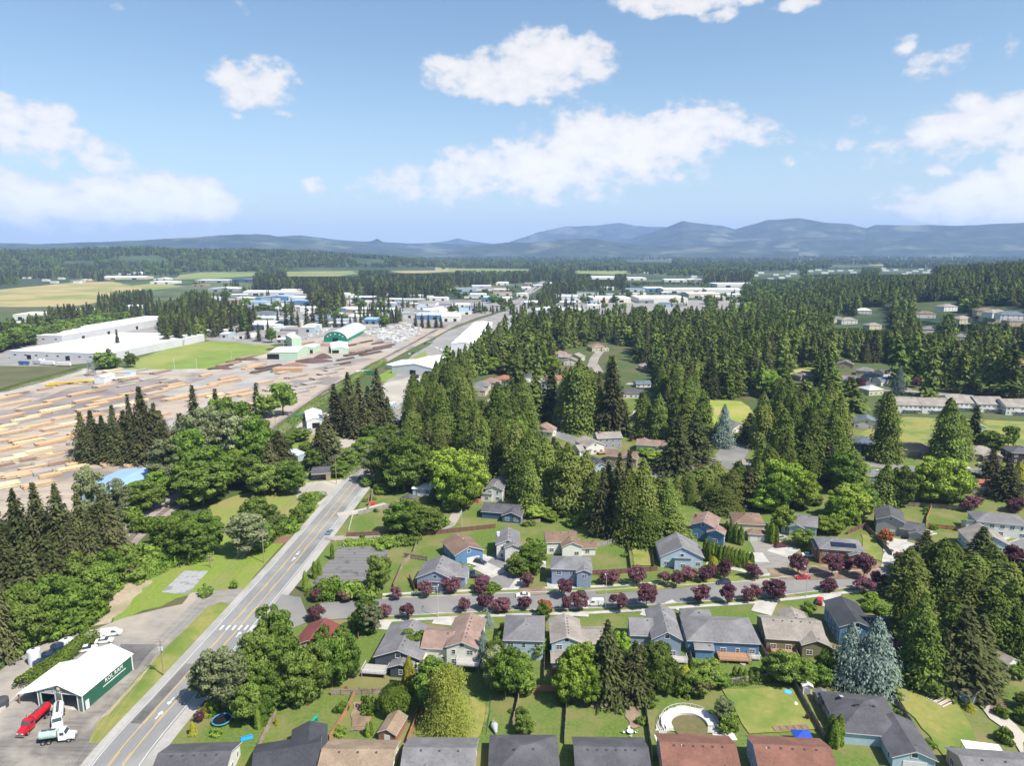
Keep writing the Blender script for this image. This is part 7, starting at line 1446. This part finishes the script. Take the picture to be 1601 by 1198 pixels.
def canopy(label, px, py, w, d, h, m, rz=0, name='canopy', cat='canopy', peak=.9):
    P4 = [(-w/2,-d/2),(w/2,-d/2),(w/2,d/2),(-w/2,d/2)]
    simple(name, label, cat, px, py, [('cover', MB().add([(x, y, h) for x, y in P4]+[(0,0,h+peak)]+[(x, y, h-.25) for x, y in P4], [(0,1,4),(1,2,4),(2,3,4),(3,0,4),(0,5,6,1),(1,6,7,2),(2,7,8,3),(3,8,5,0)]), m)]+[('leg', MB().cyl((x*.95, y*.95, 0), (x*.95, y*.95, h), .04, n=6), STEEL) for x, y in P4], rz)
canopy('blue square canopy behind the second red brown roof', 1253, 1164, 4, 3.2, 2.4, mat('canvas_blue', (.02,.07,.42)), -5)
canopy('white flat patio cover at the lower right corner', 1536, 1190, 7.5, 4.6, 2.8, mat('canvas_white', (.78,.78,.76)), -12, peak=.12)
canopy('small white market umbrella on the wooden deck', 1142, 1012, 3.2, 2.2, 2.6, MATS['canvas_white'], 0, peak=.5)
canopy('pale parasol over the patio beside the charcoal house', 659, 1044, 4.0, 4.0, 2.6, mat('canvas_sand', (.60,.48,.36)), 30, peak=.9)
canopy('blue tarpaulin shelter between the tall cedars', 1452, 978, 3.2, 3.2, 2.6, MATS['canvas_blue'], 10)
# curved pool deck
dk = MB(); n = 20; r0, r1 = 4.2, 6.6
for i in range(n):
    a, b = math.pi*(-.05+1.12*i/n), math.pi*(-.05+1.12*(i+1)/n); p = lambda t, r, z: (math.cos(t)*r, math.sin(t)*r*.95, z)
    dk.add([p(a,r0,.1),p(b,r0,.1),p(b,r1,.1),p(a,r1,.1),p(a,r0,.9),p(b,r0,.9),p(b,r1,.9),p(a,r1,.9)], [(4,5,6,7),(0,1,5,4),(3,2,6,7),(0,3,7,4),(1,2,6,5)])
DKW = mat('deck_white', (.60,.58,.55), (.52,.50,.48), 3); rail = MB()
for i in range(n+1): a = math.pi*(-.05+1.12*i/n); rail.cyl((math.cos(a)*r1, math.sin(a)*r1*.95, .9), (math.cos(a)*r1, math.sin(a)*r1*.95, 1.8), .05, n=5)
for i in range(n): a, b = math.pi*(-.05+1.12*i/n), math.pi*(-.05+1.12*(i+1)/n); rail.cyl((math.cos(a)*r1, math.sin(a)*r1*.95, 1.8), (math.cos(b)*r1, math.sin(b)*r1*.95, 1.8), .05, n=5)
steps = MB(); [steps.box(-7.6+.35*k, -7.25+.35*k, -1.6, .2, 0, .18*(k+1)) for k in range(5)]
simple('garden_deck', 'curved white deck around an overgrown round pool hole', 'deck', 1078, 1138, [('platform', dk, DKW), ('railing', rail, DKW), ('steps', steps, DKW), ('pool_pit', MB().cyl((0,0,0), (0,0,.32), 4.15, n=24), mat('weedy_soil', (.10,.11,.03), (.16,.12,.07), .8)), ('patio', MB().box(4.5, 9.5, -5, 0, 0, .12).box(-9, -4.6, -6, -2, 0, .1), DKW)], 4)
# raised beds, pallets, furniture, boxes
def beds(label, px, py, nx, ny, m, rz=0, w=1.6, d=.9, name='raised_bed', cat='raised bed'):
    mb = MB(); so_ = MB()
    for i in range(nx):
        for j in range(ny): X, Y = i*(w+.3), j*(d+.35); mb.box(X, X+w, Y, Y+.08, 0, .4).box(X, X+w, Y+d-.08, Y+d, 0, .4).box(X, X+.08, Y+.08, Y+d-.08, 0, .4).box(X+w-.08, X+w, Y+.08, Y+d-.08, 0, .4); so_.box(X+.08, X+w-.08, Y+.08, Y+d-.08, 0, .32)
    simple(name, label, cat, px, py, [('frame', mb, m), ('soil', so_, SOIL)], rz)
beds('pale framed vegetable beds on the long dry lawn', 1474, 1108, 1, 4, TRIM, 28, 4.0, .8); beds('wooden planters behind the second red brown roof', 1212, 1146, 5, 1, WOOD, 5, 1.4, 1.6); beds('dark slatted beds along the winding path', 1548, 1115, 1, 8, WOOD, -35, 3.2, .5); beds('pale stone ringed bed on the far right lawn', 1543, 1092, 1, 2, CONC, 20, 3.5, 1.2); beds('brown framed vegetable bed beside the tan shed', 552, 1138, 1, 1, WOOD, -4, 3.4, 3.6); beds('white stone vegetable bed on the back lawn by the cedar fence', 1450, 838, 1, 2, TRIM, 20, 5, 1.5)
def furniture(label, px, py, m, z=0.0, rz=0):
    x, y = G(px, py, z); r = empty('patio_table', (x, y, z), R(rz), label, 'patio table'); MB().cyl((0,0,.68), (0,0,.74), .75, n=14).build('table_top', m, r); [MB().cyl((a, b, 0), (a, b, .68), .03, n=5).build('leg', STEEL, r) for a, b in ((.4,.4),(-.4,.4),(.4,-.4),(-.4,-.4))]
    for i, (a, b, c) in enumerate(((1.4,0,90),(-1.4,0,-90),(0,1.3,180),(0,-1.3,0))):
        M = Matrix.Rotation(R(c), 4, 'Z'); q = empty('patio_chair', (x+a, y+b, z), R(c+rz), label.replace('table', 'chair')+', '+('right', 'left', 'far', 'near')[i]+' side', 'patio chair', 'chairs around patio tables'); MB().box(-.25, .25, -.25, .25, .4, .45).build('seat', m, q); MB().box(-.25, .25, -.27, -.22, .45, .9).build('backrest', m, q); [MB().box(u-.02, u+.02, v-.02, v+.02, 0, .4).build('leg', STEEL, q) for u in (-.22, .22) for v in (-.22, .22)]
furniture('pale patio table behind the bark edged lawn', 985, 1148, TRIM); furniture('brown patio table on the olive house patio', 1232, 1008, WOOD, 1.0); furniture('white patio table on the wooden deck', 1130, 1010, TRIM, 1.2); furniture('blue grey patio table beside the twin roofed house', 1388, 992, PAINT['bluegrey'], .05)
def small(label, px, py, mb, m, name, cat, rz=0): return tag((lambda o: (setattr(o, 'location', (*G(px, py), 0)), setattr(o, 'rotation_euler', (0, 0, R(rz))), o)[2])(mb.build(name, m)), label, cat)
small('round stone fire ring on the wide blue house lawn', 1161, 1039, MB().cyl((0,0,0), (0,0,.3), .8, n=14), mat('stone_tan', (.42,.33,.26)), 'fire_ring', 'fire ring')
small('flat tan boulder on the wide blue house lawn', 1129, 1034, MB().cyl((0,0,-.1), (0,0,.3), .9, .6, 9).cyl((1.2,-.8,-.1), (1.2,-.8,.25), .5, .3, 8), MATS['stone_tan'], 'boulder', 'boulder')
small('upright canoe shaped white and dark boat cover by the green fence', 773, 1140, MB().cyl((0,-2.2,.5), (0,0,.8), .25, .9, 12).cyl((0,0,.8), (0,2.2,.5), .9, .25, 12), PAINT['silver'], 'covered_boat', 'boat', 12)
small('white transit box on the court driveway', 846, 888, MB().box(-1.6, 1.6, -.9, .9, .3, 2.0).cyl((-1.6,0,1.1), (-1.9,0,1.1), .7, .4, 10), PAINT['white'], 'camper_trailer', 'trailer', 5)
small('small red waste skip on the gravel drive', 581, 790, MB().prism([(-1.4,.2),(1.4,.2),(1.8,1.4),(-1.8,1.4)], -.8, .8), mat('skip_red', (.40,.06,.03)), 'waste_skip', 'skip', 10)
small('red brown garden play frame behind the narrow white house', 743, 786, MB().box(-1.5, 1.5, -.8, .8, 0, 1.6), mat('crate_red', (.25,.08,.05)), 'storage_crate', 'crate')
small('round ball on the dry lawn', 1244, 1102, MB().cyl((0,0,0), (0,0,.25), .3, .5, 12).cyl((0,0,.25), (0,0,.5), .5, .3, 12), TRIM, 'white_planter', 'planter')
small('stack of grey boulders beneath the workshop hedge pole', 34, 998, MB().cyl((0,0,-.1), (0,0,.9), 1.4, .7, 8).cyl((3,2,-.1), (3,2,.7), 1.2, .6, 7).cyl((6,4,-.1), (6,4,.8), 1.3, .5, 8).cyl((9,7,-.1), (9,7,.7), 1.1, .6, 7), mat('boulder_grey', (.36,.34,.32), (.44,.42,.40), 1), 'boulder', 'boulder', 0)
# jersey barrier along the lot edge
tag(strip('concrete_kerb_wall', spline([G(-40,1140), G(0,1115), G(38,1082), G(45,1075)], 3), .25, -.25, .02, CONC, h=.8), 'low concrete barrier along the left edge of the workshop lot', 'barrier')['kind'] = 'thing'
# ================================================================== LABELS that single each thing out
LMK = [("the workshop's yellow green hedge", 90, 1040), ("the willow lawn's shed", 614, 1133), ("the small maroon roofed bungalow", 496, 990), ("the charcoal house with white deck", 628, 1003), ("the rose brown roofed house", 712, 990), ("the pale house with hip roof", 820, 978), ("the pale blue gabled house", 890, 985), ("the tall grey blue house", 1030, 972), ("the wide blue house", 1124, 980), ("the olive house", 1240, 978),
    ("the twin roofed blue house", 1345, 960), ("the big charcoal roofed house", 1350, 1112), ("the curved white deck", 1078, 1130), ("the barn shaped white shed", 1567, 1028), ("the striped slab", 548, 890), ("the grey blue house behind plum trees", 688, 889), ("the court's white house", 794, 838), ("the flat roofed cottage", 670, 757), ("the narrow white house", 777, 755), ("the house with hip roof by square lawns", 893, 877),
    ("the broad grey gable house", 1062, 856), ("the two garage white house", 1168, 808), ("the solar panel house", 1312, 848), ("the tall fenced grey house", 1398, 805), ("the right edge white house", 1560, 808), ("the charcoal house on the upper street", 1351, 688), ("the tan ranch house", 1424, 698), ("the townhouse row", 1500, 630), ("the orange brown roofed house", 1535, 754), ("the carport house", 505, 738),
    ("the grey gravel pad", 290, 910), ("the blue roofed metal shed", 165, 775), ("the lattice tower", 143, 580), ("the pale green mill", 450, 555), ("the arched green barn", 543, 520), ("the broad white warehouse", 650, 575), ("the flat white warehouses", 140, 535), ("the visible railway bend", 240, 810), ("the dark roofed house between cedars", 884, 652), ("the cream house by wood fence", 922, 690),
    ("the turning circle", 1145, 710), ("the golf green", 1150, 640), ("the cedar hidden white house", 1192, 667), ("the charcoal bungalow near the russet tree", 990, 611), ("the clearing's tan hip roof", 934, 541), ("the trampoline", 347, 1130), ("the transformer pole", 256, 1040), ("the red sports car", 1255, 903), ("the white work van", 930, 944), ("the white barn by the railway", 500, 662), ("the right end street lamp", 1583, 890), ("the green crop field", 330, 555),
    ("the dealer car lot", 740, 475), ("the tan bare ground", 1000, 465), ("the hillside homes", 1500, 490), ("the straw coloured field", 80, 460), ("the slate roofed cluster", 1350, 590)]
ADJ = dict(cedar='olive green cedar', fir='dark fir', broad='green broadleaf tree', light='bright green maple', plum='purple leaved plum tree', willow='yellow green willow', blue='silvery blue spruce', column='narrow columnar evergreen', poplar='grey green poplar', gold='golden green conifer', bush='leafy green bush', ball='round clipped shrub', rust='russet leaved tree')
CATS = dict(cedar='cedar tree', fir='fir tree', broad='broadleaf tree', light='maple tree', plum='plum tree', willow='willow tree', blue='spruce tree', column='columnar evergreen', poplar='poplar tree', gold='golden conifer', bush='bush', ball='shrub', rust='russet tree')
GRP = dict(cedar='cedars of the wood and gardens', fir='dark firs in groups', broad='green broadleaf trees', light='bright green maples', plum='purple plums along the side street', column='columnar evergreens in rows', poplar='grey green poplars', bush='bushes on open ground', gold='golden conifers', blue='silver blue spruces', rust='russet trees')
_O = 'first second third fourth fifth sixth seventh eighth ninth tenth eleventh twelfth thirteenth fourteenth fifteenth sixteenth seventeenth eighteenth nineteenth'.split()
ORD = ['']+[w+' ' for w in _O[1:]]+['twentieth ']
for t_, tt in (('twenty', ''), ('thirty', 'thirtieth '), ('forty', 'fortieth '), ('fifty', 'fiftieth ')):
    if tt: ORD.append(tt)
    ORD += [t_+'-'+w+' ' for w in _O[:9]]
items = []
WOODL = "tall conifer packed among others in the big cedar wood"
for o, k, x, y, h in TREES:
    o['category'] = CATS[k]
    if k in GRP: o['group'] = GRP[k]
    px, py = PXY(x, y, h/2); size = 'tall ' if (k in ('cedar', 'fir') and h > 22) or (k not in ('cedar', 'fir') and h > 12) else 'small ' if h < (9 if k in ('cedar', 'fir') else 5) and k not in ('bush', 'ball') else ''
    if math.hypot(x, y) > 520 and k in ('cedar', 'fir', 'broad', 'light') and px > 600: o['label'] = '%s crowded among its neighbours in the big wood beyond the houses' % ADJ[k]; o['group'] = 'trees crowded in the big wood'; continue
    items.append((o, size+ADJ[k], px, py))
names = dict(log_pile='long stack of logs', wrapped_lumber='white wrapped lumber stack', warehouse='low warehouse', house='house', parked_car='parked car', parked_van='parked van', parked_pickup='parked pickup')
for o in list(COL.objects):
    if o.parent is None and o.get('category') and not o.get('label'):
        b = o.name.split('.')[0]
        if b in ('tree',): continue
        x, y = o.location.x, o.location.y; px, py = PXY(x, y, 2); nm = names.get(b, b.replace('_', ' '))
        if b == 'log_pile': nm = {'peeled_logs':'pale','tan_logs':'tan','brown_logs':'brown','grey_poles':'grey','treated_logs':'dark','orange_logs':'orange tan','yellow_logs':'yellow'}[o.data.materials[0].name]+' '+nm
        rf = next((c for c in o.children if c.name.startswith('roof') and c.data and c.data.materials and not c.name.startswith(('roof_vent', 'roof_panel'))), None)
        if rf: nm = rf.data.materials[0].name.replace('shingles_', '').replace('metal_', '').replace('membrane_', '').replace('_', ' ')+' roofed '+nm
        bd = next((c for c in o.children if c.name.startswith('body')), None)
        if bd: nm = bd.data.materials[0].name.replace('paint_', '').replace('bluegrey', 'blue grey')+' '+nm
        items.append((o, nm, px, py))
used = {}
for o, nm, px, py in items:
    l, lx, ly = min(LMK, key=lambda q: math.hypot(q[1]-px, (q[2]-py)*1.3)); dx, dy = px-lx, py-ly
    rel = ('right of' if dx > 0 else 'left of') if abs(dx) > abs(dy)*1.2 else ('beyond' if dy < 0 else 'in front of')
    used.setdefault((nm, rel, l), []).append((math.hypot(dx, dy), o))
for (nm, rel, l), L_ in used.items():
    L_.sort(key=lambda q: q[0])
    for i, (d, o) in enumerate(L_):
        o['label'] = (f'{nm} standing {rel} {l}' if len(L_) == 1 else f'{ORD[i]}nearest {nm} {rel} {l}') if i < len(ORD) else f'{nm} farther {rel} {l}'
for o in list(COL.objects):
    if o.parent is None and o.type == 'MESH' and not o.get('category') and not o.get('kind'): o['category'] = o.name.split('.')[0].replace('_', ' ')
# ================================================================== HAZE
hz = MB().box(-13500, 13500, -2000, 15000, -6, 760).build('haze', None) if 0 else None
m = bpy.data.materials.new('haze_air'); m.use_nodes = True; nt = m.node_tree
nt.nodes.remove(nt.nodes['Principled BSDF']); pv = nt.nodes.new('ShaderNodeVolumePrincipled')
pv.inputs['Density'].default_value = 5.8e-5; pv.inputs['Color'].default_value = (.40, .58, 1.0, 1); pv.inputs['Anisotropy'].default_value = 0.0
nt.links.new(pv.outputs[0], nt.nodes['Material Output'].inputs['Volume'])
tag(MB().box(-18800, 18800, -2000, 19500, -8, 740).build('haze', m), kind='stuff')
